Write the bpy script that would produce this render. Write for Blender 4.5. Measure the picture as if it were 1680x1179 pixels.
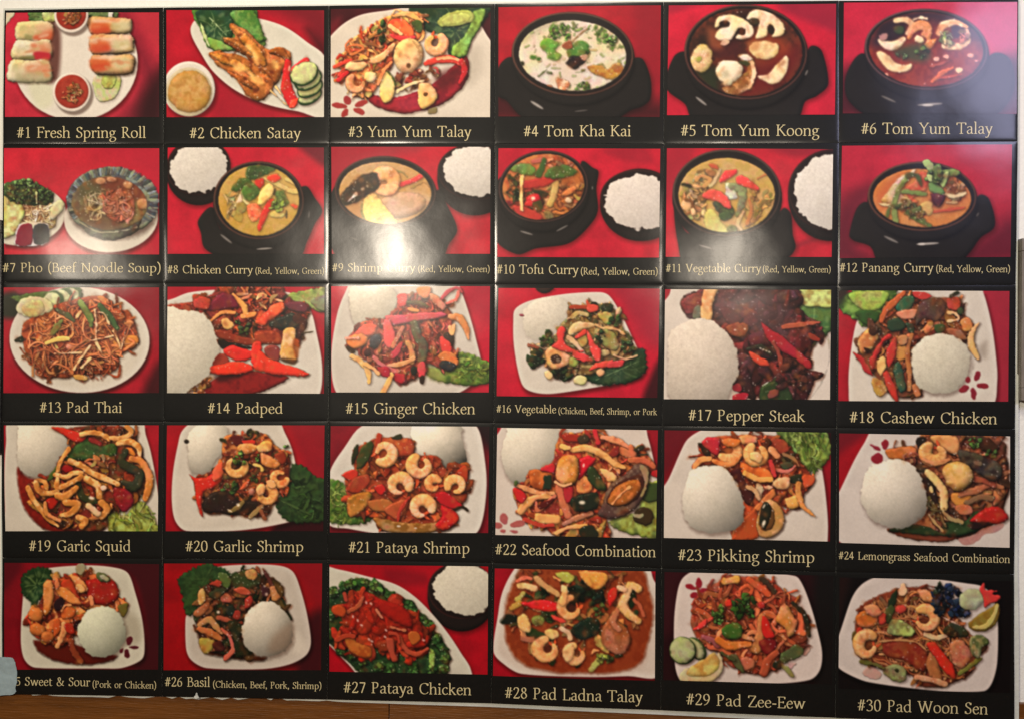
import bpy, math, random
import numpy as np
from mathutils import Matrix, Vector
for o in list(bpy.data.objects): bpy.data.objects.remove(o)
SC = bpy.context.scene; COL = SC.collection
# ------------------------------------------------------------------ camera
BZ = 1.5                                   # height of the middle of the board above the floor
ROT = np.array([[9.98626706e-01, -7.01423306e-03, 5.19182313e-02],
                [6.99000012e-03, 9.99975359e-01, 6.48316193e-04],
                [-5.19214994e-02, -2.84517421e-04, 9.98651129e-01]])
EYE = np.array([0.10621767, 0.00863733, -1.46250688]); FPX = 1450.
def bw(v): return Vector((v[0], v[2], -v[1]))               # board axes (right, down, inward) to world
cam = bpy.data.objects.new('camera', bpy.data.cameras.new('camera')); COL.objects.link(cam)
r, d, f = bw(ROT[0]), bw(ROT[1]), bw(ROT[2])
m = Matrix.Identity(4)
for i, ax in enumerate((r, -d, -f)):
    for j in range(3): m[j][i] = ax[j]
m.translation = bw(EYE) + Vector((0, 0, BZ)); cam.matrix_world = m
cam.data.sensor_width = 36; cam.data.lens = FPX / 1680 * 36; cam.data.clip_start = .01; cam.data.clip_end = 200
SC.camera = cam
def W(px, py, y=0.):
    """the place on the wall (depth y) that the photo shows at px, py"""
    v = ROT.T @ np.array((px - 840., py - 589.5, FPX)); k = (y - EYE[2]) / v[2]
    return EYE[0] + v[0] * k, BZ - (EYE[1] + v[1] * k)
def Wv(px, py, y=0.):
    px, py = np.asarray(px, float), np.asarray(py, float)
    v = np.stack((px - 840., py - 589.5, np.full(px.shape, FPX)), -1) @ ROT; k = (y - EYE[2]) / v[..., 2]
    return EYE[0] + v[..., 0] * k, BZ - (EYE[1] + v[..., 1] * k)
# ------------------------------------------------------------------ light and exposure
SC.view_settings.view_transform = 'Standard'; SC.view_settings.look = 'None'
SC.view_settings.exposure = -.06; SC.view_settings.gamma = 1; SC.view_settings.use_curve_mapping = False
wd = bpy.data.worlds.new('World'); SC.world = wd; wd.use_nodes = True
bg = wd.node_tree.nodes['Background']; bg.inputs['Color'].default_value = (1, .93, .84, 1); bg.inputs['Strength'].default_value = .05
def area(name, loc, aim, size, power, col, size_y=None):
    l = bpy.data.lights.new(name, 'AREA'); l.energy = power; l.color = col; l.size = size
    l.shape = 'DISK'
    if size_y: l.shape = 'ELLIPSE'; l.size_y = size_y
    o = bpy.data.objects.new(name, l); COL.objects.link(o); o.location = loc
    o.rotation_euler = (Vector(aim) - Vector(loc)).to_track_quat('-Z', 'Y').to_euler(); return o
def mirrored(px, py, dist):
    """a lamp whose mirror image in the glossy sheets shows at px, py"""
    x, z = W(px, py); e = Vector((EYE[0], EYE[2], BZ - EYE[1])); p = Vector((x, 0, z))
    v = (p - e).normalized(); v.y = -v.y; return p + v * dist
area('ceiling_downlight', (.08, -1.45, BZ + 1.75), (0.08, 0, BZ + .1), .5, 25, (1, .89, .74))
for px, py, pw, sz in ((640, 416, 22, .17), (128, 438, 5, .10), (1190, 426, 7.5, .15)):
    L = mirrored(px, py, 2.1); area('ceiling_lamp', L, (0, 0, BZ), sz, pw, (1, .87, .7))
L = mirrored(1665, 105, 1.8); area('window_daylight', L, (.6, 0, BZ + .3), .40, 13.5, (.68, .68, 1), .62)
# ------------------------------------------------------------------ print shop
# The dishes are printed photographs.  Each print is worked out here as a fine mosaic
# of ink cells (168 units wide) and later becomes mesh with one ink colour per vertex.
KS = 1.62
RNG = np.random.RandomState(7)
def _noise(n, cells, seed):
    r = np.random.RandomState(seed); g = r.rand(cells, cells)
    x = np.arange(n) * cells / n; i = x.astype(int); f = x - i; f = f * f * (3 - 2 * f)
    j = (i + 1) % cells
    gx = g[:, i] * (1 - f) + g[:, j] * f
    return gx[i, :] * (1 - f)[:, None] + gx[j, :] * f[:, None]
NF = (_noise(512, 256, 1) + .6 * _noise(512, 128, 2)) / 1.6 - .5      # fine grain
NM = (_noise(512, 96, 3) + .7 * _noise(512, 48, 4)) / 1.7 - .5        # medium blotches
NL = (_noise(512, 28, 5) + .5 * _noise(512, 14, 6)) / 1.5 - .5        # broad blotches
LV = np.array((-.38, -.55, .74)); HV = LV + (0, 0, 1); HV = HV / np.linalg.norm(HV)
class Canvas: pass
C = None
def nums(s):
    if isinstance(s, str): s = [float(v) for v in s.split()]
    return np.array(s, float).reshape(-1, 2)
def hexc(c):
    if isinstance(c, str): return np.array([int(c[i:i + 2], 16) for i in (0, 2, 4)], float)
    return np.array(c, float)
def start(H, bgc, name='tablecloth'):
    global C
    C = Canvas(); C.W = 168.; C.H = float(H)
    C.nx = int(C.W * KS) + 1; C.ny = int(H * KS) + 1
    C.img = np.empty((C.ny, C.nx, 3)); C.id = np.zeros((C.ny, C.nx), int); C.names = ['']
    C.xs = np.arange(C.nx) / (C.nx - 1) * C.W; C.ys = np.arange(C.ny) / (C.ny - 1) * C.H
    C.X, C.Y = np.meshgrid(C.xs, C.ys)
    C.cur = 0; C.clip = None; C.warm = .14
    o = RNG.randint(0, 200)
    w = NL[o:o + C.ny, o // 2:o // 2 + C.nx] * .16 + NF[:C.ny, :C.nx] * .08
    a = RNG.rand() * 3; fo = np.sin((C.X * math.cos(a) + C.Y * math.sin(a)) / 19 + NL[o:o + C.ny, :C.nx] * 7 + a * 5)
    C.img[:] = hexc(bgc) * np.array((.98, .76, .8)) * (1 + w + .028 * fo + .022 * NM[:C.ny, :C.nx])[..., None]
def B(name): C.names.append(name); C.cur = len(C.names) - 1
def spline(p, n=6, closed=True):
    m = len(p); out = []
    def tan(a, b, c, L):                                     # tangents kept short so that outlines never overshoot
        t = (c - a) / 2; l = np.hypot(*t); return t * min(1., L / (l + 1e-9))
    for i in range(m if closed else m - 1):
        if closed: a, b, c, d = p[i - 1], p[i], p[(i + 1) % m], p[(i + 2) % m]
        else: a, b, c, d = p[max(i - 1, 0)], p[i], p[i + 1], p[min(i + 2, m - 1)]
        L = np.hypot(*(c - b)); u, v = tan(a, b, c, L), tan(b, c, d, L)
        for k in range(n):
            t = k / n; t2 = t * t; t3 = t2 * t
            out.append((2 * t3 - 3 * t2 + 1) * b + (t3 - 2 * t2 + t) * u + (3 * t2 - 2 * t3) * c + (t3 - t2) * v)
    if not closed: out.append(p[-1])
    return np.array(out)
def box(lo, hi, m):
    i0 = max(int((lo[0] - m) * KS), 0); i1 = min(int((hi[0] + m) * KS) + 2, C.nx)
    j0 = max(int((lo[1] - m) * KS), 0); j1 = min(int((hi[1] + m) * KS) + 2, C.ny)
    return (slice(j0, j1), slice(i0, i1)) if i1 > i0 and j1 > j0 else None
def sdf_poly(q, X, Y):
    d2 = np.full(X.shape, 1e9); ins = np.zeros(X.shape, bool)
    a = q; b = np.roll(q, -1, 0)
    for (ax, ay), (bx, by) in zip(a, b):
        ex, ey = bx - ax, by - ay; l2 = ex * ex + ey * ey
        if l2 < 1e-9: continue
        px, py = X - ax, Y - ay
        t = np.clip((px * ex + py * ey) / l2, 0, 1)
        u = px - ex * t; v = py - ey * t
        np.minimum(d2, u * u + v * v, out=d2)
        if ey != 0: ins ^= ((ay > Y) != (by > Y)) & (px < ex * py / ey)
    d = np.sqrt(d2)
    return np.where(ins, d, -d)
def depth_in(q):
    """quick look-up of the inside distance of an outline"""
    s = box(q.min(0), q.max(0), 6)
    if s is None: return lambda p: -9.
    sd = sdf_poly(q, C.X[s][::2, ::2], C.Y[s][::2, ::2]); j0, i0 = s[0].start, s[1].start; h, w = sd.shape
    def f(p):
        i, j = int((p[0] * KS - i0) / 2 + .5), int((p[1] * KS - j0) / 2 + .5)
        return sd[j, i] if 0 <= i < w and 0 <= j < h else -9.
    return f
def ink(s, sd, R, col, sh=.34, sp=0., col2=None, tx=.12, amb=.5, op=1., f=.6, keep=False, off=(1.1, 1.5), sw=2.2, bl=0., gl=0., ro=1.2, dome=None, hu=1., lump=0., st=(.2, .085, .045)):
    """lay one printed piece: s window, sd inside distance, R roundness"""
    W = C.img[s]; n0, n1 = sd.shape
    if C.clip is not None: sh *= .55; f = max(f, 1.05); amb += .35 * (1 - amb)
    cl = 1. if C.clip is None else C.clip[s]
    ox, oy = RNG.randint(0, 220), RNG.randint(0, 300)
    j = slice(oy % 200, oy % 200 + n0); i = slice(ox, ox + n1)
    fn, mn, ln = NF[j, i], NM[j, i], NL[j, i]
    sd0 = sd; sd = sd + ro * (mn * 1.7 + ln * 1.2 + fn * .5)
    if sh > 0:
        dx, dy = int(round(off[0] * KS)), int(round(off[1] * KS))
        ss = np.full(sd.shape, -99.)
        ss[max(dy, 0):, max(dx, 0):] = sd[:n0 - max(dy, 0), :n1 - max(dx, 0)]
        t = np.clip((ss + sw) / (sw * 1.6), 0, 1); t = t * t * (3 - 2 * t) * sh * cl
        W *= (1 - t)[..., None] * np.array((1, 1, 1)) + t[..., None] * np.array(st)
    a = np.clip((sd + f) / (2 * f), 0, 1) * op * cl
    t = np.clip(sd / np.maximum(R * (.72 if dome is None else 1), .01), 0, 1)
    gy, gx = np.gradient(sd) if min(sd.shape) > 1 else (0 * sd, 0 * sd)
    g = np.sqrt(gx * gx + gy * gy) + 1e-6
    k = (1 - t) ** 1.3
    nx, ny = -gx / g * k, -gy / g * k; nz = np.sqrt(np.maximum(1 - nx * nx - ny * ny, .0))
    if dome is not None:
        cx, cy, rx, ry = dome; nx = (C.X[s] - cx) / rx * .9; ny = (C.Y[s] - cy) / ry * .9
        nx = nx * .8; ny = ny * .8
        q = np.sqrt(nx * nx + ny * ny); q = np.maximum(q / .98, 1); nx, ny = nx / q, ny / q
        nz = np.sqrt(np.maximum(1 - nx * nx - ny * ny, 0))
    wv = min(tx * 4, 1.) * (.9 if bl == 0 else .9 * bl)
    lam = (nx + (mn * .9 + fn * .5) * wv) * LV[0] + (ny + (ln * .8 + mn * .7 + fn * .4) * wv) * LV[1] + nz * LV[2]
    shd = np.clip(amb + (1 - amb) * lam / LV[2], .25, 1.3)
    c = hexc(col) * np.ones(sd.shape + (3,))
    if col2 is not None:
        w = np.clip((mn * 1.2 + ln * .8) * 3.2 + .45, 0, 1)[..., None]
        c = c * (1 - w) + hexc(col2) * w
    if ro > 0 and hu > 0: c = c * (1 + np.stack((ln * .22, mn * .38 + ln * .2, mn * .3 - ln * .4), -1) * min(tx * 5, 1.2) * hu)
    c *= (shd * (1 + tx * (fn * 1.3 + mn) + lump * (fn * 1.2 + mn * .8)))[..., None]
    if sp > 0:
        q = np.maximum((nx + mn * .5) * HV[0] + (ny + fn * .5) * HV[1] + nz * HV[2], 0) ** 40 * (1 - t ** 4 * .75) * np.clip((fn + mn * .6 + .1) * 5, 0, 1.3)
        c += (q * sp * 200)[..., None] * np.array((1, .95, .88))
    if gl > 0:
        q = np.clip((fn + mn - .42) * 6, 0, 1) * gl
        c = c * (1 - q[..., None]) + 245 * q[..., None]
    W *= (1 - a)[..., None]; W += np.clip(c, 0, 255) * a[..., None]
    if not keep: C.id[s][a > .5] = C.cur
def P(pts, col, R=4., sharp=False, n=6, **k):
    q = nums(pts); q = q if sharp else spline(q, n)
    s = box(q.min(0), q.max(0), 5)
    if s is None: return
    ink(s, sdf_poly(q, C.X[s], C.Y[s]), R, col, **k)
def ell(cx, cy, rx, ry, rot=0, n=26, wob=0, seed=0):
    a = np.arange(n) / n * 2 * np.pi; r = np.ones(n)
    if wob: r = 1 + wob * (np.random.RandomState(seed).rand(n) - .5) * 2
    c, s = math.cos(math.radians(rot)), math.sin(math.radians(rot))
    x, y = rx * r * np.cos(a), ry * r * np.sin(a)
    return np.stack((cx + x * c - y * s, cy + x * s + y * c), 1)
def E(cx, cy, rx, ry, rot=0, col='ffffff', wob=0, seed=0, n=26, **k):
    k.setdefault('R', min(rx, ry)); P(ell(cx, cy, rx, ry, rot, n, wob, seed), col, sharp=n > 20 and not wob, n=2, **k)
def S(pts, w, col, **k):
    p = nums(pts); q = spline(p, 5, False) if len(p) > 2 else p
    w = np.array([float(v) for v in w.split()] if isinstance(w, str) else np.atleast_1d(w), float) / 2
    r = np.interp(np.linspace(0, 1, len(q)), np.linspace(0, 1, len(w)), w)
    s = box(q.min(0), q.max(0), r.max() + 4.5)
    if s is None: return
    X, Y = C.X[s], C.Y[s]; best = np.full(X.shape, -1e9); br = np.full(X.shape, 1.)
    for i in range(len(q) - 1):
        e = q[i + 1] - q[i]; l2 = max(e @ e, 1e-9)
        t = np.clip(((X - q[i, 0]) * e[0] + (Y - q[i, 1]) * e[1]) / l2, 0, 1)
        rr = r[i] + (r[i + 1] - r[i]) * t
        d = rr - np.hypot(X - q[i, 0] - e[0] * t, Y - q[i, 1] - e[1] * t)
        m = d > best; best[m] = d[m]; br[m] = rr[m]
    k.setdefault('R', br); ink(s, best, k.pop('R'), col, **k)
def soft(pts, col, op=.5, f=6., sharp=False):
    """blurred tone in the print (a fold, a cast shadow or a glaze), keeps the piece it lies on"""
    q = nums(pts); q = q if sharp else spline(q, 5)
    s = box(q.min(0), q.max(0), f + 1)
    if s is None: return
    sd = sdf_poly(q, C.X[s], C.Y[s]); t = np.clip((sd + f) / (2 * f), 0, 1); t = t * t * (3 - 2 * t) * op
    if C.clip is not None: t = t * C.clip[s]
    C.img[s] = C.img[s] * (1 - t)[..., None] + hexc(col) * t[..., None]
def clip(pts=None, f=.5, sharp=False):
    if pts is None: C.clip = None; return
    q = nums(pts); q = q if sharp else spline(q, 6)
    C.clip = np.clip((sdf_poly(q, C.X, C.Y) + f) / (2 * f), 0, 1)
def glint(x, y, rx, ry, rot=0, op=.8, col='fff6ea'): soft(ell(x, y, rx, ry, rot, 12), col, op, max(min(rx, ry) * .9, .7))
WHITE = 'e6dfd0'
def plate(pts, col=WHITE, rim=5., sharp=False, name='plate', sh=.55, in_='dcd3c3', **k):
    B(name); P(pts, col, R=2.2, amb=.82, tx=.02, ro=0, sh=sh, off=(1.5, 3), sw=4, sharp=sharp, **k)
    q = nums(pts); q = q if sharp else spline(q, 6)
    sd = sdf_poly(q, C.X, C.Y)
    t = np.clip((sd - rim * .6) / rim, 0, 1) * .75 * np.clip(1 - sd / 60, .5, 1)
    C.img[:] = C.img * (1 - t[..., None]) + hexc(in_) * t[..., None] * (1 + .1 * NL[:C.ny, :C.nx])[..., None]
    t = (np.clip(1 - abs(sd - .9) / 1.3, 0, 1) * .3)[..., None]; C.img[:] = C.img * (1 - t) + hexc('f4d8cc') * t
def rice(pts, col='f0e7d2', name='rice_mound', sharp=False, R=26, amb=.78, sh=.4, grain=.06, edge=None, **k):
    B(name)
    if edge is not None:                                    # grains standing out along the rim
        q = nums(pts); q = q if sharp else spline(q, 8); r = np.random.RandomState(edge)
        d = r.randn(len(q), 2) * .7
        pts = q + d; sharp = True
    q = nums(pts); lo, hi = q.min(0), q.max(0); m = (lo + hi) / 2; h = (hi - lo) / 2
    if R < 24: k['dome'] = (m[0], m[1], h[0] * 1.6, h[1] * 1.6)
    else: k['dome'] = (m[0] - h[0] * .1, m[1] - h[1] * .12, h[0] * 1.06, h[1] * 1.06)
    P(pts, col, R=R, amb=amb, sh=sh, tx=grain, ro=1.8, hu=.1, bl=1.25, lump=.05, sharp=sharp, off=(1.5, 2.5), sw=4, **k)
def flower(ps, col='a02832', name='petal_mark'):
    B(name)
    for x, y, a, b, r in ps: E(x, y, a, b, r, col, sh=0, amb=.9, tx=.1, R=2, f=.6)
def shrimp(cx, cy, r, w, a0, a1, col='e8b487', col2='d5733f', seg=6, sq=1., rot=0, name='shrimp', dot='7a3414', sp=.3):
    """a curled tail: thick at the head end, ringed, closing on a small fan"""
    B(name); m = (a0 + a1) / 2; h = min(abs(a1 - a0), 285) / 2; fl = 1 if int(cx * 7 + cy) % 2 else -1
    A = np.radians(np.linspace(m - h * fl, m + h * fl, 14)); ca, sa = math.cos(math.radians(rot)), math.sin(math.radians(rot))
    rr = r * np.linspace(1.06, .78, 14); x, y = rr * np.cos(A), rr * sq * np.sin(A)
    q = np.stack((cx + x * ca - y * sa, cy + x * sa + y * ca), 1)
    soft(ell(cx, cy, r * .55, r * .55 * sq, rot, 10), dot, .75, 2.2)
    t = q[-1] - q[-2]; t = t / np.hypot(*t); e = np.array((-t[1], t[0]))
    for sg in (-1, 1): S(np.concatenate((q[-1], q[-1] + t * w * .34 + e * sg * w * .22, q[-1] + t * w * .55 + e * sg * w * .34)), (w * .16, w * .22, w * .08), 'c8502c', sp=sp, sh=.3, st=SAUCE)
    wd = w * np.array((.72, 1.04, 1.06, 1., .9, .76, .6, .4))
    S(q, wd, col, col2='d8a06a', sp=sp, amb=.44, tx=.14, sh=.5, ro=.7, st=SAUCE)
    for i in range(1, seg + 2):
        t = i / (seg + 2) * 13; j = int(t); f = t - j; p = q[j] * (1 - f) + q[min(j + 1, 13)] * f; k = np.interp(t / 13 * 7, range(8), wd) / 2
        d = p - np.array((cx, cy)); d = d / (np.hypot(*d) + 1e-6); n_ = np.array((-d[1], d[0]))
        S(np.concatenate((p - d * k * .7, p + n_ * k * .12 * fl, p + d * k * .95)), '.6 1.3 .9', col2, sh=0, op=.42, amb=.9, keep=True, ro=.3)
    S(q[1:11] + (q[1:11] - np.array((cx, cy))) * .22, (w * .1, w * .2, w * .1), 'ecc8a0', sh=0, op=.22, amb=.95, keep=True, ro=.3)
SAUCE = (.42, .17, .08)
def warm(c, t): 
    c = hexc(c)
    if c[0] > c[1]: c = c * (1 - C.warm) + np.array((205, 112, 52)) * C.warm
    return np.clip(c * t, 0, 255)
def wet(qs, n, r, col=None, op=.6):
    """little lamp glints and sauce running over a heap"""
    lo, hi = qs.min(0), qs.max(0); dp = depth_in(qs)
    for i in range(n):
        p = lo + r.rand(2) * (hi - lo)
        if dp(p) < 2: continue
        if col is not None and i % 3 == 0: soft(ell(p[0], p[1], 2 + 3 * r.rand(), 1.2 + 2 * r.rand(), r.rand() * 180, 8), col, .34, 2.4)
        else: glint(p[0], p[1], .4 + .7 * r.rand(), .35 + .25 * r.rand(), r.rand() * 180, op * (.4 + .6 * r.rand()))
def scatter(pts, pal, n, ln=(6, 14), wd=(2, 4), seed=1, base=None, bend=.5, sharp=False, chunk=.3, sp=.25, sh=.5, dirn=None, tx=.2, out=1.):
    """a tangle of cut pieces inside an outline"""
    r = np.random.RandomState(seed); q = nums(pts); qs = q if sharp else spline(q, 6)
    if base is not None:
        P(qs, warm(base, 1.15), sharp=True, R=5, tx=.4, sh=.5, col2=warm(pal[-1], 1), bl=1.3, f=.8)
    n = int(n * 1.4); ln = (ln[0] * .9, ln[1] * .9); wd = (wd[0] * .8, wd[1] * .86)
    lo, hi = qs.min(0), qs.max(0); k = 0; T = 0; dp = depth_in(qs)
    while k < n and T < n * 20:
        T += 1; p = lo + r.rand(2) * (hi - lo)
        if dp(p) < -(out - 1) * 4 + .8: continue
        k += 1; cc = warm(pal[r.randint(len(pal))], .8 + .48 * r.rand()); c2 = np.clip(cc * (.66 + .2 * r.rand(3)), 0, 255)
        a = r.rand() * np.pi if dirn is None else math.radians(dirn) + r.randn() * .5
        if r.rand() < chunk:
            s0 = wd[1] * (.6 + r.rand() * .9)
            P(ell(p[0], p[1], s0 * (1 + r.rand() * .8), s0 * (.45 + .4 * r.rand()), math.degrees(a), 6, .42, r.randint(9999)), cc, R=s0 * .7, col2=c2, sp=sp * r.rand(), amb=.46, tx=tx, sh=sh * .9, n=4, ro=1.5, st=SAUCE)
        else:
            L = ln[0] + r.rand() * (ln[1] - ln[0]); w = wd[0] + r.rand() * (wd[1] - wd[0])
            d = np.array((math.cos(a), math.sin(a))); e = np.array((-d[1], d[0])) * L * bend * np.clip(r.randn(), -1.1, 1.1) * .5
            S(np.concatenate((p - d * L / 2, p + e, p + d * L / 2)), (w * .7, w * (.7 + .7 * r.rand()), w * (.2 + .6 * r.rand())), cc, col2=c2, sp=sp * r.rand(), amb=.44, tx=tx, sh=sh * .9, ro=1.4, st=SAUCE)
    if sp > .15 and base is not None: wet(qs, n, r, warm(base, 1.3))
def tangle(pts, pal, n, w=(1.2, 2.2), L=46, seed=1, sp=.3, sh=.35, sharp=False):
    """long noodles wandering about inside an outline"""
    r = np.random.RandomState(seed); q = nums(pts); qs = q if sharp else spline(q, 5); lo, hi = qs.min(0), qs.max(0); mid = qs.mean(0); dp = depth_in(qs)
    for i in range(n):
        for t in range(30):
            p = lo + r.rand(2) * (hi - lo)
            if dp(p) > 2: break
        a = r.rand() * 6.28; b = r.randn() * .35; P_ = [p]
        for t in range(7):
            z = P_[-1] + np.array((math.cos(a), math.sin(a))) * L / 7
            if dp(z) < 1.5: 
                m = mid - P_[-1]; a = math.atan2(m[1], m[0]) + r.randn() * .6; z = P_[-1] + np.array((math.cos(a), math.sin(a))) * L / 7
            P_.append(z); a += b + r.randn() * .3
        c = warm(pal[r.randint(len(pal))], .8 + .45 * r.rand()); ww = w[0] + r.rand() * (w[1] - w[0])
        S(np.concatenate(P_), (ww * .7, ww, ww * .8), c, sp=sp, amb=.45, tx=.12, sh=sh, ro=.5, st=SAUCE)
def leaf(pts, col='3f7a2a', vein='9cc07a', mid=None, side=5, ruf=1.3, **k):
    """a leaf with a ruffled edge and paler ribs"""
    k.setdefault('tx', .3); k.setdefault('R', 5); k.setdefault('bl', 1.2); k.pop('n', 0)
    q = spline(nums(pts), 9); c = q.mean(0); d = q - c; l = np.hypot(d[:, 0], d[:, 1])[:, None] + 1e-6
    w = np.sin(np.arange(len(q)) * 1.7 + sum(map(ord, col)) % 7) + np.random.RandomState(len(q)).randn(len(q)) * .5
    q = q + d / l * (w * ruf * .55)[:, None]; P(q, col, sharp=True, **k)
    for i in range(4, len(q), 9):                           # ribs
        b = c + d[i] * .12; e = c + d[i] * .9; m = (b + e) / 2 + np.array((-d[i][1], d[i][0])) * .06
        S(np.concatenate((b, m, e)), '1.3 .8 .4', vein, sh=0, op=.32, keep=True, amb=.8)
        o = c + d[i - 3] * .82; soft(ell(o[0], o[1], l[i, 0] * .14 + .8, l[i, 0] * .08 + .6, i * 37, 8), '16301a', .38, 1.8)
        o = c + d[i - 5] * .6; soft(ell(o[0], o[1], l[i, 0] * .13 + .8, l[i, 0] * .07 + .6, i * 53, 8), vein, .25, 1.6)
    if mid is not None:
        m = nums(mid); S(mid, '1.8 .6', vein, sh=0, op=.8, keep=True)
        if len(m) == 2:
            d = m[1] - m[0]; L = np.hypot(*d); d = d / L; e = np.array((-d[1], d[0]))
            for i in range(1, side):
                b = m[0] + d * L * i / side
                for sg in (-1, 1): S(np.concatenate((b, b + d * L * .13 + e * sg * L * .22)), '.9 .3', vein, sh=0, op=.5, keep=True)
def herb(cx, cy, r, n=16, col='2f6428', seed=1, sx=1., sy=1., size=.3, sp=.0, dk=.5):
    rr = np.random.RandomState(seed)
    for i in range(n):
        a = rr.rand() * 2 * np.pi; d = r * math.sqrt(rr.rand()); s0 = r * size * (.6 + .7 * rr.rand())
        c = np.clip(hexc(col) * (dk + (1.45 - dk) * rr.rand()), 0, 255)
        P(ell(cx + d * sx * math.cos(a), cy + d * sy * math.sin(a), s0, s0 * .7, rr.rand() * 180, 8, .35, rr.randint(9999)), c, R=s0 * .9, amb=.4, tx=.35, sp=sp * rr.rand(), sh=.35, n=4)
def clay_pot(cx, cy, rx, ry, wall=5., rot=0, soup='d9b25a', soup2='c99a45', body=None, iy=.0, lip='4a2e22', iw=None, shine=()):
    """black stone bowl on its tray: body outline, rim, then the soup surface"""
    B('stone_bowl')
    if body is not None: P(body, '1d1a18', R=7, amb=.55, tx=.12, sh=.5, off=(1, 2), sw=5, ro=0)
    E(cx + .5, cy + 5, rx + .5, ry + 5, rot, '1d1a18', R=7, amb=.55, tx=.12, sh=.3, ro=0, n=44)
    E(cx, cy, rx, ry, rot, lip, R=2.6, amb=.5, tx=.15, sh=.0, n=44, ro=0)
    E(cx, cy - .3, rx - 2.2, ry - 2., rot, '1e1613', R=3, amb=.9, tx=.2, sh=0, n=44, ro=0)
    for x, y, a, b, r, o in shine: glint(x, y, a, b, r, o)
    B('soup'); w = iw or wall
    E(cx, cy + iy, rx - w, ry - w * .75 - abs(iy), rot, soup, col2=soup2, R=3, amb=.75, tx=.1, sh=0, n=44, f=.7, ro=.4)
    C.clip = np.clip(sdf_poly(ell(cx, cy + iy, rx - w, ry - w * .75 - abs(iy), rot, 44), C.X, C.Y) + .5, 0, 1)
def rice_bowl(cx, cy, rx, ry, rot=0, drx=2., dy=-2., depth=10, seed=3, col='e3dcce'):
    B('rice_bowl')
    E(cx, cy + depth * .45, rx * 1.0, ry + depth * .55, rot, '1c1412', ro=0, R=8, amb=.55, sh=.5, off=(1, 2), sw=5, n=40)
    E(cx, cy, rx, ry, rot, '3a1c18', ro=0, R=2, amb=.7, sh=0, n=40); E(cx, cy, rx - 1.5, ry - 1.5, rot, '221412', ro=0, R=2, amb=.8, sh=0, n=40)
    rice(ell(cx + drx * .6, cy + dy * .7, rx - 3.6, ry - 3, rot, 60), col, edge=seed, sharp=True, R=20, amb=.75, name='rice')
DRY = set('tablecloth plate rice_mound rice rice_bowl stone_bowl petal_mark soup sauce dish glass_bowl sauce_bowl dipping_sauce broth spring_roll lemon_wedge cucumber_slice lettuce lime_wedge peanut_sauce glazed_chicken'.split())
def finish():
    im = C.img; r = np.random.RandomState(len(C.names) + C.ny)
    wetid = np.array([0] + [n not in DRY for n in C.names[1:]], bool); ys, xs = np.nonzero(wetid[C.id]); k = len(ys)
    C.img[ys, xs] *= np.array((1.09, 1.06, 1.02)) + np.array((.9, .7, .28)) * C.warm
    if k > 900:                                             # sauce runs over the food and catches the light
        for i in range(min(k // 190, 90)):
            j = r.randint(k); x, y = xs[j] / KS, ys[j] / KS
            soft(ell(x, y, 1.6 + 3 * r.rand(), 1 + 1.6 * r.rand(), r.rand() * 180, 8), ('a8501f', '7a2c12', 'c8813c')[i % 3], .2 + .14 * r.rand(), 2.4)
        for i in range(min(k // 130, 110)):
            j = r.randint(k); glint(xs[j] / KS, ys[j] / KS, .35 + .6 * r.rand(), .3 + .25 * r.rand(), r.rand() * 180, .25 + .4 * r.rand())
    im = C.img
    k = np.array((1, 2.2, 1)); k = k / k.sum()
    p = np.pad(im, ((1, 1), (1, 1), (0, 0)), 'edge')
    p = p[:-2] * k[0] + p[1:-1] * k[1] + p[2:] * k[2]; im = p[:, :-2] * k[0] + p[:, 1:-1] * k[1] + p[:, 2:] * k[2]
    def bb(a, r):
        for ax in (0, 1):
            p = np.pad(a, [(r + 1, r) if i == ax else (0, 0) for i in range(3)], 'edge').cumsum(ax)
            a = (np.take(p, range(2 * r + 1, p.shape[ax]), ax) - np.take(p, range(p.shape[ax] - 2 * r - 1), ax)) / (2 * r + 1)
        return a
    dv = im - bb(bb(im, 5), 5); im = im + np.clip(dv * .14, -12, 14)     # local contrast of a printed snapshot
    im = im * (1 + .05 * NF[60:60 + C.ny, 60:60 + C.nx])[..., None]
    g = im.mean(-1, keepdims=True); im = g + (im - g) * .94
    k = np.clip((im[..., 1:2] - np.maximum(im[..., :1], im[..., 2:])) / 30, 0, 1); g = im.mean(-1, keepdims=True)
    im = im * (1 - .26 * k) + g * np.array((.96, .94, .72)) * .26 * k; im = im * (1 + k * np.array((.2, .17, .04)))
    C.img = np.clip(im, 4, 250); return C
RED = 'cf1f3c'; DRED = 'a3182e'
DISHES = {}
def dish(n):
    def w(f): DISHES[n] = f; return f
    return w
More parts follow.
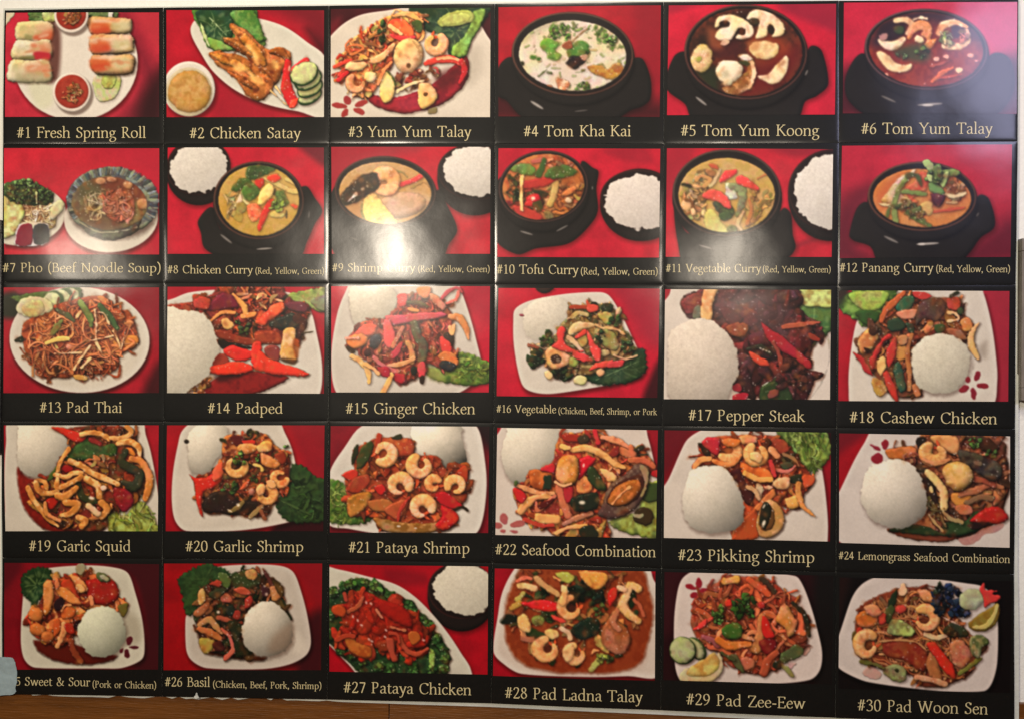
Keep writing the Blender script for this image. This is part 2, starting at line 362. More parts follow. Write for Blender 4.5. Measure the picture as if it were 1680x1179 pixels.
@dish(1)
def _():
    start(114, 'd83a50'); soft('120 0 168 0 168 40 150 20', 'c0303c', .7, 8); soft('128 -5 150 30 172 80 172 120 120 120 150 80 135 30', '6a1828', .75, 14); soft('150 90 172 60 172 118 145 118', '2c1014', .9, 12)
    P('-2 -2 9 0 4 8 -2 16', 'e6d8c4', R=2, sh=0)
    plate(ell(77, 54, 68, 64, 0, 50), 'eee6d6', rim=4, sharp=True, in_='ece4d4')
    B('lettuce'); leaf('27 -3 55 -3 56 9 38 12 27 9', '4f7040', side=0, tx=.5); P('40 0 54 -2 54 10 42 9', 'b9c877', R=3, tx=.4); leaf('88 -3 122 -3 122 6 92 7', '5a6f44', tx=.5); P('113 -2 118 -2 117 6 113 5', 'e8e0cc', R=2)
    soft('26 78 50 78 52 100 36 104', 'dfe0b8', .7, 5); P('98 68 125 68 122 92 104 98 98 88', 'd5d69c', R=3, tx=.25, sh=.2, col2='b8be78'); P('107 70 121 70 118 82 108 82', 'b5b96c', R=3, tx=.4, sh=0)
    soft('48 10 60 20 58 72 46 76', '5a2a22', .85, 4)
    for i, (q, c1) in enumerate((('13 12 22 10 50 11 49 30 28 32 11 29', 0), ('11 31 30 31 49 31 48 51 26 52 7 50', 1), ('6 53 27 53 47 53 50 75 20 77 2 74', 2))):
        B('spring_roll'); P(q, 'e9dcae', R=9, amb=.35, col2='e6cfa0', tx=.12, sh=.4, n=4)
        if i == 0: soft('30 26 50 17 50 30 33 31', 'd9603a', .9, 3); soft('34 14 49 13 50 20 36 24', 'e8b48a', .7, 4); soft('22 24 29 25 28 30 21 29', '8d8a50', .7, 2)
        if i == 1: soft('30 33 49 33 49 44 30 44', 'e8a27a', .8, 4); soft('32 43 48 44 48 51 32 51', 'c8303a', 1, 2); soft('15 49 31 47 31 51 16 51', '7d7a40', .8, 2)
        if i == 2: soft('24 56 47 55 46 66 24 66', 'e49a70', .9, 4); soft('14 67 48 66 48 76 13 76', 'a8a070', .6, 4)
    for i, q in enumerate(('92 6 118 6 137 7 139 15 136 22 112 24 93 23', '94 26 120 24 139 25 141 36 138 44 116 46 95 45', '95 48 120 47 140 47 142 58 138 67 118 69 98 66')):
        B('spring_roll'); P(q, 'dfb685', R=11, amb=.3, col2='d9a673', tx=.15, sh=.5, n=4)
        y = 7 + 20 * i
        soft([94, y + 5, 110, y + 3, 114, y + 13, 96, y + 15], 'e0602e', .85, 4); soft([95, y + 11, 112, y + 9, 114, y + 15, 98, y + 17], 'cf4326', .7, 3); soft([118, y + 4, 134, y + 3, 136, y + 12, 122, y + 14], 'd8d29c', .8, 4); soft([96, y + 1, 120, y + 1, 118, y + 4, 97, y + 4], 'f0cfae', .7, 2)
    r = np.random.RandomState(9)
    for i in range(46):
        x, y = (94 + r.rand() * 44, 8 + r.rand() * 58) if i % 2 else (24 + r.rand() * 24, 14 + r.rand() * 58); soft(ell(x, y, 3 + 3 * r.rand(), 1 + r.rand() * 1.6, r.randn() * 14, 9), ['e88a58', 'f4e2c0', 'd8643c', 'c8b070'][r.randint(4)], .5, 2)
    for cx, cy, r in ((72, 3, 19), (73, 87, 21)):
        B('dipping_sauce'); E(cx, cy, r, r + .6, 0, 'efe0cf', R=3, amb=.7, ro=0, sh=.5, off=(2.5, 3), n=40); E(cx, cy - .5, r - 2.6, r - 2.6, 0, 'b5402f', ro=0, R=5, amb=.8, tx=.08, sh=0, col2='a83627', n=40)
        scatter(ell(cx + 1, cy + 1, r * .48, r * .55, 40, 16), ['e08a5c', 'd9774a', 'ecae80'], 46, (1.5, 4), (1, 2.2), 3, sh=.15, chunk=.6)
@dish(2)
def _():
    start(114, 'c41c33'); soft('100 -4 170 -4 170 60 150 20 120 2', '741420', .85, 12); soft('55 75 90 95 120 110 90 118 50 118 45 90', 'a31228', .6, 8); soft('150 20 172 40 172 60', '420c12', .8, 8)
    plate('26 18 33 9 60 5 95 8 125 17 150 34 170 52 172 112 140 108 105 100 74 86 50 66 36 45 27 28', 'e4dfcc', rim=3, in_='dad6c2')
    B('lettuce'); leaf('30 -2 94 -2 98 14 106 32 100 42 76 44 48 42 38 24', '356a33', side=0, tx=.4, col2='4a8a3c'); leaf('31 0 66 -3 70 26 58 38 46 34 38 18', '1f4a2e', mid='46 8 64 27', vein='a9c79a'); P('68 2 92 0 104 30 96 34 76 16', '5da044', R=5, tx=.4, sh=.2, col2='3f7a30'); P('42 30 58 33 70 42 50 42', '74ac4e', R=4, tx=.3, sh=.1); P('36 12 44 30 46 40 40 30', 'b9cf96', R=2, sh=.1)
    B('chicken_satay'); c = dict(tx=.42, amb=.4, bl=1.1, sp=.25, ro=1.6)
    P('70 14 78 17 88 23 97 33 108 41 120 39 133 45 132 57 124 66 118 78 108 84 98 90 88 92 80 84 84 74 92 62 86 50 74 42 62 34 61 29 72 28 67 18', 'b57238', col2='8e4a20', R=9, **c)
    P('46 45 58 44 76 48 90 54 102 64 114 76 112 88 98 97 86 90 76 78 72 70 58 62 47 51', 'b87638', col2='94501f', R=8, **c)
    for q, w, c1, c2 in (('71 18 84 30 97 46 104 58', '5 9 11 6', 'd09448', 'b06c2c'), ('62 30 76 36 90 48', '3 6 4', 'c08038', '9a5624'), ('49 48 64 54 80 60 92 70', '4 8 8 5', 'd8a458', 'b87430'), ('66 66 80 74 96 84', '4 7 5', 'b87030', '8a461c'), ('112 44 124 46 130 53', '4 8 4', 'b06c34', '8a4820')): S(q, w, c1, col2=c2, R=7, sh=.2, **c)
    for x, y, a, b, r in ((95, 50, 3, 8, -20), (78, 62, 7, 4, 20), (96, 74, 8, 3.5, 30), (88, 40, 5, 3, 40), (116, 58, 5, 3, 60)): soft(ell(x, y, a, b, r, 10), 'e6c070', .8, 2.6)
    for x, y, a, b in ((84, 73, 2, 2), (95, 86, 3, 2.4), (106, 75, 2.6, 1.6), (78, 26, 3, 1.6), (100, 62, 2, 4), (66, 52, 2.6, 1.4), (90, 58, 5, 1.4), (112, 66, 2, 3), (74, 44, 6, 1.2)): soft(ell(x, y, a, b, x * 9, 9), '5a220c', .75, 1.6)
    wet(spline(nums('70 16 96 33 130 46 116 80 90 92 60 60 48 48')), 50, np.random.RandomState(2), '6a3012', .45)
    B('skewer'); S('111 86 128 101', 1.4, 'c9a36c'); S('117 82 130 101', 1.6, 'e0bd8a')
    B('pepper_strip'); P('126 52 133 54 132 68 134 82 140 94 139 102 132 105 127 98 122 84 124 70', 'b81f22', R=5, sp=.5, tx=.15); P('134 96 141 94 138 103 131 104', 'd8402c', R=3, sp=.4, sh=0); P('133 62 142 55 150 50 152 56 142 62 134 70', 'c02430', R=3, sp=.3); glint(131, 62, 1, 3, 10, .6)
    for x, y, rx, ry in ((153, 92, 13, 8), (153, 83, 14, 9.5), (151, 74, 15, 11), (147, 68, 15, 12)):
        B('cucumber_slice'); E(x, y, rx + 1, ry, -28, '1f4220', ro=.2, R=2, sh=.4); E(x - .4, y - 1.2, rx - .6, ry - 1.2, -28, 'd9dba0', R=9, amb=.8, tx=.12, sh=0, col2='cdd394')
    B('sauce_bowl'); E(24, 84, 28, 29.5, 0, 'eee4d2', ro=0, R=4, amb=.65, sh=.5, off=(2, 3), sw=4, n=44); E(24, 87, 25, 26, 0, 'd9c9a0', ro=0, R=4, amb=.9, sh=0, n=44)
    B('peanut_sauce'); E(24.5, 87, 23, 22.5, 0, 'd6a354', col2='c48c40', R=10, amb=.7, tx=.14, sh=.2, n=44)
    r = np.random.RandomState(4)
    for i in range(60):
        a, q = r.rand() * 6.28, 18 * math.sqrt(r.rand()); soft(ell(24 + q * math.cos(a), 86 + q * math.sin(a), 2 + 3 * r.rand(), .9 + r.rand(), r.rand() * 180, 9), ['e6ba70', 'b87c32', 'dfae5e'][i % 3], .5, 1.6)
@dish(21)
def _():
    start(114, '8c1226'); soft('-4 60 10 20 4 118 -6 118', '6a0e1c', .6, 8); soft('150 -4 172 -4 172 30', '1c1012', .95, 8)
    plate('38 -2 150 -3 158 6 163 30 166 62 162 100 152 116 60 116 20 110 -2 104 -2 54 14 24', rim=5)
    B('lettuce'); leaf('-4 58 8 58 18 66 26 84 44 92 44 100 30 105 6 105 -4 100', '6f9a38', R=6, tx=.45, col2='4b7a24', bl=1.2, n=5); scatter('0 62 14 62 24 84 40 94 34 102 4 102', ['8ab04a', '5d8a30', '47721f', '9cc05a'], 34, (6, 14), (1, 2.6), 2, sh=.14, chunk=0, sp=.1)
    rice('88 -3 134 -3 140 14 144 34 138 46 122 48 104 42 90 22', 'e9dfc8', R=30, amb=.4)
    B('stir_fry'); scatter('44 14 52 12 86 14 90 30 114 32 124 46 144 43 146 66 144 80 132 92 136 102 122 112 60 112 46 98 20 96 18 76 16 56 26 48 24 26 40 18', ['a24a24', '8c3418', 'b8632e', 'a33a20', '5a2614', '7a3a1c', '963022'], 80, (9, 22), (3, 7), 11, base='5a2010', chunk=.4)
    P('46 20 52 13 86 14 88 30 72 34 60 40 46 34', '9c3f1e', R=6, tx=.3, sp=.2, col2='b4552a'); P('50 8 54 10 52 20 48 22', 'a03020', R=2); P('64 12 74 8 75 13 68 14', '2a2a14', R=2); P('12 52 24 46 30 52 24 58 16 56', 'b02c20', R=3, sp=.3); P('24 56 40 52 42 62 30 72 18 68', '8e2f1c', R=4, sp=.3, tx=.3); E(26, 30, 3, 12, 15, '232a16', tx=.3); P('30 28 42 16 45 22 38 40 28 46', '2c3a1c', R=3, sp=.3); P('20 76 40 70 44 76 36 90 22 98 18 88', 'a8742e', R=5, tx=.3, sp=.3, col2='8a5a20')
    P('40 80 60 78 72 88 62 92 46 90', '9a5a2c', R=4, sp=.3); P('58 88 78 78 84 82 74 100 66 98', 'a0482a', R=4, sp=.3); S('84 76 74 92 72 103', '3 5 2', '9e2e22', sp=.4)
    B('sauce'); P('46 98 70 102 100 104 120 102 110 113 60 113', 'b98a48', R=4, tx=.25, sh=.2, sp=.4, col2='9a5a22'); glint(73, 107, 2, 1, 0, .8); glint(91, 109, 1.5, .8, 0, .7)
    B('pepper_strip'); P('112 72 122 70 140 84 130 88 116 82', 'a3141e', R=4, sp=.5); P('118 84 134 92 136 102 122 111 112 106 118 96', 'a8161c', R=6, sp=.4, col2='b83020'); P('134 48 142 42 145 44 145 60 138 54', 'a03218', R=3); P('47 66 54 62 60 68 54 74', 'b01c1c', R=3, sp=.4); S('128 90 140 86 146 90', '2 2.5 1', '241a10')
    shrimp(57, 29, 9.5, 12, 190, 480, sq=1.0); shrimp(96, 42, 9.5, 12.5, -60, 250); shrimp(74, 64, 9.5, 12.5, 60, 400, dot='4a1c0c'); shrimp(98, 88, 9.5, 13, 60, 390, dot='4a1c0c'); shrimp(110, 62, 6, 10, 30, 330, 'c98048', 'b0602e'); shrimp(133, 64, 8, 10, 150, 470)
@dish(13)
def _():
    start(113, 'b81a30'); soft('100 -4 172 -4 172 60 150 30', '8a1424', .7, 12); soft('160 90 172 80 172 118 150 118', '2a0a0e', .8, 8); soft('-4 8 30 6 30 30 -4 32', '26301f', .95, 5); soft('14 2 60 2 50 8 16 7', 'a83040', .8, 3)
    plate(ell(82, 56, 76, 57, 3, 56), 'e4dccb', rim=6, sharp=True, in_='dcd2bc', sh=.75)
    B('cucumber_slice'); P('8 10 60 3 84 6 84 12 50 14 14 16', '50662c', R=3, tx=.4, sh=.1)
    for x, y in ((72, 9), (62, 11), (52, 14)): E(x + 3, y - 1, 9.5, 10, 10, '3b5a28', R=2, sh=.3); E(x, y, 9.5, 9, 10, 'd6d8a4', R=8, amb=.8, sh=0)
    B('noodles'); pal = ['a5502e', 'b4603a', '8e4023', 'c07848', '9a4a30', '7c3018']
    scatter('30 32 52 20 66 16 88 10 108 10 124 22 136 26 142 40 146 56 142 66 126 72 124 86 110 92 84 94 64 97 40 94 34 84 24 70 20 58 20 42', pal, 120, (9, 24), (1.6, 3.4), 5, base='7a3a20', chunk=.22, bend=1.1, sp=.35)
    P('32 40 42 28 54 24 56 32 50 46 50 56 40 62 34 54', 'a8542c', R=7, col2='c4763c', tx=.3, sp=.2); S('40 30 52 26 50 40 44 58', '6 8 7 6', 'c07a48', col2='a85c30'); P('109 58 118 54 126 66 125 74 112 75 108 66', 'c99a50', R=5, tx=.25, sp=.2); P('130 54 142 52 146 58 138 66 131 64', 'bf7a34', R=4, sp=.3); E(136, 39, 5, 4, 0, 'cf8a5c'); E(108, 14, 8, 4, 30, 'bd7848', tx=.3); E(123, 30, 9, 6, 40, '9a4a2a', tx=.3, sp=.2); E(72, 64, 6, 4, 0, 'c47c5c', sp=.3); P('12 56 20 52 22 58 13 59', '1c2414', R=2)
    scatter('44 66 70 70 100 66 118 78 104 90 60 94 34 84', ['b06a4e', 'c98a6a', '9c5038', '8a3c2a', 'd49c7c'], 46, (16, 34), (1.2, 2.6), 9, chunk=.02, bend=.6, sp=.45)
    tangle('30 34 52 22 88 12 112 14 134 30 144 56 124 84 84 94 40 92 22 66', ['b4704a', 'a85e3c', 'c0845c', '9a4c30', 'b06848'], 70, (1.4, 2.8), 44, 13, sh=.2, sp=.4)
    B('scallion'); S('82 16 92 30 95 41', '6 9 5', '4f6a30', col2='6b8442', sp=.2); S('104 20 114 32 122 44', '6 10 4', '2f5230', sp=.15); S('58 24 68 30 76 36', '4 6 3', '4a5238'); S('52 50 58 42 62 36', '5 6 3', '6a7048', tx=.3)
    B('bean_sprout')
    for q, w in (('98 24 100 40 100 58 106 70', 2.2), ('99 27 108 28 114 40', 1.8), ('94 62 82 78 76 88', 2.2), ('55 71 84 70', 1.3), ('78 33 83 26', 2), ('118 47 124 58 126 66', 1.4), ('132 44 129 58 127 66', 1.4), ('90 58 104 55 118 52', 1.2), ('84 86 94 76', 2), ('70 36 75 46', 1.2)): S(q, w, 'd9b795', amb=.6, sh=.4, sp=.3)
    B('squash_stick'); S('46 60 58 56 70 55', '4 5 4', 'd8bd70', amb=.5); E(57, 88, 3, 4, 0, '2a1a12', sh=0, f=1.2); P('76 94 90 95 90 99 80 99', 'b58a50', R=3)
    B('lemon_wedge'); P('13 22 18 14 32 9 46 12 53 21 48 27 30 32 16 28', 'e4d9a0', R=4, amb=.7); E(32, 23, 13, 9, -4, 'd8c27a', R=6, amb=.75, sh=0, tx=.2)
BR = ['a24a24', '8c3418', 'b8632e', 'a33a20', '5a2614', '7a3a1c', '963022']
GRN = ['2c5a24', '3f6f2e', '1f4420', '4f7f38']
@dish(3)
def _():
    start(114, '4a1a20'); soft('-4 20 10 10 4 40 -4 45', '8a1c28', .6, 6)
    plate('-6 40 8 20 30 7 60 2 95 -2 150 10 164 28 176 50 176 120 -6 120', 'e6dcc8', rim=2, in_='dfd2bc')
    soft('140 50 156 40 160 60 150 80 140 76', 'b8ac98', .55, 8)
    B('sauce'); P('36 88 60 94 100 84 130 60 142 50 146 64 138 84 118 100 90 109 72 110 46 102', 'a8202c', R=6, sp=.2, col2='8a1424', tx=.12); soft('112 70 136 62 132 78 114 86', '5a1418', .8, 6); soft('70 100 95 92 104 102 80 108', 'c8344a', .5, 5); P('103 106 112 104 111 111 103 110', '8a7a50', R=2, sh=.1)
    B('lettuce'); leaf('84 -2 168 -2 162 12 150 30 140 52 126 50 118 30 98 22', '2c4a30', side=0, tx=.35, col2='1f3a28'); P('150 4 162 2 158 18 148 36 143 50 128 50 130 40 140 30 148 16', '5f8f38', R=5, tx=.4, col2='7dab4c')
    B('lime_wedge'); P('112 14 122 6 138 3 149 5 151 10 147 16 130 19 116 19', 'a8b45a', R=3, amb=.7, tx=.15); P('117 13 126 7 140 6 147 9 144 14 130 17 118 17', 'bcc468', R=4, amb=.8, sh=0)
    B('salad'); scatter('22 34 40 20 62 8 92 4 98 18 92 34 68 40 66 60 56 70 44 90 26 92 16 74 14 60 4 60 14 46', ['e0b070', 'd99a58', 'c8643a', 'e6c088', 'cf8048', 'b8402c', 'e2b47c'], 95, (8, 20), (2, 4.5), 31, base='a85a34', chunk=.2, bend=.9, sp=.25)
    scatter('4 56 20 50 22 74 8 76', ['c0322a', 'cf5a38', 'b82a28'], 8, (8, 14), (2.5, 4), 5, sp=.3, dirn=-30); scatter('62 66 100 64 118 60 110 76 70 90', ['b8a070', '8a6a4c', 'c9b48a', '6a3428', '9a3038'], 30, (6, 14), (2, 3.5), 6)
    S('70 88 84 80 98 76', '4 3.5 3', 'c9bd92', amb=.5); S('4 61 16 56 22 54', '4 5 3', 'c43a2c', sp=.3); S('8 75 14 70 18 67', '5 5 4', 'b81f24', sp=.4)
    P('60 16 70 10 82 16 88 28 76 32 64 26', 'd6452c', R=5, sp=.25, col2='e2683c'); S('62 18 74 27', 4, 'e8b888'); S('66 8 82 6 96 14', '3 6 3', 'd9a868'); P('85 14 94 14 98 22 92 26 87 20', '3a4a24', R=2, tx=.4); S('63 28 76 32 88 30', '3 5 3', 'c8343a', sp=.3)
    S('17 40 28 38 34 42 22 48 18 40', 2.5, 'c0683a'); P('38 54 52 48 66 36 68 40 58 52 46 58', 'e2ae80', R=3, sp=.2); E(27, 60, 12, 6, -8, 'dcb884', tx=.2); S('22 56 32 55 40 54', 1.6, '5a3a24', sh=0)
    B('pepper_strip'); S('100 58 114 54 128 54 138 58', '4 8 8 5', 'c43a34', sp=.5); S('112 53 124 52 136 55', 2, 'e0a08a', sh=0); S('138 56 141 66 136 78', '5 6 4', 'a8202c', sp=.3)
    B('cilantro'); herb(55, 26, 8, 16, '26401f', 3, .6, 1.6)
    B('mushroom_slice'); E(82, 50, 15, 18.5, 10, 'd6b488', R=14, amb=.6, tx=.14, n=30, sh=.6); E(82, 60, 1.6, 2, 0, '5a3820', sh=0, f=.9); S('86 34 92 42 94 52', .8, 'b08a60', sh=0)
    shrimp(110, 37, 9, 11, -50, 240, 'e2a87c', 'cf8a60', dot='5a3424'); B('squash_slice'); P('52 78 56 66 64 70 68 80 66 94 58 99 53 94', 'd8c27c', R=5, amb=.6, tx=.15, sh=.6); S('56 65 64 70 68 80', 1.2, '3a4a20', sh=0); E(42, 72, 7, 6, 20, 'e2c894', tx=.2)
    shrimp(28, 78, 8, 9, 0, 230, 'e0a070', 'cc8050'); B('squash_slice'); P('93 80 102 78 110 84 112 94 104 103 94 104', 'd9b47c', R=6, amb=.55, tx=.2, sh=.6); E(100, 90, 2, 1.5, 0, '5a3a1c', sh=0); S('64 56 56 66 50 80', '3 4 3', 'd0875a')
    flower([(17.5, 96, 4, 5, -30), (9, 102, 8, 2.6, 8), (32, 100, 7, 3, -20), (30, 108, 6, 2.6, 20), (15, 110, 3, 5, 35)], 'a83434')
@dish(4)
def _():
    start(115, 'b5182c'); C.warm = .02; soft('140 -4 172 -4 172 118 140 118', '8a1424', .6, 14); soft('-4 85 30 90 168 100 172 120 -4 120', '3a0c12', .9, 14)
    clay_pot(77, 50, 63.5, 44, 6, 4, 'e9dcba', 'e2d2aa', '0 64 8 54 16 54 30 80 110 86 140 55 150 56 158 76 158 96 150 104 138 108 120 118 30 118 8 98 -2 92', iy=1.5, iw=7.5, lip='5a3a2e')
    soft('20 40 60 18 110 14 140 40 134 30 104 10 54 14', '8a7c50', .5, 6); soft('60 58 80 56 86 76 72 84 60 80', 'e2cdbc', .8, 7)
    r = np.random.RandomState(4)
    for i in range(90): 
        x, y = 24 + r.rand() * 110, 16 + r.rand() * 70; S((x, y, x + r.randn() * 3, y + r.randn() * 2), .8 + r.rand(), ['5a7a34', '6f8a48', 'b89a60', '8a8a50'][i % 4], sh=0, op=.5 + .4 * r.rand())
    scatter('50 22 70 18 100 20 122 34 120 46 108 40 96 28 56 32', ['4f7a30', '6a9044', 'a8b070'], 40, (2, 7), (.8, 2.2), 3, sh=.2)
    B('cilantro'); herb(65, 27, 10, 34, '4a8434', 1, 1.2, .9, .17); P('44 38 50 34 58 35 63 40 60 46 65 50 64 55 58 57 51 54 50 48 45 45', '4f9030', R=6, tx=.25); P('71 50 74 42 82 36 90 37 94 44 92 50 84 54 74 54', '4a8030', R=6, tx=.25, col2='356a26'); herb(92, 48, 4, 6, '2c4a20', 2); S('74 40 84 30 92 24', 1.4, '7a5a38', sh=0); P('66 40 74 36 76 44 68 44', '8a4a30', R=2)
    B('mushroom'); P('70 58 76 52 88 54 90 58 84 64 80 66 72 62', '1c1614', R=4, sp=.5, tx=.3); P('84 52 92 50 92 56 88 58', 'b08a6a', R=2)
    B('galangal_slice'); P('92 63 104 62 113 66 120 60 127 60 130 66 126 72 116 76 108 74 98 70', '9c6a34', R=4, tx=.2, col2='b0823e'); P('60 75 72 78 75 82 70 88 62 86', 'c08050', R=3, tx=.4, col2='e0b890'); P('30 75 37 75 37 82 34 80', '3a3018', R=2, sh=0); E(52, 85, 4, 3, 0, '8a4a2a', sh=0)
    B('scallion'); S('42 73 50 66', 1.8, '3a4a20'); S('51 69 55 70', 2, '33451e'); herb(88, 84, 6, 22, '3a6a30', 4, 1.3, .8, .2); E(36, 53, 3.5, 1.8, 20, '3a6a28', sh=.2); E(42, 55, 2, 1.5, 0, '2f5a24', sh=.2); E(24, 60, 2, 2, 0, '2a2a18', sh=.2); E(88, 67, 2, 1.5, 0, '5a5a28', sh=.2); herb(117, 35, 6, 22, '4c7c3c', 7, 1, 1, .18); E(127, 43, 2, 1.2, 0, '3c5a28', sh=.1)
    clip(); B('bowl_highlight'); glint(40, 103, 7.6, 1.4, 32, 0.61); glint(86, 109, 6.8, 0.75, -6, 0.25)
@dish(5)
def _():
    start(111, 'd22040'); C.warm = .03; soft('110 -4 172 -4 172 28 150 22 118 8', '8e1c34', .7, 6); soft('-4 -4 40 -4 10 6 -4 8', '9a1c34', .6, 5)
    clay_pot(78, 48, 62, 48, 5, 4, '4a2418', '6a2c1c', '-2 82 6 52 18 48 40 85 120 85 142 43 154 47 161 80 150 92 138 98 130 114 26 114 18 100', iy=0, iw=5, lip='55342c')
    soft('24 40 50 16 80 8 110 18 118 34 60 40 30 60', '281c14', .9, 10); soft('26 66 50 64 50 88 40 84', '26301c', .9, 6); soft('80 66 128 40 132 56 110 82 80 92 74 84', '6e1c18', .9, 8); soft('84 26 112 32 120 48 90 60 80 40', 'a8401e', .7, 8); soft('44 40 70 36 72 52 52 54', '4a1c1c', .8, 5); soft('40 24 54 28 54 44 42 42', 'a0502e', .8, 5)
    W = 'ecdfc2'; kw = dict(amb=.68, tx=.08, col2='e2d0a8', ro=.6)
    B('mushroom_slice'); P('47 22 49 13 60 10 72 13 83 20 86 28 83 33 74 35 68 34 70 30 76 30 76 25 70 24 66 31 62 36 52 36 47 32 52 24 60 22 61 18 54 17 50 22', W, R=5, n=4, **kw); E(55, 18, 4.5, 1.8, -12, '2a1a12', sh=0, f=.8); E(74, 27, 3, 3.6, 20, '3a1e14', sh=0, f=.8); P('52 40 56 35 62 37 58 42', 'c8a890', R=2)
    B('mushroom_slice'); P('78 14 84 6 96 5 108 12 116 22 115 30 108 33 104 32 106 26 104 22 100 26 98 32 88 34 90 24 90 15 82 16', W, R=5, n=4, **kw); E(86, 17, 5.5, 4, 10, '3a3420', sh=0, f=1); E(103, 25, 2.6, 5, -20, '281c12', sh=0, f=.8)
    P('81 44 86 38 98 37 108 39 111 45 106 53 96 56 86 52', 'dcc48c', R=5, amb=.6, tx=.1); soft('80 38 92 37 90 46 82 46', 'b8703c', .6, 3)
    B('mushroom_slice'); P('90 72 100 70 110 60 118 52 121 56 119 68 112 78 104 80 96 77', 'e4cca8', R=5, **kw)
    B('eggplant_slice'); E(33.5, 54, 11, 14.5, 12, 'd9c07c', R=9, amb=.6, tx=.15, col2='c9a860'); E(31, 55, 2, 3, 20, '9a9a50', sh=0, f=1.2)
    B('clam'); P('70 52 78 50 85 54 86 62 88 72 84 84 78 88 66 91 58 89 55 84 64 78 74 72 80 64', 'c49a68', R=5, tx=.3, col2='8a5a34'); S('84 58 87 70 82 84', '4 5 3', 'e8c8a4'); P('71 52 78 50 85 54 83 57 76 57', 'd9ccb0', R=3, sp=.3); E(76, 59, 6, 2, 10, '3a3c20', sh=0, f=.7)
    P('48 66 52 58 60 56 70 58 75 64 73 72 66 78 58 82 52 76', 'e6dabc', R=10, amb=.55, tx=.06, sh=.6); soft('54 68 60 66 62 72 56 74', 'a8a084', .7, 3); E(54, 78, 1.4, 1, 0, '2a1a14', sh=0)
    clip(); B('bowl_highlight'); glint(34, 97, 6.8, 1.2, 38, 0.54); glint(139, 69, 1, 3, 25, 0.36); glint(69, 7.5, 0.85, 0.6, 0, 0.43); glint(73, 7.2, 0.85, 0.6, 0, 0.43)
@dish(6)
def _():
    start(108, 'cc2848'); C.warm = .03; soft('110 -4 172 -4 172 60 130 40', 'cc3468', .6, 14); soft('-4 70 20 62 60 90 172 50 172 112 -4 112', '40141e', .9, 12)
    clay_pot(80, 46, 60, 39.5, 5, 4, '8a2a1c', '9c3420', '2 76 10 56 20 50 50 80 110 80 144 50 160 54 166 76 160 96 140 112 30 112 6 96', iy=0, iw=4.5, lip='5a3c3c')
    soft('26 36 50 14 84 6 120 20 134 40 100 22 60 22 34 44', '33222c', .95, 9); soft('34 20 58 18 58 34 36 40', '2a1c22', .9, 5)
    W = 'eedcc0'; kw = dict(amb=.68, tx=.08, col2='e6ccA6', ro=.6)
    B('mushroom_slice'); S('35 37 42 42 50 42 58 36', '4 9 9 5', W, **kw); S('50 18 60 17 66 22 62 30', '4 6 7 5', 'e0b890', **kw); E(54, 27, 5, 4, 0, '30402a', sh=0, f=1.2); P('34 32 42 30 42 36 36 37', 'a87a70', R=2)
    B('shrimp'); P('70 18 80 18 86 26 84 36 90 36 84 45 78 42 80 36 74 32 76 28 72 28 64 36 61 34 64 24', 'e2a06c', R=4, n=4, sp=.3, col2='cf7c48', tx=.2); S('68 17 74 15 80 16', 2.5, 'f0dcc0'); E(73, 36, 4.5, 3.6, 20, 'f0d2b0')
    B('mushroom_slice'); S('92 30 96 23 108 20 119 24', '7 8 6 4', 'e0a874', **kw); S('119 28 120 38 112 43 98 42', '5 5 7 7', 'e2b494', **kw); scatter('92 32 104 30 106 42 96 42', ['d9d0a0', 'a8a878', '6a7a50', '8a9060'], 14, (4, 9), (1.5, 3), 2); soft('104 24 112 24 112 34 106 34', '3a1c2c', .9, 2); scatter('112 28 120 28 121 38 112 36', ['c07a70', 'a84c50'], 6, (3, 6), (1.5, 2.5), 3)
    B('mushroom_slice'); P('32 50 36 47 44 52 50 58 58 61 66 60 65 65 58 68 46 67 38 60', 'ecd4a4', R=4, sh=.6, **kw)
    B('cilantro'); soft('50 46 76 40 84 52 76 58 56 54', '3a4a2c', .85, 5); herb(75, 49, 7, 10, '3a5c34', 5, 1, .7); herb(56, 52, 5, 6, '50664a', 6, 1.2, .6)
    B('shrimp'); S('86 77 96 68 106 64', '3 5 3', 'd96a38', sp=.2); S('84 62 94 60 104 56', '2 3 2', 'a84a38'); S('92 74 104 72 114 70', '2 3 2', 'b8442c')
    for x, y, r in ((90, 55, 3), (99, 53, 3), (123, 52, 3), (129, 57, 2), (112, 66, 3.6), (41, 71, 3.2), (79, 79.5, 1.4)): E(x, y, r, r * .72, 0, 'e0a090' if x != 112 else 'ecc4a0', sh=.2, tx=.05)
    clip(); B('bowl_highlight'); glint(44, 94, 7.6, 1.1, 24, 0.36); glint(84, 99, 12, 1.2, -4, 0.58); glint(82, 100, 5.1, 1.2, 0, 0.58)
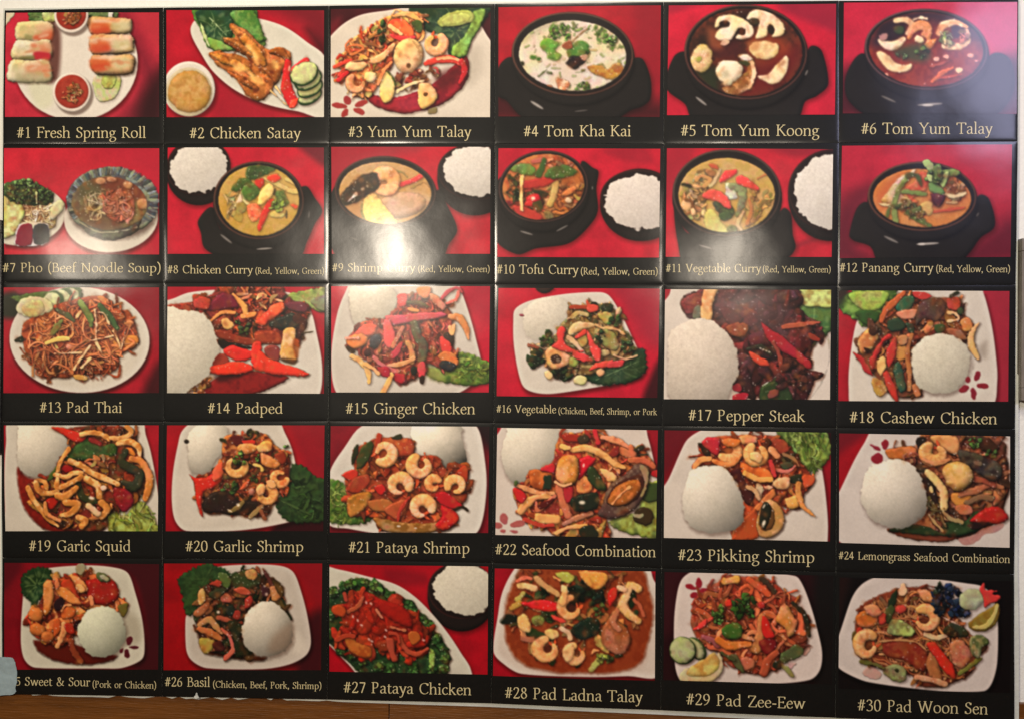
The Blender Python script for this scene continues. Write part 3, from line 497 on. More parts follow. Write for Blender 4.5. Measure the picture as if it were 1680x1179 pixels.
@dish(7)
def _():
    start(115, 'd62e42'); C.warm = 0; soft('90 -4 172 -4 172 118 158 118 150 30 110 10', 'b81c34', .6, 14); soft('48 96 66 86 90 108 70 116 40 116', 'e05c62', .6, 8)
    plate('-10 44 20 40 50 46 64 58 67 72 60 88 44 100 20 106 -10 96', 'e2dcc6', rim=4); plate(ell(116, 76, 51, 37, -4, 44), 'e2dac8', rim=8, sharp=True)
    B('bean_sprouts'); P('14 60 50 58 56 84 40 88 14 86', 'd0bc8c', R=4, tx=.2, sh=.2); tangle('14 60 52 58 56 84 40 87 14 85', ['eadcb4', 'e0cc9c', 'f0e6c8', 'd0b888'], 70, (.9, 1.7), 20, 8, sh=.2, sp=.1); P('-4 44 6 46 16 56 22 70 16 86 8 96 -4 96', 'c6c878', R=5, col2='d4d494', tx=.3); S('3 42 4 60', 1.6, 'c8c490')
    B('cilantro'); P('-3 44 8 36 18 34 26 35 34 40 44 42 52 48 54 58 40 62 20 60 6 56', '33512f', R=5, tx=.4, sh=.2, ro=2); herb(22, 46, 16, 110, '55784a', 1, 1.25, .75, .11, 0, .55); herb(44, 51, 9, 50, '46683e', 2, 1, .9, .17, 0, .55); herb(26, 56, 8, 24, '2c4a2e', 4, 1.6, .5, .2); S('35 48 35.5 60', 1.4, 'c0cca0')
    B('lime_wedge'); P('50 68 54 60 60 56 64 58 66 62 62 70 54 78 50 76', 'dcd2a0', R=5, amb=.6, tx=.15)
    B('dipping_sauce'); P('15 84 24 81 44 81 49 85 49 100 44 105 16 107 11 103', 'e6d8cc', R=2, amb=.75, n=4); P('17 85 30 83.5 29.5 104 13 104', '8e1c36', R=2, tx=.1, sh=0, n=3); P('33 84 48 83 48.5 98 45 103 32 103', '3e3c3e', R=2, tx=.15, sh=0, n=3)
    B('glass_bowl'); E(117, 58, 50, 37.5, 3, '5a5850', R=5, amb=.5, tx=.3, col2='8a8a80', sh=.6, off=(1, 4), sw=5); E(116, 76, 34, 24, 0, '55513f', R=8, tx=.2, sh=0, col2='6a664e')
    for i in range(84):
        a = math.radians(150 + i * 2.95); x, y = 117 + 45 * math.cos(a), 58 + 33 * math.sin(a); S((x - 3 * math.cos(a), y - 3 * math.sin(a), x + 4 * math.cos(a) + 1.5, y + 4 * math.sin(a)), 1.3 + (i % 3) * .5, ['a4a8a8', '4c545c', '848a8c', '3a444e', '74787a'][i * 7 % 5], sh=0, tx=.3, op=.8)
    B('noodle_soup'); E(114, 60, 41, 29, 4, '6c5c42', col2='7c6a4a', R=4, amb=.75, tx=.15, sh=0, n=40); clip(ell(114, 60, 41, 29, 4, 40), sharp=True)
    soft('96 30 150 34 152 56 120 50 96 40', '74382a', .85, 6); soft('80 40 100 34 108 50 96 60 84 56', '57553a', .8, 5); soft('86 70 120 76 140 76 110 90 90 84', '6a4c34', .8, 5)
    scatter('88 56 110 44 112 66 100 66', ['a89a6a', '8c8450', 'c0b088'], 22, (5, 11), (.9, 1.8), 3, chunk=.05, bend=1.2); P('108 60 116 50 128 46 138 50 142 60 140 72 126 80 114 76 106 68', 'bc6c50', R=7, tx=.3, col2='a85a3e', bl=1.3); scatter('108 50 128 46 138 56 136 76 116 76 106 66', ['c87a5c', 'b06048', 'd08a6a', 'a85c44'], 30, (6, 14), (2, 4.5), 5, sp=.2, dirn=80)
    tangle('84 56 96 46 112 50 114 72 100 82 90 76', ['b8a888', 'a89870', 'c8b898'], 16, (.8, 1.5), 30, 3, sh=.15)
    tangle('108 52 126 46 140 54 138 76 118 78 106 66', ['b0705c', 'bc8470', '9c5c4a'], 14, (1.6, 3), 24, 4, sh=.25)
    B('meatball')
    for x, y, rx, ry in ((105, 36, 6, 4), (117, 34, 6, 3.5), (134, 40, 5, 4), (151, 60, 7, 6)): E(x, y, rx, ry, 0, 'bd8a64', sp=.2, tx=.1)
    clip(); S('82 80 100 90 120 91 144 86', '1 1.6 1', 'aaa692', sh=0, op=.8)
@dish(8)
def _():
    start(114, 'd01c3a'); soft('140 -4 172 -4 172 20 156 12', '701626', .9, 5)
    rice_bowl(33, 21, 35, 30, -14, 1, 1, 11, 3)
    clay_pot(98, 57, 49, 42, 5, 4, 'd6ac50', 'c99a3c', '33 78 48 64 60 90 120 96 142 44 150 42 158 54 166 68 158 82 150 100 140 118 60 118 40 108 36 92', iy=0, iw=5.5, lip='54362a')
    soft('110 26 140 44 142 60 124 70 112 50', 'd6b060', .8, 6)
    scatter('62 54 76 46 78 58 70 80 66 80', ['e4cc80', 'dcc070', 'e8d89c'], 14, (8, 16), (2.5, 4.5), 3, sh=.2, dirn=110); S('80 48 84 58 88 61', 3, 'e8d494'); P('74 60 82 60 84 68 76 72', 'a8924e', R=3, tx=.2); P('70 68 80 70 80 80 71 76', 'c0aa48', R=3, sh=.1, op=.6)
    S('100 32 116 38 132 46 146 47', '2 5 5 3', 'e4c47c'); S('128 34 138 40', 3, 'dfc078'); E(118, 72, 8, 4, 0, 'dfc06c', sh=.1); E(128, 72, 1, 4, 0, '4a3a1c', sh=0)
    B('pepper_strip'); P('86 62 96 60 102 66 100 76 92 80 86 72', 'd86a3c', R=4, tx=.3, sh=.2, col2='e28a5c'); P('110 56 115 57 110 68 104 82 99 90 97 86 99 74 103 64', 'c02c22', R=4, sp=.4); P('94 36 102 33 104 40 98 44', 'b83028', R=3); P('108 32 118 28 122 33 116 37 110 36', 'c83c2a', R=3); P('132 61 140 62 138 66 134 64', 'c4482c', R=2)
    B('basil_leaf'); P('85 24 92 16 104 18 114 20 115 24 104 30 94 34 86 34', '2c4a26', R=5, tx=.3, sp=.1); P('70 42 78 34 88 34 90 40 82 44 76 47 69 46', '2f4c22', R=4, tx=.3, sp=.1); P('80 46 86 38 94 40 100 46 96 54 88 58 82 54', '3c6626', R=6, tx=.25, sp=.1); P('115 48 124 46 128 54 130 60 120 66 112 66 116 56', '4a6a34', R=3, tx=.5); herb(118, 62, 7, 8, '62843c', 4); S('116 44 114 50', 2, '2c2a18')
    B('mushroom_slice'); P('97 60 99 50 104 42 110 38 114 44 112 52 106 58 100 61', 'e6c87c', R=5, amb=.55, sp=.2, sh=.6)
    clip(); B('bowl_highlight'); glint(63, 98, 7.6, 1.2, 38, 0.43); glint(104, 108.5, 8.5, 0.9, -4, 0.58); glint(152, 72, 0.68, 3.8, 6, 0.32)
@dish(9)
def _():
    start(114, 'cc2038'); soft('-4 -4 100 -4 80 8 20 30 -4 40', '9e1a2c', .6, 8)
    rice_bowl(152, 27, 40, 30, 4, 4, -2, 16, 6)
    clay_pot(57, 48, 54, 38, 6, 4, 'd8ae70', 'd09a5c', '-4 60 8 40 20 80 90 80 112 46 122 62 133 88 124 104 116 118 10 118 -4 96', iy=1, iw=5, lip='4a3028')
    soft('6 64 30 60 34 80 20 78', 'c88c50', .7, 5); E(74, 62, 26, 14, -8, 'dcb288', R=10, tx=.12, sh=.2, col2='d09c74'); S('60 24 74 27 80 32', 1.2, '9a8a50', sh=0); S('84 44 98 38 106 46', 2, 'b88a48', sh=.1)
    B('pepper_strip'); P('70 38 84 34 94 29 98 31 90 37 80 41 71 43', 'c83c3c', R=3)
    shrimp(57, 38, 10, 15, -160, 130, 'e2b284', 'd29a6c', dot='b07a50', seg=4); B('shrimp'); P('46 46 54 40 70 40 68 50 60 53 50 51', 'e0ac80', R=5, tx=.15, sh=.4)
    B('squash_wedge'); P('33 58 40 50 46 50 56 62 66 75 70 82 56 85 40 84 34 76 32 66', 'd6c678', R=5, amb=.7, tx=.12, sh=.4); S('33 58 32 68 36 80', 1.4, '6a6a34', sh=0)
    B('mussel'); P('7 57 14 46 24 36 36 29 46 27 50 32 50 41 44 48 34 55 22 60 12 62', '2e261e', R=7, sp=.15, tx=.3); P('16 60 21 53 26 48 28 51 22 56', 'c8c0b0', R=1.5, tx=.5, sh=0); glint(33, 45, 2, 1.5, -30, .5); glint(38, 42, 1.2, 1.5, -30, .4)
    clip(); B('bowl_highlight'); glint(24, 98, 4.2, 0.75, 20, 0.29); glint(64, 102, 5.1, 0.6, -10, 0.25)
@dish(10)
def _():
    start(113, 'cf1c3a'); soft('110 2 150 -2 160 14 130 12', '8e1428', .5, 5)
    rice_bowl(148, 53, 42, 31, 6, 2, 4, 12, 9, 'e0d6c8')
    clay_pot(47, 40, 47, 37.5, 5, -8, 'c8683a', 'd07c44', '-4 44 6 30 30 66 80 60 86 14 98 20 104 24 102 42 104 62 100 74 84 92 70 100 40 104 20 110 -4 92', iy=0, iw=4.5, lip='46302a')
    scatter('60 30 86 28 88 46 74 62 54 72 52 54', ['dc9c54', 'c87c3c', 'e2b06c', 'd08844', 'b8602c'], 40, (7, 16), (3, 6), 7, sp=.4, bend=.6); E(73, 54, 4, 3.6, 0, 'ecc88c'); S('60 36 58 48 54 58', '8 8 6', 'd8b060', sp=.2); soft('68 30 86 26 86 36 70 38', 'c06028', .7, 4)
    scatter('10 36 30 38 50 60 46 72 30 72 12 60', ['c23c30', 'b4302c', 'd87a4c', '3a3018', 'd0a460', 'c84a38'], 36, (5, 12), (2.5, 4.5), 4, sp=.3)
    P('16 60 30 62 46 70 44 76 30 75 20 70', 'c43a30', R=4, sp=.2); P('27 34 44 31 60 29 62 33 46 40 28 42', 'c4342c', R=4, sp=.2); scatter('52 8 76 12 80 22 52 24', ['c8603c', 'd68a60', 'b84a34'], 12, (8, 16), (2, 4), 2); S('36 14 46 12', 4, 'c8645a')
    B('basil_leaf'); P('12 22 20 16 32 16 38 22 36 28 24 27', '4c7034', R=5, tx=.25); P('48 28 56 20 68 17 82 24 70 30 56 32', '35562c', R=5, tx=.25, sp=.1); P('46 10 50 12 48 22 44 30 38 28 42 20', '2f4c24', R=3); scatter('10 28 24 28 24 36 12 36', ['5a5030', '3a4422', '8a7a50'], 12, (3, 7), (1.5, 3), 3); scatter('14 46 26 44 26 52 14 54', ['26301c', '3a4422'], 8, (4, 8), (2, 3), 9)
    B('bamboo_strip'); P('22.5 28 26 28 26.5 66 22.5 66', 'd8b878', R=2, sharp=True)
    B('pepper'); P('30 46 40 43 52 46 50 52 40 50 30 50', '2c2a18', R=3, sp=.2); E(37, 53, 7, 6, -10, 'b01c2c', sp=.5); glint(36.5, 52, 2, 1.6, 0, .9); E(33, 58, 5, 4, 0, 'b82a28'); P('36 58 44 54 46 62 42 66', '3a3a1c', R=2); P('48 66 56 66 58 72 50 73', '6a5a34', R=3, tx=.4)
    clip(); B('bowl_highlight'); glint(30, 88, 6.8, 0.98, 16, 0.43); glint(67, 83, 6.8, 0.9, -28, 0.4); glint(98, 41, 0.68, 1.7, 0, 0.36)
@dish(11)
def _():
    start(109, 'd0243c'); soft('-4 -4 30 -4 10 40 -4 50', 'a01c30', .6, 6); soft('100 -4 172 -4 172 4 130 8', '8c1a2c', .7, 5); soft('126 98 166 84 166 86 128 102', '8a1c2c', .6, 3)
    rice_bowl(167, 42, 44, 41, 4, 4, 2, 10, 12)
    clay_pot(61, 45, 55, 44, 5, 2, 'd8b064', 'ccA050', '8 62 14 74 24 86 96 86 118 60 126 66 128 86 131 100 122 110 22 118 12 94', iy=2, iw=6, lip='4c3830')
    scatter('18 38 40 20 50 24 40 44 40 70 20 68', ['dcc078', 'cfa860', 'e2cc90', 'c8905c', 'd8b878'], 40, (7, 16), (2.5, 5), 5, sh=.35); scatter('80 44 104 40 104 60 84 78', ['dcb26a', 'd0a058'], 14, (8, 18), (2, 4), 6, sh=.2); S('30 32 36 28 44 32 38 38', 4, 'd89a58'); S('54 22 48 34 44 38', '3 4 2', 'dcb888'); P('42 16 50 17 52 21 46 20', 'cc5838', R=2)
    P('60 36 66 36 72 50 60 50', 'd4c8a0', R=4, tx=.3); S('66 38 76 42 76 56 72 66', '6 9 8 5', '8a8c5c', tx=.25); P('46 54 56 52 66 58 68 66 58 70 50 62', '4a5438', R=4, tx=.4); P('54 66 62 64 66 68 60 72 54 70', '3c5434', R=3, sp=.3); P('40 64 48 62 56 74 64 84 50 86 40 80', 'd8cc74', R=5, sh=.2, tx=.12); S('84 52 86 62 82 76', '3 4 3', 'c87c44', sh=.2); S('92 30 100 26 104 24', 2, 'c8703c', sh=.2); S('78 64 72 76 76 82', 4, 'dcb880', sh=.2); E(67, 81, 5, 3, 0, '6a6a40', tx=.5, sh=.1); S('16 36 24 38', 2, '2c2818')
    B('mushroom'); E(20, 57, 6, 6, 0, 'cca070', R=5); S('15 60 20 66 26 62 26 54 20 52', '2 3 2', '6a4428'); E(27, 64, 3, 4, 0, 'd8b080')
    B('pepper_strip'); P('53 33 57 24 64 21 71 21 70 26 62 31 55 35', 'cc3438', R=4); P('70 30 76 27 84 32 94 40 93 42 84 39 74 36', 'd03c40', R=4); P('36 46 42 42 54 43 62 49 66 59 62 61 52 54 38 50', 'd64a44', R=5, sh=.5)
    clip(); B('bowl_highlight'); glint(40, 99, 6.8, 0.9, 16, 0.47); glint(89, 94, 2.5, 0.68, -26, 0.22)
@dish(12)
def _():
    start(111, 'c02844'); soft('-4 60 30 40 20 100 100 112 172 70 172 116 -4 116', '5e1426', .85, 14); soft('100 -4 172 -4 172 50', 'bb3a58', .5, 12); soft('30 40 10 56 20 70', '7a1a2e', .7, 8)
    clay_pot(80, 51, 54, 34.5, 5, 3, 'd8924c', 'd07c3c', '9 88 16 62 26 56 60 80 110 80 136 50 146 54 152 80 138 92 128 106 116 116 40 116 30 100 14 94', iy=1.5, iw=5.5, lip='5c3a2c')
    soft('34 50 44 36 60 28 66 40 50 56 40 64', 'd46a38', .85, 6); soft('86 46 124 36 128 56 110 66 86 60', 'cf7440', .7, 6); P('40 54 46 46 54 34 62 29 66 34 60 44 62 50 70 54 66 58 50 58', 'e2c488', R=5, tx=.25, col2='d4a05c', sh=.3); P('37 57 48 58 68 55 70 58 54 60 42 60', 'e4cc9c', R=2); S('70 27 74 22 78 22', 4, 'e8d4ac'); P('62 44 72 36 78 26 86 30 84 44 72 52 76 56 72 58', 'cf5c3c', R=4, tx=.2, col2='d87850'); soft('90 52 100 56 96 62 88 58', '5c2c2c', .9, 3)
    scatter('102 40 116 32 124 40 122 52 106 52', ['c8946c', 'a8643c', 'e0b88c', 'b87848'], 18, (7, 14), (2, 4), 3); S('103 49 112 51 122 48', '3 4 3', 'e8cca0'); S('104 57 114 57', 3, 'c8a070'); S('92 66 108 64 122 62', '2 4 2', 'cc5030'); P('80 58 90 56 90 68 80 68', 'd8ac64', R=4, sh=.1)
    B('string_bean'); S('66 31 58 42 53 56 54 75', '5 5 6 6', '54663a', col2='66784a', sp=.15); S('66 30 74 30 79 40', '5 5 2', '3c4a2e'); S('62 46 74 47 84 48', '6 5 4', '5c7440'); S('66 66 76 72 88 80', '6 6 5', '4c5c30', sp=.15); S('46 70 50 60 60 62', '3 4 4', '4a5630'); scatter('58 58 74 58 82 72 60 68', ['3e4a30', '5a6444', '8a7a50', '4c4428'], 16, (5, 12), (2, 3.5), 4)
    clip(); B('basil_sprig'); P('79 17 84 14 91 18 93 25 90 28 84 24', '7a9a68', R=3, tx=.2); P('92 20 98 20 100 30 96 40 90 40 86 30', '46663e', R=4, tx=.3); P('96 26 104 24 112 24 118 29 108 32 102 36', '587c50', R=4, tx=.3); P('96 34 104 26 107 26 104 36 100 42', '7a9a70', R=3); P('86 38 92 36 100 42 102 48 96 50 88 47', '4c7646', R=5, tx=.2); herb(92, 30, 8, 10, '3c5c36', 4); P('84 30 89 30 90 36 86 36', '8aa070', R=2); P('88 48 102 50 100 58 96 61 92 57', '4a2434', R=4, sp=.3, tx=.3)
    B('bowl_highlight'); glint(50, 93, 7.6, 1.2, 26, 0.43); glint(86, 97.5, 11, 1.1, -3, 0.65); glint(80, 97.8, 3.4, 1.2, 0, 0.58); glint(135, 69, 0.85, 2.2, 30, 0.25)
@dish(14)
def _():
    start(114, 'bf1c34')
    plate('-20 26 8 12 24 6 60 3 130 6 152 24 160 50 166 84 164 114 150 130 -20 130', rim=3)
    B('lettuce'); leaf('120 12 136 6 158 2 172 0 172 26 154 24 146 22 130 20', 'a8aa58', R=4, tx=.4, col2='8a9848'); P('154 14 172 8 172 26 158 22', '8a8a6a', R=3, tx=.3)
    B('sauce'); P('40 108 60 94 90 90 130 96 116 106 96 114 80 118 40 118', '941a18', R=5, col2='7c1214', tx=.1, sp=.15); soft('50 96 74 90 80 96 56 102', '3a0e0e', .85, 4)
    B('stir_fry'); scatter('0 20 26 16 28 8 46 10 54 -2 122 -2 126 18 150 18 150 34 140 44 146 50 140 62 128 60 110 60 60 60 52 46 46 34 34 26 0 26', ['7c2428', '8a3428', 'a84a30', '5a1c24', '6a2a20', 'b8602e', '3a3020', '96302c'], 90, (9, 22), (3, 6), 14, base='4a1618', chunk=.35, sp=.3)
    scatter('78 2 124 2 122 16 90 22', ['c8503c', 'd88a68', 'b03c34', 'e0b48c'], 18, (7, 16), (2.5, 4.5), 3); S('70 8 82 22 84 32', '4 7 4', 'd69a54', sp=.2); P('42 26 48 14 60 6 72 12 76 22 64 24', '6a1c2c', R=5, sp=.2, tx=.25); P('28 14 36 10 46 14 44 24 34 24 28 22', 'a83a2c', R=4, tx=.4); P('58 34 66 34 72 42 66 46 60 44', 'd0a060', R=4, sp=.2); S('45 38 58 28 72 28', '3 4 3', 'cf8a50'); S('80 32 92 30 94 28', '4 5 2', 'dc9058'); herb(76, 34, 5, 10, '2a4426', 3, .8, 1.5); herb(84, 45, 9, 12, '2c3a24', 5, 1.2, .6); P('94 38 104 28 112 20 122 17 125 22 120 30 110 36 104 42', 'd8402c', R=6, sp=.3, sh=.6, col2='e25a3a'); P('108 40 116 34 134 28 140 38 138 44 124 46 112 44', '1e2420', R=5, sp=.5, sh=.6); P('124 18 140 15 150 20 148 28 134 26', '5c2430', R=4, sp=.2); S('138 34 146 40 140 54', '8 8 5', '3a1c18', sp=.3); S('144 50 156 48', 1.6, '3a3020', sh=.1)
    P('50 46 64 48 80 54 94 56 96 62 84 63 66 58 54 54', '7a2c1c', R=4, sp=.3); P('92 50 104 47 118 48 124 56 122 62 108 62 96 62', '8e3a20', R=6, sp=.4, col2='7a2818'); P('56 58 80 62 92 66 70 68 58 66', '201814', R=3); P('104 66 116 62 122 70 118 80 108 78', '7a3430', R=4, sp=.3)
    B('mushroom_stem'); P('124 48 130 44 137 46 137 58 135 66 138 78 130 80 121 77 122 64', 'd4b488', R=4, amb=.5, sh=.6, col2='c89a60'); soft('135 56 141 58 140 76 136 74', 'a04a18', .8, 2); soft('122 76 138 78 136 83 124 80', '3a2008', .8, 2)
    B('pepper_strip'); P('60 68 70 63 82 66 92 70 90 77 76 80 66 76', 'c82420', R=5, sp=.4); P('50 76 60 72 66 80 62 84 50 86', '8a3028', R=3, sp=.3); P('92 60 100 60 100 72 96 84 90 80', 'd22c26', R=4, sp=.6); P('98 68 108 76 122 81 140 87 152 93 146 96 124 95 104 92 92 88 94 78', 'd0301f', R=6, sp=.4, sh=.6); P('43 86 56 84 74 80 90 84 92 90 70 94 48 93', 'd4301e', R=5, sp=.4, sh=.6); scatter('16 110 40 98 48 94 46 104 36 116 18 116', ['c08048', 'a8602c', 'd8a468', '7a3418'], 20, (2, 6), (1.5, 3), 4)
    rice('-20 24 18 25 36 28 46 38 52 54 56 70 48 82 44 94 30 106 16 116 -20 120', 'e9e1ca', R=30)
@dish(15)
def _():
    start(112, 'cf2040'); soft('140 10 172 -4 172 40', 'b01a34', .6, 8)
    plate('24 -6 130 -8 138 6 146 28 154 56 160 86 150 104 120 118 12 118 2 104 0 70 6 30 14 8', 'e0d8c8', rim=3, in_='d8cebe')
    rice('22 0 40 -6 60 0 70 12 66 26 52 36 36 42 24 38 20 22', 'e9dfc8', R=24)
    B('lettuce'); leaf('98 84 112 86 130 72 144 70 158 76 172 84 172 100 150 105 124 102 104 96', '7a9438', R=6, tx=.45, col2='56802a', n=5); scatter('132 76 150 74 170 88 168 100 140 102', ['7fa848', '5a8a30', '9aba58', '48742a'], 44, (4, 11), (.8, 2.4), 8, sh=.16, chunk=0, sp=.1); soft('98 84 114 88 120 100 104 96', 'a8a858', .7, 5)
    B('stir_fry'); scatter('18 54 34 38 56 34 68 26 72 10 86 8 100 4 112 12 122 22 128 30 130 60 134 80 124 90 104 82 98 90 88 98 74 102 58 94 50 90 30 70 18 64', ['9c4c48', '8a3434', 'b06a58', 'a84050', 'c08060', '7a4438', '6a2c30', 'b85048'], 130, (8, 18), (2, 4.5), 15, base='6e2828', chunk=.15, bend=.8, dirn=100)
    P('90 4 98 0 106 2 104 12 96 12', 'c87840', R=4); P('70 10 80 9 80 20 72 22', 'bc3434', R=3); S('82 17 94 18 102 22', '5 5 3', '4a4824'); S('82 24 92 26', 4, 'd08c54'); S('116 14 126 4 134 2 138 6', '4 4 2', 'b04858'); S('122 18 132 14 135 6', 3, 'c8686a'); P('104 8 112 10 122 20 118 26 108 18', 'c07a5a', R=4, tx=.3)
    P('58 32 76 30 100 28 118 27 124 31 112 34 84 38 66 42 60 38', 'b8485c', R=4, sp=.25, sh=.6); P('56 36 62 36 68 50 68 60 62 66 56 58', 'd05058', R=5, sh=.5); P('24 50 36 40 48 42 46 50 34 54', 'c85040', R=5); P('17 56 30 50 38 54 36 62 22 66', 'd07c44', R=5, sp=.2); S('16 55 28 55', 3, 'e0907a'); E(47, 58, 6, 8, 20, '2c2a34', sp=.4); E(38, 70, 4, 4, 0, '3a1c1c'); P('16 64 22 65 26 70 20 71', '3a2818', R=2)
    S('88 40 92 52 98 64 96 76', '8 9 11 10', '54503c', tx=.3, sp=.15); S('66 64 70 56 76 44', 5, 'b87058', tx=.3); S('82 60 86 70 86 80', 6, 'b88464', tx=.3); P('120 50 128 52 130 60 124 66', '2c1c14', R=3); P('116 54 126 60 128 70 118 70', 'c83838', R=4); P('62 74 70 62 76 60 72 72 66 78', 'b03448', R=3); S('60 84 76 82 88 76', 4, 'c89274'); S('46 76 58 86 70 90', 5, 'b86068'); P('114 74 124 68 134 76 134 84 122 82', 'c07048', R=4, tx=.3); E(124, 84, 9, 5.5, 8, '23282c', sp=.3); P('66 94 78 92 78 101 72 102', 'a01c30', R=3, sp=.4); P('50 86 62 86 62 96 54 95', '9a1c30', R=3, sp=.3); E(88, 89, 4, 5, 0, '20201a', sp=.2); P('92 82 99 80 100 94 94 96', 'c03c48', R=3); P('94 96 99 95 98 103 95 102', '2c1c14', R=1.5)
    B('onion_strip'); S('126 32 136 34 143 44 146 56', '6 8 6 3', 'cf9464', col2='c07c50'); S('126 44 128 50 130 42', 5, 'd8a878'); S('22 74 34 82 40 92 40 102', '5 6 6 2', 'd8b078', amb=.5); S('36 82 46 88 50 92', 5, 'd8a46c'); S('65 93 60 104 54 116', '4 6 7', 'd4a468')
@dish(16)
def _():
    start(114, 'cf1a3a'); C.warm = .06; soft('120 -4 172 -4 172 60 150 50 130 16', 'a01c34', .7, 10); soft('156 104 172 70 172 118 154 118', '3a0c14', .95, 5); soft('14 24 40 14 20 30', 'a01830', .5, 5)
    B('dish'); E(48, -2, 10, 7, 0, '3a2420', sp=.2)
    plate('16 36 18 22 34 13 70 6 106 4 116 8 128 26 140 50 150 72 152 90 130 98 96 105 58 111 40 110 28 104 22 88 17 60', 'e2d9c8', rim=4, in_='dcd2c0')
    rice('28 22 40 12 56 9 70 13 74 24 70 38 56 48 42 56 30 48 26 34', 'e9dfc8', R=24, sh=.15)
    B('petal_mark'); E(25, 29, 3, 1.6, 10, '9a3040', sh=0)
    B('lettuce'); leaf('92 92 110 84 140 66 152 62 156 74 154 88 138 98 118 101 104 100', '26452c', mid='104 96 148 76', vein='5a7a58', side=5, col2='1f3a24')
    B('stir_fry'); scatter('74 18 92 18 94 10 100 16 118 20 126 30 130 42 134 48 140 60 140 72 120 78 106 88 84 92 60 94 50 80 36 70 36 60 48 58 60 50 64 40 72 32', ['b49a68', 'c8ac78', '8a7a44', '9a8a54', 'd0b488', '5a5a30', 'a08858'], 90, (7, 15), (2.5, 5), 16, base='4a4428', chunk=.3)
    S('76 20 92 20', 4, '9a3c28'); S('78 30 84 26 92 28', 5, 'b49c64'); P('74 44 82 36 96 36 102 40 88 44 76 50', 'd0b484', R=4); S('74 52 84 60 92 72', '4 5 5', 'd0b098'); P('84 54 92 50 94 58 88 62', 'b09c58', R=3); S('102 38 110 42 116 41', 3.5, 'cfb070'); S('114 42 124 43 132 48', 4, 'd0ac70'); P('108 44 120 46 128 60 120 66 110 58', '8c8450', R=5, tx=.3); E(112, 68, 6, 4, 0, 'b0a070'); S('122 70 134 74 146 70', '3 4 2', 'c0a078'); E(113, 20, 7, 5, 0, '283420', tx=.5, sp=.2); E(100, 16, 3, 2, 0, '1c2018'); P('104 28 114 24 120 30 114 38', 'a89c54', R=4, tx=.3)
    B('broccoli'); herb(52, 54, 9, 20, '2f5a28', 1, .9, 1.); herb(42, 76, 10, 24, '1c3620', 2, 1, 1.1); herb(70, 89, 12, 24, '1e3220', 3, 1.2, .5); herb(122, 34, 6, 14, '2c4c28', 4); herb(106, 52, 6, 14, '2a4628', 5, 1, 1.2); herb(136, 60, 7, 16, '2a4826', 6)
    B('mushroom_slice'); P('50 66 58 61 70 66 77 72 74 80 64 85 56 84 51 74', 'd4a46c', R=6, tx=.25, sp=.2); P('56 72 62 69 67 74 64 79 58 79', '3a2418', R=2, sh=0); E(64, 76, 2, 2, 0, '6a5a54', sh=0); E(80, 77, 5, 5, 0, '8a9450', tx=.2); E(87, 96, 7, 5, 0, 'd0c48c', R=4); E(54, 91, 4, 5, -20, 'd6c498', R=3); E(108, 88, 4, 4, 0, 'd8a888'); P('32 58 44 62 42 64 32 62', '8a4a34', R=2)
    B('pepper_strip'); P('62 46 66 40 71 44 70 56 78 64 90 66 80 68 66 66 56 62 62 56', 'd03c38', R=4, sp=.3); P('80 52 86 46 92 43 92 48 84 53', 'd2433c', R=3); P('93 45 98 50 102 58 108 64 108 76 103 76 96 64', 'd84440', R=4, sp=.3); P('92 12 96 16 104 18 104 24 94 25', 'c84838', R=3); P('80 66 94 70 100 76 90 77 80 72', 'd03c40', R=3, sp=.2); P('96 86 104 78 118 75 122 74 118 81 104 84', 'd8443a', R=3, sp=.3); P('116 78 126 75 134 76 128 82 116 83', 'c0383c', R=3)
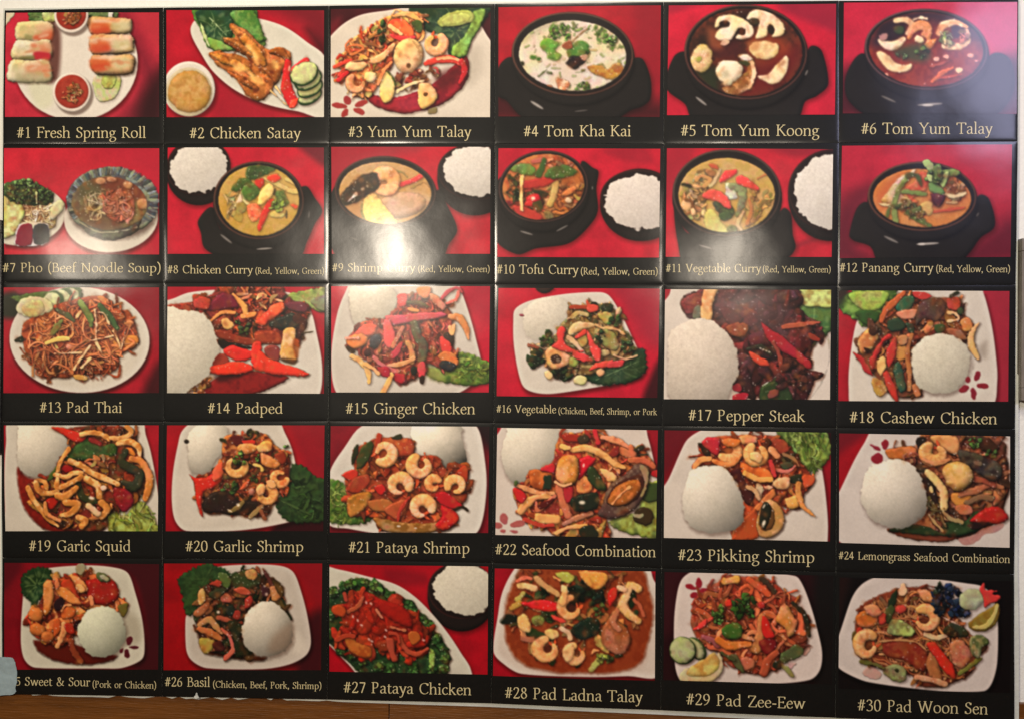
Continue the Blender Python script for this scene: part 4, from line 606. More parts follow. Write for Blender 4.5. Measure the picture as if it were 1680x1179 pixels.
@dish(17)
def _():
    start(111, 'e0d4c4'); C.warm = .03; P('-4 -4 8 -4 4 8 -4 16', 'b02034', R=3, sh=0)
    plate('-8 24 4 6 10 -8 176 -8 176 120 -8 120', 'e4d8c8', rim=2, in_='e0d4c2'); S('166 50 167 70 160 92 148 110', .8, 'a89a8a', sh=0, op=.6)
    B('lettuce'); leaf('126 -2 172 -2 172 30 164 46 150 56 142 66 136 58', '4a7a34', R=6, tx=.35, col2='3a6a40'); P('128 -2 172 -2 172 16 154 17 140 16 132 8', 'b4b45c', R=4, tx=.35, col2='c8c878'); P('140 58 154 50 150 58 142 64', '94a858', R=2)
    B('stir_fry'); scatter('16 14 24 4 40 4 50 -2 126 -2 138 22 156 34 156 50 142 60 146 84 140 108 100 112 90 100 78 108 72 90 74 60 60 36 48 28 26 30', ['5c1f24', '4a2024', '6e2428', '3a1c20', '7a2c28', '503034', '5e3438'], 95, (12, 26), (6, 12), 17, base='3c1820', chunk=.5, sp=.5, tx=.3)
    soft('48 4 100 4 130 20 120 50 80 40 56 30', '5a4044', .6, 8); P('16 14 24 6 38 4 37 18 26 26 20 24', '7a3430', R=4, tx=.5); P('30 18 36 16 37 28 28 29', '6a6a54', R=3); P('40 -2 53 -2 49 14 47 31 37 30 37 12', 'd69a60', R=5, amb=.5, col2='e0b07c', sh=.5)
    P('62 38 72 33 84 36 82 46 72 48 64 44', '8a4a30', R=4, tx=.4); glint(71, 41, 1, .8, 0, .7); glint(81, 40, 1, .8, 0, .7); S('120 38 134 36 156 33', '3 5 3', 'a85040', sp=.2); P('146 44 158 50 156 53 148 50', '8a3024', R=2); S('84 60 98 58 108 66', '4 5 3', '2c2c20', sp=.5); for_ = [glint(97 + 3 * i, 59.5 + 1.2 * i, 1.2, .7, 20, .7) for i in range(4)]
    B('pepper_strip'); P('97 33 106 40 120 48 134 60 142 68 149 74 148 80 140 76 128 68 114 60 104 50', 'a0202c', R=5, sp=.15, sh=.6); P('86 63 94 66 104 72 106 77 98 77 90 72', 'c84434', R=4, tx=.3, sp=.5); S('110 54 116 66 119 82', '4 5 4', '8a3a2c', sp=.3); P('70 108 78 104 86 106 80 114 70 114', 'a01c30', R=3); P('70 98 76 95 78 102 72 103', '8e2030', R=2)
    B('green_pepper'); P('98 100 110 92 118 86 122 94 130 108 128 114 100 114', '22381f', R=5, sp=.4, tx=.2); S('100 97 110 90 117 85', .9, 'c8c8b8', sh=0); P('106 102 116 101 114 108 106 110', '7a4038', R=3)
    herb(128, 88, 16, 26, '42201e', 9, .9, 1., .3, .5)
    rice('4 70 5 46 18 34 36 30 50 33 62 42 70 54 75 72 74 88 68 100 60 113 10 113 4 98', 'e6d8c2', R=30)
@dish(18)
def _():
    start(109, 'b81c30'); soft('140 -4 172 -4 172 118 150 112', 'a03040', .6, 8)
    plate('20 24 40 0 60 -8 136 -8 143 4 150 30 155 60 157 90 150 114 16 118 10 96 12 60', 'e2d8c6', rim=4, in_='dcd2be')
    B('lettuce'); leaf('-2 16 6 4 20 -2 56 -2 54 8 44 18 40 30 26 36 18 30', '4a7a2c', R=5, tx=.45, col2='6a9438'); P('10 4 30 0 48 2 46 12 36 20 20 18', 'a4b450', R=5, tx=.4, col2='8aa840'); P('16 22 30 20 40 22 36 32 26 34', '2a5220', R=4, tx=.3); soft('-4 -4 10 -4 4 12 -4 16', '22261c', .9, 3)
    B('stir_fry'); scatter('40 28 56 8 70 2 92 8 106 6 120 10 122 22 130 30 130 44 124 52 100 40 84 46 72 60 72 84 82 102 66 106 50 102 36 84 22 66 20 46 32 36', ['6a4434', '8a5034', 'a86a40', '5a3428', '7a3428', 'b8804c', '4a3428'], 110, (8, 18), (2.5, 5.5), 18, base='4a2a1c', chunk=.35, sp=.25)
    S('64 2 54 12 46 20 42 30', '4 7 6 5', 'a85430', sp=.2); P('72 2 86 2 92 6 80 9', 'a83430', R=2); P('56 16 64 6 72 6 74 12 68 20 60 22', '1f5044', R=4, sp=.3); P('56 22 70 18 78 20 72 28 62 28', 'b87a60', R=3, sp=.3); P('80 12 100 8 106 18 98 30 84 28 76 34', '4a342e', R=6, tx=.4); P('106 8 118 8 118 18 108 18', 'a03c30', R=3, tx=.4); S('110 6 116 2', 3, '2a2c22'); S('108 22 114 22 118 28 108 30', 3, 'c8a478'); E(120, 20, 3.5, 4, 0, '30402a'); P('120 30 128 26 132 36 124 40', 'b87a50', R=3, tx=.3); P('48 30 60 28 66 36 60 40 50 40', '22362a', R=4, sp=.2); P('66 32 74 34 74 42 68 40', '24382a', R=3); P('94 34 104 34 104 40 96 42', '2a4428', R=3); P('106 38 118 38 126 48 112 46', '8a5a4c', R=4, tx=.3)
    P('19 50 24 42 32 36 39 38 38 50 30 60 22 62', 'a86a3c', R=6, col2='c89a5c', sp=.2); E(34, 40, 5, 5, 0, '3a2418', sp=.2); P('24 56 30 58 28 62', '2a1810', R=2); P('58 56 68 56 70 64 60 70 56 64', 'b07c44', R=4); S('72 44 68 58 70 80 70 98', '4 5 6 4', 'a06a40'); P('38 70 44 64 47 74 42 84 38 78', 'd2b074', R=3); P('54 78 58 70 64 78 66 98 60 100', '24463c', R=4, sp=.4); P('72 94 78 92 82 102 76 105', 'a86a40', R=3); P('34 86 44 90 48 100 40 104 34 94', 'a8804c', R=3, tx=.4); P('58 46 66 44 68 52 60 54', 'a87858', R=3)
    B('pepper_strip'); P('50 43 44 46 36 58 30 70 34 78 38 66 44 52 52 46', '9e2828', R=4, sp=.3); P('55 46 57 48 56 64 50 76 47 68 48 56', 'a83030', R=4, sp=.3); P('14 61 24 66 30 74 34 84 26 80 20 70', '9c2428', R=3, sp=.3); P('43 82 48 78 52 86 58 98 58 110 50 100', 'b03028', R=5, sp=.2)
    B('onion_strip'); S('138 32 131 42 131 54 138 67', '2 6 7 3', 'c4a070', amb=.5, sh=.5); soft('138 56 146 50 146 66 140 64', '8a7a68', .5, 4)
    rice('72 70 74 56 84 46 98 42 112 44 124 52 130 64 128 82 118 96 100 101 84 98 75 86', 'e2dabe', R=28)
    flower([(137, 84, 3, 4.8, 15), (142, 93.5, 6, 2.6, 2), (133.5, 101, 2.9, 6, -8), (124.5, 96.5, 5.4, 2.9, -22), (128, 87.5, 2.6, 3, 0)], '8e2430')
SQ = ['d09a58', 'bf8344', 'dcae70', 'a86a34', 'c8905a']
@dish(19)
def _():
    start(115, 'b01428')
    plate('8 -8 148 -8 154 10 160 30 166 60 170 90 172 124 2 124 0 90 0 50 2 20', 'dfd6c2', rim=2, in_='d8cebb')
    B('sauce'); P('14 46 22 54 30 58 40 60 60 80 110 108 100 118 50 116 34 106 22 92 16 74', '8e1c10', R=6, tx=.08, sp=.15, sh=.1, f=1.6, col2='7a160c')
    rice('15 8 20 -6 50 -8 66 4 70 18 62 34 50 50 40 57 26 54 18 50 14 40', 'e9dfc8', R=26, amb=.6)
    B('lettuce'); leaf('112 84 122 94 132 98 144 84 154 84 160 98 168 116 118 118 112 100', '93a038', R=6, tx=.3, col2='a8b450'); scatter('114 90 150 84 166 116 120 116', ['a8b850', '8a9a34', 'b8c468', '7a8a28'], 26, (8, 20), (1.2, 3.4), 3, sh=.12, dirn=60, chunk=0, sp=.1)
    B('stir_fry'); scatter('66 4 120 0 140 6 146 20 152 34 158 56 150 76 130 92 112 96 112 110 90 116 60 112 40 96 28 78 24 66 36 58 52 52 60 36 72 24', ['b8783c', '7a2418', 'c88c4c', '8a3420', '5a1c14', 'a8602c', '3a2418'], 110, (8, 18), (3, 6), 19, base='4a140e', chunk=.3, sp=.3)
    P('120 68 134 70 142 80 138 90 130 94 122 84', '7a1420', R=6, sp=.6, tx=.4); herb(96, 30, 12, 16, '24441e', 1, 1.5, .5, .34); P('72 26 80 20 90 14 104 22 120 20 122 30 116 34 100 38 84 38 66 38', '27481f', R=6, tx=.4, sp=.1); P('46 60 56 44 58 46 52 58', '34501f', R=2); scatter('90 38 112 32 116 46 100 48', ['c89468', 'b06a4c', 'd8b090'], 10, (5, 10), (2, 4), 2)
    S('132 28 128 40 140 48 148 54 142 66 130 62', '6 9 10 10 12 6', '2a2f20', sp=.25, tx=.2, sh=.6); S('80 62 84 76 96 84', '6 9 5', '2c3018', sp=.2); S('100 84 98 80', 4, '28301c')
    B('pepper_strip'); P('52 3 60 2 76 6 90 9 86 17 76 18 64 10', 'b8281c', R=4, sp=.2); P('62 46 70 42 76 48 68 52', '8a1414', R=3, sp=.4); P('43 84 52 78 58 84 50 92', '9a1c10', R=4, sp=.2); S('94 16 104 20', 5, '7a1c20', sp=.4)
    B('squid_ring')
    for q, w in (('84 10 94 8 106 10 114 15', 6), ('116 14 130 14 138 8 134 2', '6 7 6 5'), ('124 20 136 18 146 24 148 36', '6 8 7 5'), ('70 26 62 38 58 50', '5 5 4'), ('72 39 84 44 96 52 110 58 124 64', '7 7 7 8 6'), ('56 54 68 56 76 52 84 52', '6 6 6 6'), ('58 58 58 68 70 64 84 56', '5 6 6 5'), ('138 36 150 40 158 54 158 66 154 80', '6 8 9 9 6'), ('90 58 102 66 104 78', '8 9 6'), ('36 60 44 62 46 70', '4 6 3'), ('34 62 38 72 50 74 58 72', '6 6 6 5'), ('26 68 30 78 38 90 48 102 58 110', '6 6 6 5 3'), ('58 76 66 78 78 68', '8 9 6'), ('66 84 80 86 72 96 62 98', '6 8 7 5'), ('44 84 46 96 60 104', '4 5 5'), ('80 100 88 104 84 110', '7 8 6'), ('106 84 112 92 106 100', '7 8 6')): S(q, w, ['d8aa66', 'cf9a58', 'c8824a', 'dcb274'][len(q) % 4], col2='b87438', sp=.25, amb=.42, sh=.6, tx=.14)
    S('92 88 102 96', 7, 'c8a888', sp=.3); E(108, 68, 4, 3, 0, 'dcb09c'); glint(95, 79, 3, 1.6, 10, .8)
@dish(20)
def _():
    start(113, 'b40e20'); soft('132 -4 172 -4 172 60 150 50', '8a0c1e', .6, 8); soft('120 106 172 96 172 118 110 118', '2e0a10', .95, 4)
    plate('12 20 16 6 28 -3 118 -4 126 8 134 26 142 60 150 90 150 98 110 108 70 113 22 113 10 102 6 80 7 50', 'dfd6c4', rim=4, in_='d8cdba')
    rice('24 8 40 -4 60 0 66 12 62 24 54 34 46 46 34 52 26 48 23 30', 'e9dfc8', R=24, amb=.58)
    B('lettuce'); leaf('134 42 146 44 158 54 170 60 170 100 150 104 136 104 124 98 116 84 122 74 130 60', '1f3d1c', mid='122 80 164 100', vein='3f5f34', side=4, col2='274a22'); scatter('130 60 160 60 168 96 140 100', ['1f3f1c', '2c5226', '18321a', '386030'], 26, (8, 18), (1, 2.4), 5, sh=.14, chunk=0, sp=.1)
    B('stir_fry'); scatter('62 12 80 10 90 6 106 10 116 22 130 30 132 44 130 66 118 76 114 86 106 98 80 96 60 94 44 94 38 86 30 66 30 58 50 46 58 36', ['8a3420', '6a2018', '3a2018', 'a84a28', '4a3420', '2c2c18', '7a2c1c', 'b86a3c'], 110, (6, 14), (2.5, 5), 20, base='34120e', chunk=.35, sp=.3)
    P('40 80 54 70 70 72 78 80 100 82 100 92 80 96 56 94 40 92', '241814', R=6, tx=.4, sp=.3); S('68 92 76 88 82 82', '4 6 4', '6a5a30', sp=.4); S('90 98 98 90 104 84', '4 5 4', '8a7050'); S('102 92 106 100', 4, '7a4430'); herb(94, 9, 5, 10, '3a3a20', 6, 1.2, .8); P('68 12 80 11 84 18 74 22', '4a1414', R=3); P('114 32 124 28 128 36 122 42', '7a2818', R=4, sp=.3); glint(77, 85, 1.5, 1.5, 0, .8); glint(68, 91, 3, .8, 30, .6)
    B('pepper_strip'); P('24 52 32 56 44 54 54 46 58 42 60 56 52 66 40 72 38 84 40 98 37 96 32 80 30 62', 'b82418', R=5, sp=.35, tx=.2); P('50 46 56 40 60 40 60 54 52 60 48 56', 'cf5434', R=4, sp=.3); P('80 16 94 16 92 21 82 20', 'b82c20', R=2)
    shrimp(74, 43, 9.5, 9, -20, 230, 'd9b070', 'b8843c', rot=10, dot='2a1c10'); B('shrimp'); P('75 24 78 20 88 19 98 22 94 28 84 31 77 28', 'd89c5c', R=5, col2='c07c3c', sp=.25); P('96 22 104 17 112 18 112 26 104 29 98 28', 'd8a868', R=4, sp=.2, tx=.3); P('100 30 108 31 116 36 121 42 116 46 106 44 101 40', 'd0905a', R=5, col2='c07840', sp=.25)
    shrimp(121, 56, 7.5, 8.5, 0, 320, 'c8743f', 'a8542a', dot='5a1c10'); shrimp(107, 74, 8, 9.5, -80, 200, 'd08850', 'b4602f', dot='3a140c'); B('shrimp'); E(101, 69, 5, 6.5, 15, 'dca270', sp=.3); P('106 60 112 58 117 64 112 68', 'd89862', R=3)
    B('cilantro'); herb(78, 35, 7, 14, '3c6428', 1, 1.2, 1.1); herb(97, 36, 4, 9, '34602a', 2, 1, 1.3); herb(95, 57, 5, 9, '2c4a24', 3, 1.3, .8); herb(68, 66, 8, 14, '24441f', 4, 1, .9); herb(128, 23, 3, 7, '3f6a3c', 5, 1.3, .6); S('93 42 100 44 102 48', 4, 'c8b060'); E(91, 71, 4, 4, 0, 'a86a50'); B('petal_mark'); E(21.5, 17, 2.4, 1.8, 20, '2a2018', sh=0)
@dish(22)
def _():
    start(113, 'a01026'); plate('2 4 10 -6 152 -6 158 8 163 26 168 50 172 80 172 124 -6 124 -6 20', 'e2d4c4', rim=2, in_='dccdbc')
    rice('8 12 16 -6 50 -8 62 -2 68 12 68 26 60 38 40 46 30 58 16 56 8 44 5 28', 'e9dfc8', R=28, amb=.6)
    B('lettuce'); leaf('150 60 172 56 172 112 150 110 124 104 118 96 130 90 150 84', '8a9a3c', R=6, tx=.35, col2='9cac50'); P('154 58 172 56 172 72 160 76 152 72', '34481f', R=4); P('146 84 156 80 164 86 164 96 156 100 144 94', '3c2c14', R=4, sp=.3); P('144 88 154 88 152 92 146 92', 'a89c74', R=1.5, sh=0)
    B('stir_fry'); scatter('66 6 82 4 100 0 110 6 130 14 144 20 152 14 158 26 166 36 164 44 140 60 126 70 116 94 120 112 62 112 50 104 30 98 24 86 18 66 28 60 34 46 56 38', ['b05a34', 'a8382c', 'c8844c', '8a2420', 'd09458', '7a2c20', '9c4a30', 'b8683c'], 115, (8, 20), (3, 6), 22, base='5a1814', chunk=.35, sp=.3)
    P('68 6 84 6 90 12 78 14 70 12', '8a2418', R=3); P('84 10 92 6 96 12 88 16', '3a2c20', R=3); S('102 2 106 14', '4 6', 'b82434', sp=.3); S('110 8 126 12 140 20', '5 7 5', 'd0845c', sp=.2); S('130 22 142 26 140 18', '7 9 5', 'b86848', sp=.2); P('120 20 128 18 126 28 118 28', '7a2420', R=3); S('146 21 152 18', 5, '2e2a1e'); S('148 26 158 25', 1.5, '2e2c20', sh=.1)
    S('80 22 94 20 110 26 124 36 134 40', '7 8 8 7 4', 'd6a462', sp=.25, col2='c88a4a'); S('68 19 76 20', 5, 'd2a868'); P('108 42 116 42 126 48 124 54 116 54', 'd6a868', R=4, tx=.2); S('140 32 154 32 164 38', '5 9 6', 'b05a3c', sp=.3)
    P('34 46 42 42 50 46 58 46 58 62 46 64 36 60', 'b8642c', R=5, sp=.3, col2='a04c20'); S('20 60 32 64 44 68 60 68', '3 6 5 3', 'd08c60', sp=.3); S('26 88 34 78 46 72 58 72', '8 9 6 3', 'cc905a', sp=.3); S('42 78 44 86 54 78 62 70', '3 4 5 3', 'b86450', sp=.3); P('44 82 52 76 60 74 54 82 46 85', '4a1412', R=2); S('66 62 70 76 76 92', '9 9 8', 'b86448', sp=.3); P('70 62 80 60 80 74 74 78', 'a02028', R=4, sp=.3); P('84 56 92 50 100 56 98 66 86 67', 'cc8250', R=4, tx=.3, sp=.3)
    S('72 100 84 94 100 88', '6 7 5', 'a06a54', sp=.5); P('42 90 56 90 67 92 67 100 54 101 42 98', 'd29a58', R=4, sp=.2); S('64 110 76 104 94 102', '5 6 5', 'd0985a'); P('88 106 100 100 108 112 92 114', '20241a', R=3); S('30 96 46 102 60 102', 4, 'a8342c')
    B('pepper_strip'); P('18 64 26 66 32 72 28 80 22 76', 'b41c24', R=4, sp=.4); P('46 43 54 38 60 38 60 46 52 46', 'b81c30', R=3, sp=.3); P('84 36 92 29 100 29 104 32 94 44 86 54', 'b81428', R=5, sp=.5); glint(91, 38, 1, 2, 10, .7); P('164 42 172 42 172 48 162 47', '9a1420', R=2)
    B('green_pepper'); P('50 49 57 49 58 64 49 64', '1c2a20', R=2, sp=.2, sharp=True); P('97 39 104 41 112 54 116 62 108 64 98 56 94 46', '24341a', R=5, sp=.2, sh=.6); P('80 72 90 68 106 68 106 82 96 86 84 86 78 80', '182018', R=5, sp=.5, sh=.6); glint(90, 77, 3, 1.8, 0, .8); E(20.5, 58, 2, 3, 0, '34502a')
    B('scallop'); P('66 32 76 27 84 30 86 40 84 54 76 59 66 58 61 48', 'd69a54', R=9, tx=.2, col2='c27c38', sp=.2, amb=.45, sh=.6); S('62 56 70 60 78 58', 3, 'dca070')
    B('mussel'); P('158 38 160 52 154 72 142 86 124 94 110 92 106 88 112 76 118 60 132 48 146 36', '4a342c', R=7, sp=.25, tx=.15, sh=.6, col2='62483c'); P('150 38 158 40 158 56 152 70 154 52', '8a7464', R=2, sh=0, tx=.2); P('152 48 155 58 148 72 136 79 122 80 116 76 120 64 130 54 144 48', '3e1e16', R=3, sh=0); P('148 52 152 58 146 70 136 78 124 80 117 76 122 64 132 56', 'b4723a', R=7, tx=.25, col2='96501f', sp=.3, sh=.2); S('122 78 130 68 140 60', 3, 'cf9460', sh=.1)
    flower([(8.5, 96, 4, 6, -14), (23, 101, 7.5, 3.4, -14), (2, 103, 5, 3, 20), (8, 109, 3, 1.6, 0), (19, 109, 4, 1.6, 10)], 'b45a5c')
@dish(23)
def _():
    start(109, '9a1022'); soft('-4 -4 30 -4 0 50 -6 50', '5e0c18', .7, 8); soft('156 -4 172 -4 172 20', '22100f', .9, 5)
    plate('-8 70 4 50 16 22 24 8 40 -2 60 -8 150 -8 158 30 163 60 166 100 160 120 -8 120', 'e2d6c6', rim=3, in_='dccfbc')
    B('lettuce'); leaf('112 0 124 -4 160 -4 168 18 162 32 150 40 138 36 128 24', '6f9038', R=6, tx=.4, col2='88a84c', n=5); scatter('120 2 158 0 164 24 146 38 132 26', ['8cac50', '6a8a30', 'a4bc68', '587a28'], 44, (7, 18), (1, 2.8), 6, sh=.16, dirn=70, chunk=0, sp=.1)
    B('stir_fry'); scatter('28 38 36 24 34 14 52 6 80 4 110 4 126 14 136 28 148 42 150 52 142 62 138 76 122 76 110 70 100 72 80 90 70 108 72 80 78 60 68 42 50 34', ['b0562c', '9a3a24', 'c87a44', '6a2418', '8a4028', '4a2418', 'a8482c'], 90, (8, 18), (2.5, 5.5), 23, base='4a1812', chunk=.3, sp=.3)
    P('66 42 76 38 82 52 90 64 86 74 80 68 74 52', '3c1818', R=4, tx=.3); P('34 13 42 16 48 26 42 26', '241c14', R=2); P('126 46 138 42 140 50 130 52', '24281c', R=4); herb(126, 24, 9, 12, '4a4028', 3, 1.1, .8); P('116 32 126 30 132 34 122 38', '38402c', R=3); P('108 8 120 8 126 18 116 22', '8a3828', R=4, tx=.3); S('30 38 36 30 46 28', '4 6 4', 'd48e58'); S('120 22 132 28 136 34', 3, '8a6040'); S('112 38 124 40 132 34', '3 5 3', 'b8685c', sp=.2); P('94 52 100 56 98 70 92 62', 'b8a080', R=3); S('84 56 92 60 96 68', '4 5 4', 'b89472')
    P('76 30 88 34 100 36 108 40 110 50 98 51 86 48 78 38', 'd07030', R=6, sp=.4, col2='c05a24'); S('82 42 94 48 108 48', '5 6 5', 'd29850'); P('112 48 122 44 128 48 126 56 118 58 110 54', 'd0a070', R=5, sp=.3); P('100 54 110 54 110 58 102 58', 'cca47c', R=2); P('122 68 134 64 136 74 126 76', 'd0a058', R=4); S('136 52 136 64 142 76 152 84', '6 7 6 2', 'c88a44', sp=.2); P('140 44 150 44 152 50 142 56', 'b84828', R=3, sp=.3)
    P('104 62 110 58 112 64 98 78 86 90 76 104 70 110 70 100 80 90 92 76', 'b86a3c', R=3, sp=.2); P('72 100 80 88 92 78 96 96 94 108 70 110', 'a04420', R=5, sp=.2)
    B('mussel'); P('100 72 108 68 118 76 122 90 116 102 104 107 96 104 94 90', 'c49a68', R=5, tx=.15, sh=.6, col2='a87c4c'); P('100 72 108 74 112 84 110 96 102 100 96 92', '5a3c20', R=4, sh=0); P('99 74 104 71 108 78 106 90 102 98 97 92', '1e1f16', R=4, sp=.5, sh=0); glint(101, 92, 1.4, 3, 20, .85); glint(101, 75, .8, 2.4, 30, .7)
    B('pepper_strip'); P('38 12 46 6 56 7 56 16 54 24 48 22', 'a82434', R=5, sp=.3); S('107 30 110 38 112 44', '5 5 4', 'b83434', sp=.3)
    shrimp(66, 20, 9, 12, -110, 120, 'd89c5c', 'b8642c', rot=20, dot='a8602c'); B('shrimp'); S('50 30 60 34 70 32 77 24', '5 6 6 4', 'cf8448', sp=.3, col2='b8602c'); P('58 8 70 7 77 10 72 16 60 14', 'c07038', R=4, tx=.3); P('76 6 86 3 94 6 92 12 80 13', 'c88a58', R=4, tx=.3)
    shrimp(94, 22, 8.5, 12, -60, 230, 'dcaa64', 'b8702f', dot='c08040'); P('86 22 94 20 100 26 96 32 88 28', 'd6b070', R=4, tx=.15, sp=.2, sh=.3); S('108 18 114 24', 6, 'd08c68', sp=.3)
    rice('26 42 34 37 50 35 62 38 70 48 76 60 81 74 80 90 70 100 50 103 30 98 20 86 19 64', 'e9dfc8', R=30, amb=.6)
@dish(24)
def _():
    start(109, 'a81020'); C.warm = .06; soft('-4 -4 30 -4 0 20 -6 24', '60101c', .7, 6)
    plate('-8 70 0 58 14 28 24 10 36 -6 176 -6 176 116 10 112 -8 98', 'dfd4c6', rim=3, in_='d8ccbe')
    B('sauce'); P('48 94 70 94 100 92 130 90 150 82 160 60 160 36 166 40 166 56 154 84 130 98 100 106 74 104 56 100', '8a4228', R=5, tx=.15, sp=.15, col2='7a3a20', sh=.2)
    B('stir_fry'); scatter('46 16 60 12 76 10 84 -2 150 -4 164 20 166 46 160 70 150 82 124 94 100 96 70 92 80 76 88 62 84 44 76 30 56 24', ['6a4030', '8a5a38', 'a8704a', '4a3426', '7a4434', '5a4428', '9a5c40'], 80, (9, 20), (3.5, 7), 24, base='4a2c20', chunk=.35, sp=.2)
    P('50 96 62 90 84 90 104 96 130 92 150 82 140 92 116 100 100 100', '2c3a1e', R=4, tx=.3, col2='1f3020'); P('104 86 124 84 134 74 144 80 140 90 122 98 104 98', '233c22', R=5, tx=.2)
    P('46 16 58 13 74 12 76 22 64 24 50 24', 'c07a48', R=4, tx=.3, col2='b0602f'); P('76 4 84 2 84 10 78 14', '241c1a', R=2); P('90 2 108 0 118 4 116 18 102 14', 'cf9460', R=5, sp=.2); scatter('64 22 76 18 80 32 70 32', ['c07c64', 'a8584c'], 8, (4, 8), (2, 3), 1); P('76 32 86 34 94 50 98 70 92 78 86 62 78 42', '2c2018', R=4, tx=.3)
    P('110 58 124 56 130 60 126 66 120 70 112 66', 'c8823c', R=4, sp=.2); S('120 58 134 54 148 48 160 50', '6 8 7 4', 'a0603f', sp=.3); S('130 42 142 44 152 48', 6, '8a4434', sp=.2); S('126 66 140 60 150 62', 6, '7a5a40'); P('114 70 128 68 132 76 120 78', 'b0684c', R=3, tx=.3); scatter('86 66 98 66 108 84 96 86', ['7a6a44', '8c7a54', '4a4a2c'], 14, (8, 16), (2, 3.5), 5, dirn=60)
    B('basil'); herb(135, 6, 7, 12, '46763c', 3, 1.2, .8); herb(150, 16, 5, 8, '34502c', 4)
    B('mussel'); P('118 14 130 16 142 20 156 26 160 34 158 42 148 44 138 38 126 30 118 22', '2e2824', R=6, sp=.25, tx=.3, col2='463c34', sh=.6); E(136, 27, 5, 3, 10, '6a5844', sh=0, f=1.2); S('160 27 165 26', 1.5, '2a2020', sh=.1)
    shrimp(94, 18, 9.5, 13, -60, 240, 'd0925c', 'b46c3a', sq=.85, dot='b0703c'); S('82 24 94 28 108 24', '3 4 3', 'c88860')
    B('scallop'); P('101 36 107 28 118 26 128 30 132 38 130 46 122 53 113 54 106 48', 'd8b068', R=13, tx=.12, col2='c8984c', sp=.15, amb=.5, sh=.65)
    B('squid_strip'); S('87 37 96 46 102 56 103 71', '7 8 9 8', 'd8b878', sp=.15, sh=.6, amb=.5); S('90 52 91 56', 3, 'cfb480'); S('88 78 94 86 102 94', '2 3 2', 'a88c64'); S('103 76 110 82 121 85', '3 4 3', '9a8460'); E(103, 72, 1, .8, 0, '7a5a2c', sh=0)
    B('pepper_strip'); P('128 84 136 76 146 70 156 69 164 74 167 80 160 85 148 86 136 86', 'a8201c', R=6, sp=.3, sh=.5); P('126 88 140 84 150 86 134 92', '241414', R=2, sh=0)
    B('petal_mark'); P('118 102 132 98 140 92 150 88 162 86 156 94 144 96 136 104 124 108', 'b87468', R=2, sh=0, amb=.9, op=.8)
    rice('21 60 26 42 32 32 44 27 60 26 72 30 80 42 86 58 84 76 74 88 58 93 40 90 28 80', 'e9dfc8', R=30, amb=.58)
    flower([(45, 10.5, 3.2, 4.8, 10), (35.5, 13.5, 6, 2.2, 26), (37.5, 24, 6, 5, -30)], '962030')
@dish(25)
def _():
    start(115, '8a0c1c'); soft('90 -6 174 -6 174 122 140 120 152 80 140 20 110 2', '3c0c12', .92, 8); soft('-4 -4 20 -4 10 20 -4 30', '4a0a14', .7, 6)
    plate('20 40 24 12 50 5 90 2 118 4 134 10 142 30 150 60 153 90 150 104 130 113 110 114 34 113 22 104 18 84', 'd8d2ba', rim=5, in_='d0c9b2')
    soft('130 52 146 60 150 80 140 90 128 80', 'a09478', .5, 6)
    B('lettuce'); leaf('18 18 26 8 40 4 50 8 54 18 48 26 42 36 32 48 26 40 20 34', '1c401e', side=0, tx=.3, col2='163218')
    B('sauce'); P('32 84 40 84 70 86 100 96 124 100 116 106 90 110 62 108 44 100 36 94', '5e140a', R=5, tx=.06, sp=.15, sh=.1, f=1.5)
    B('stir_fry'); scatter('28 52 42 44 46 22 56 16 74 12 94 10 114 20 122 22 124 34 132 44 120 50 96 46 84 54 80 66 76 80 60 90 46 86 32 76 27 66', ['b8602f', 'a04424', 'c87840', '8a2418', 'a8301c', '6a1c14', 'd08c50'], 80, (8, 17), (3.5, 7), 25, base='4a140c', chunk=.45, sp=.3)
    P('90 18 112 18 122 22 124 36 114 44 98 44 90 34', '8e1a14', R=7, sp=.25, tx=.15); P('62 20 72 18 84 40 90 44 76 46 64 34', 'a8341c', R=5); P('54 44 60 38 66 40 62 50 56 50', '24141c', R=3); P('42 24 46 18 52 20 54 34 50 50 44 56 42 42', 'c88444', R=5, sp=.2, col2='b86a30'); P('56 28 64 26 78 36 84 44 74 44 64 38', 'cc7c42', R=4, sp=.2); P('72 14 80 14 88 22 90 30 80 30 76 22', 'cf8448', R=4, sp=.2); E(83, 27, 6, 4, 30, 'd49a68'); P('54 22 58 16 60 26 56 28', 'c06a40', R=3); P('62 52 70 46 78 50 76 58 64 61', 'bc5a24', R=5, sp=.3); S('62 52 66 46 72 45', 2, 'd08858', sp=.4); E(34, 56, 8, 8, 0, 'bc6a30', sp=.3); E(36, 72, 9, 7, 20, 'b4602a', sp=.3); E(47, 80, 7, 6, 0, 'b06434', sp=.2); P('54 62 60 60 62 70 54 80', 'b04c20', R=4); S('65 66 64 76 58 90', '6 7 5', 'c48c60', sp=.3); P('66 66 74 66 76 76 68 74', '9a2418', R=3); S('94 36 96 44', 5, 'c88058'); S('72 84 76 96 84 106', '7 7 5', '74301c', sp=.3); P('78 64 82 62 82 70 76 70', '241014', R=2); glint(44, 52, 1, 1.6, 0, .7); glint(117, 33, 1, 1, 0, .6)
    B('cucumber_slice'); P('78 2 84 0 88 4 84 12 79 10', 'a89878', R=2); E(107, 15, 8, 4.5, 25, '5a6238', sh=.4); E(108, 15.5, 6, 3, 25, 'b0aa80', sh=0); P('124 46 133 43 134 50 130 58 126 54', '6f6228', R=3, sp=.2)
    rice(ell(106, 74, 26, 28, 0, 20), 'd8dabc', R=26, amb=.6)
    flower([(136.5, 83.5, 2.8, 4.6, 18), (141, 91, 5.4, 2, 2), (134, 98, 2.7, 4.6, -12), (128, 95, 1.6, 3, 30)], '5a1620')
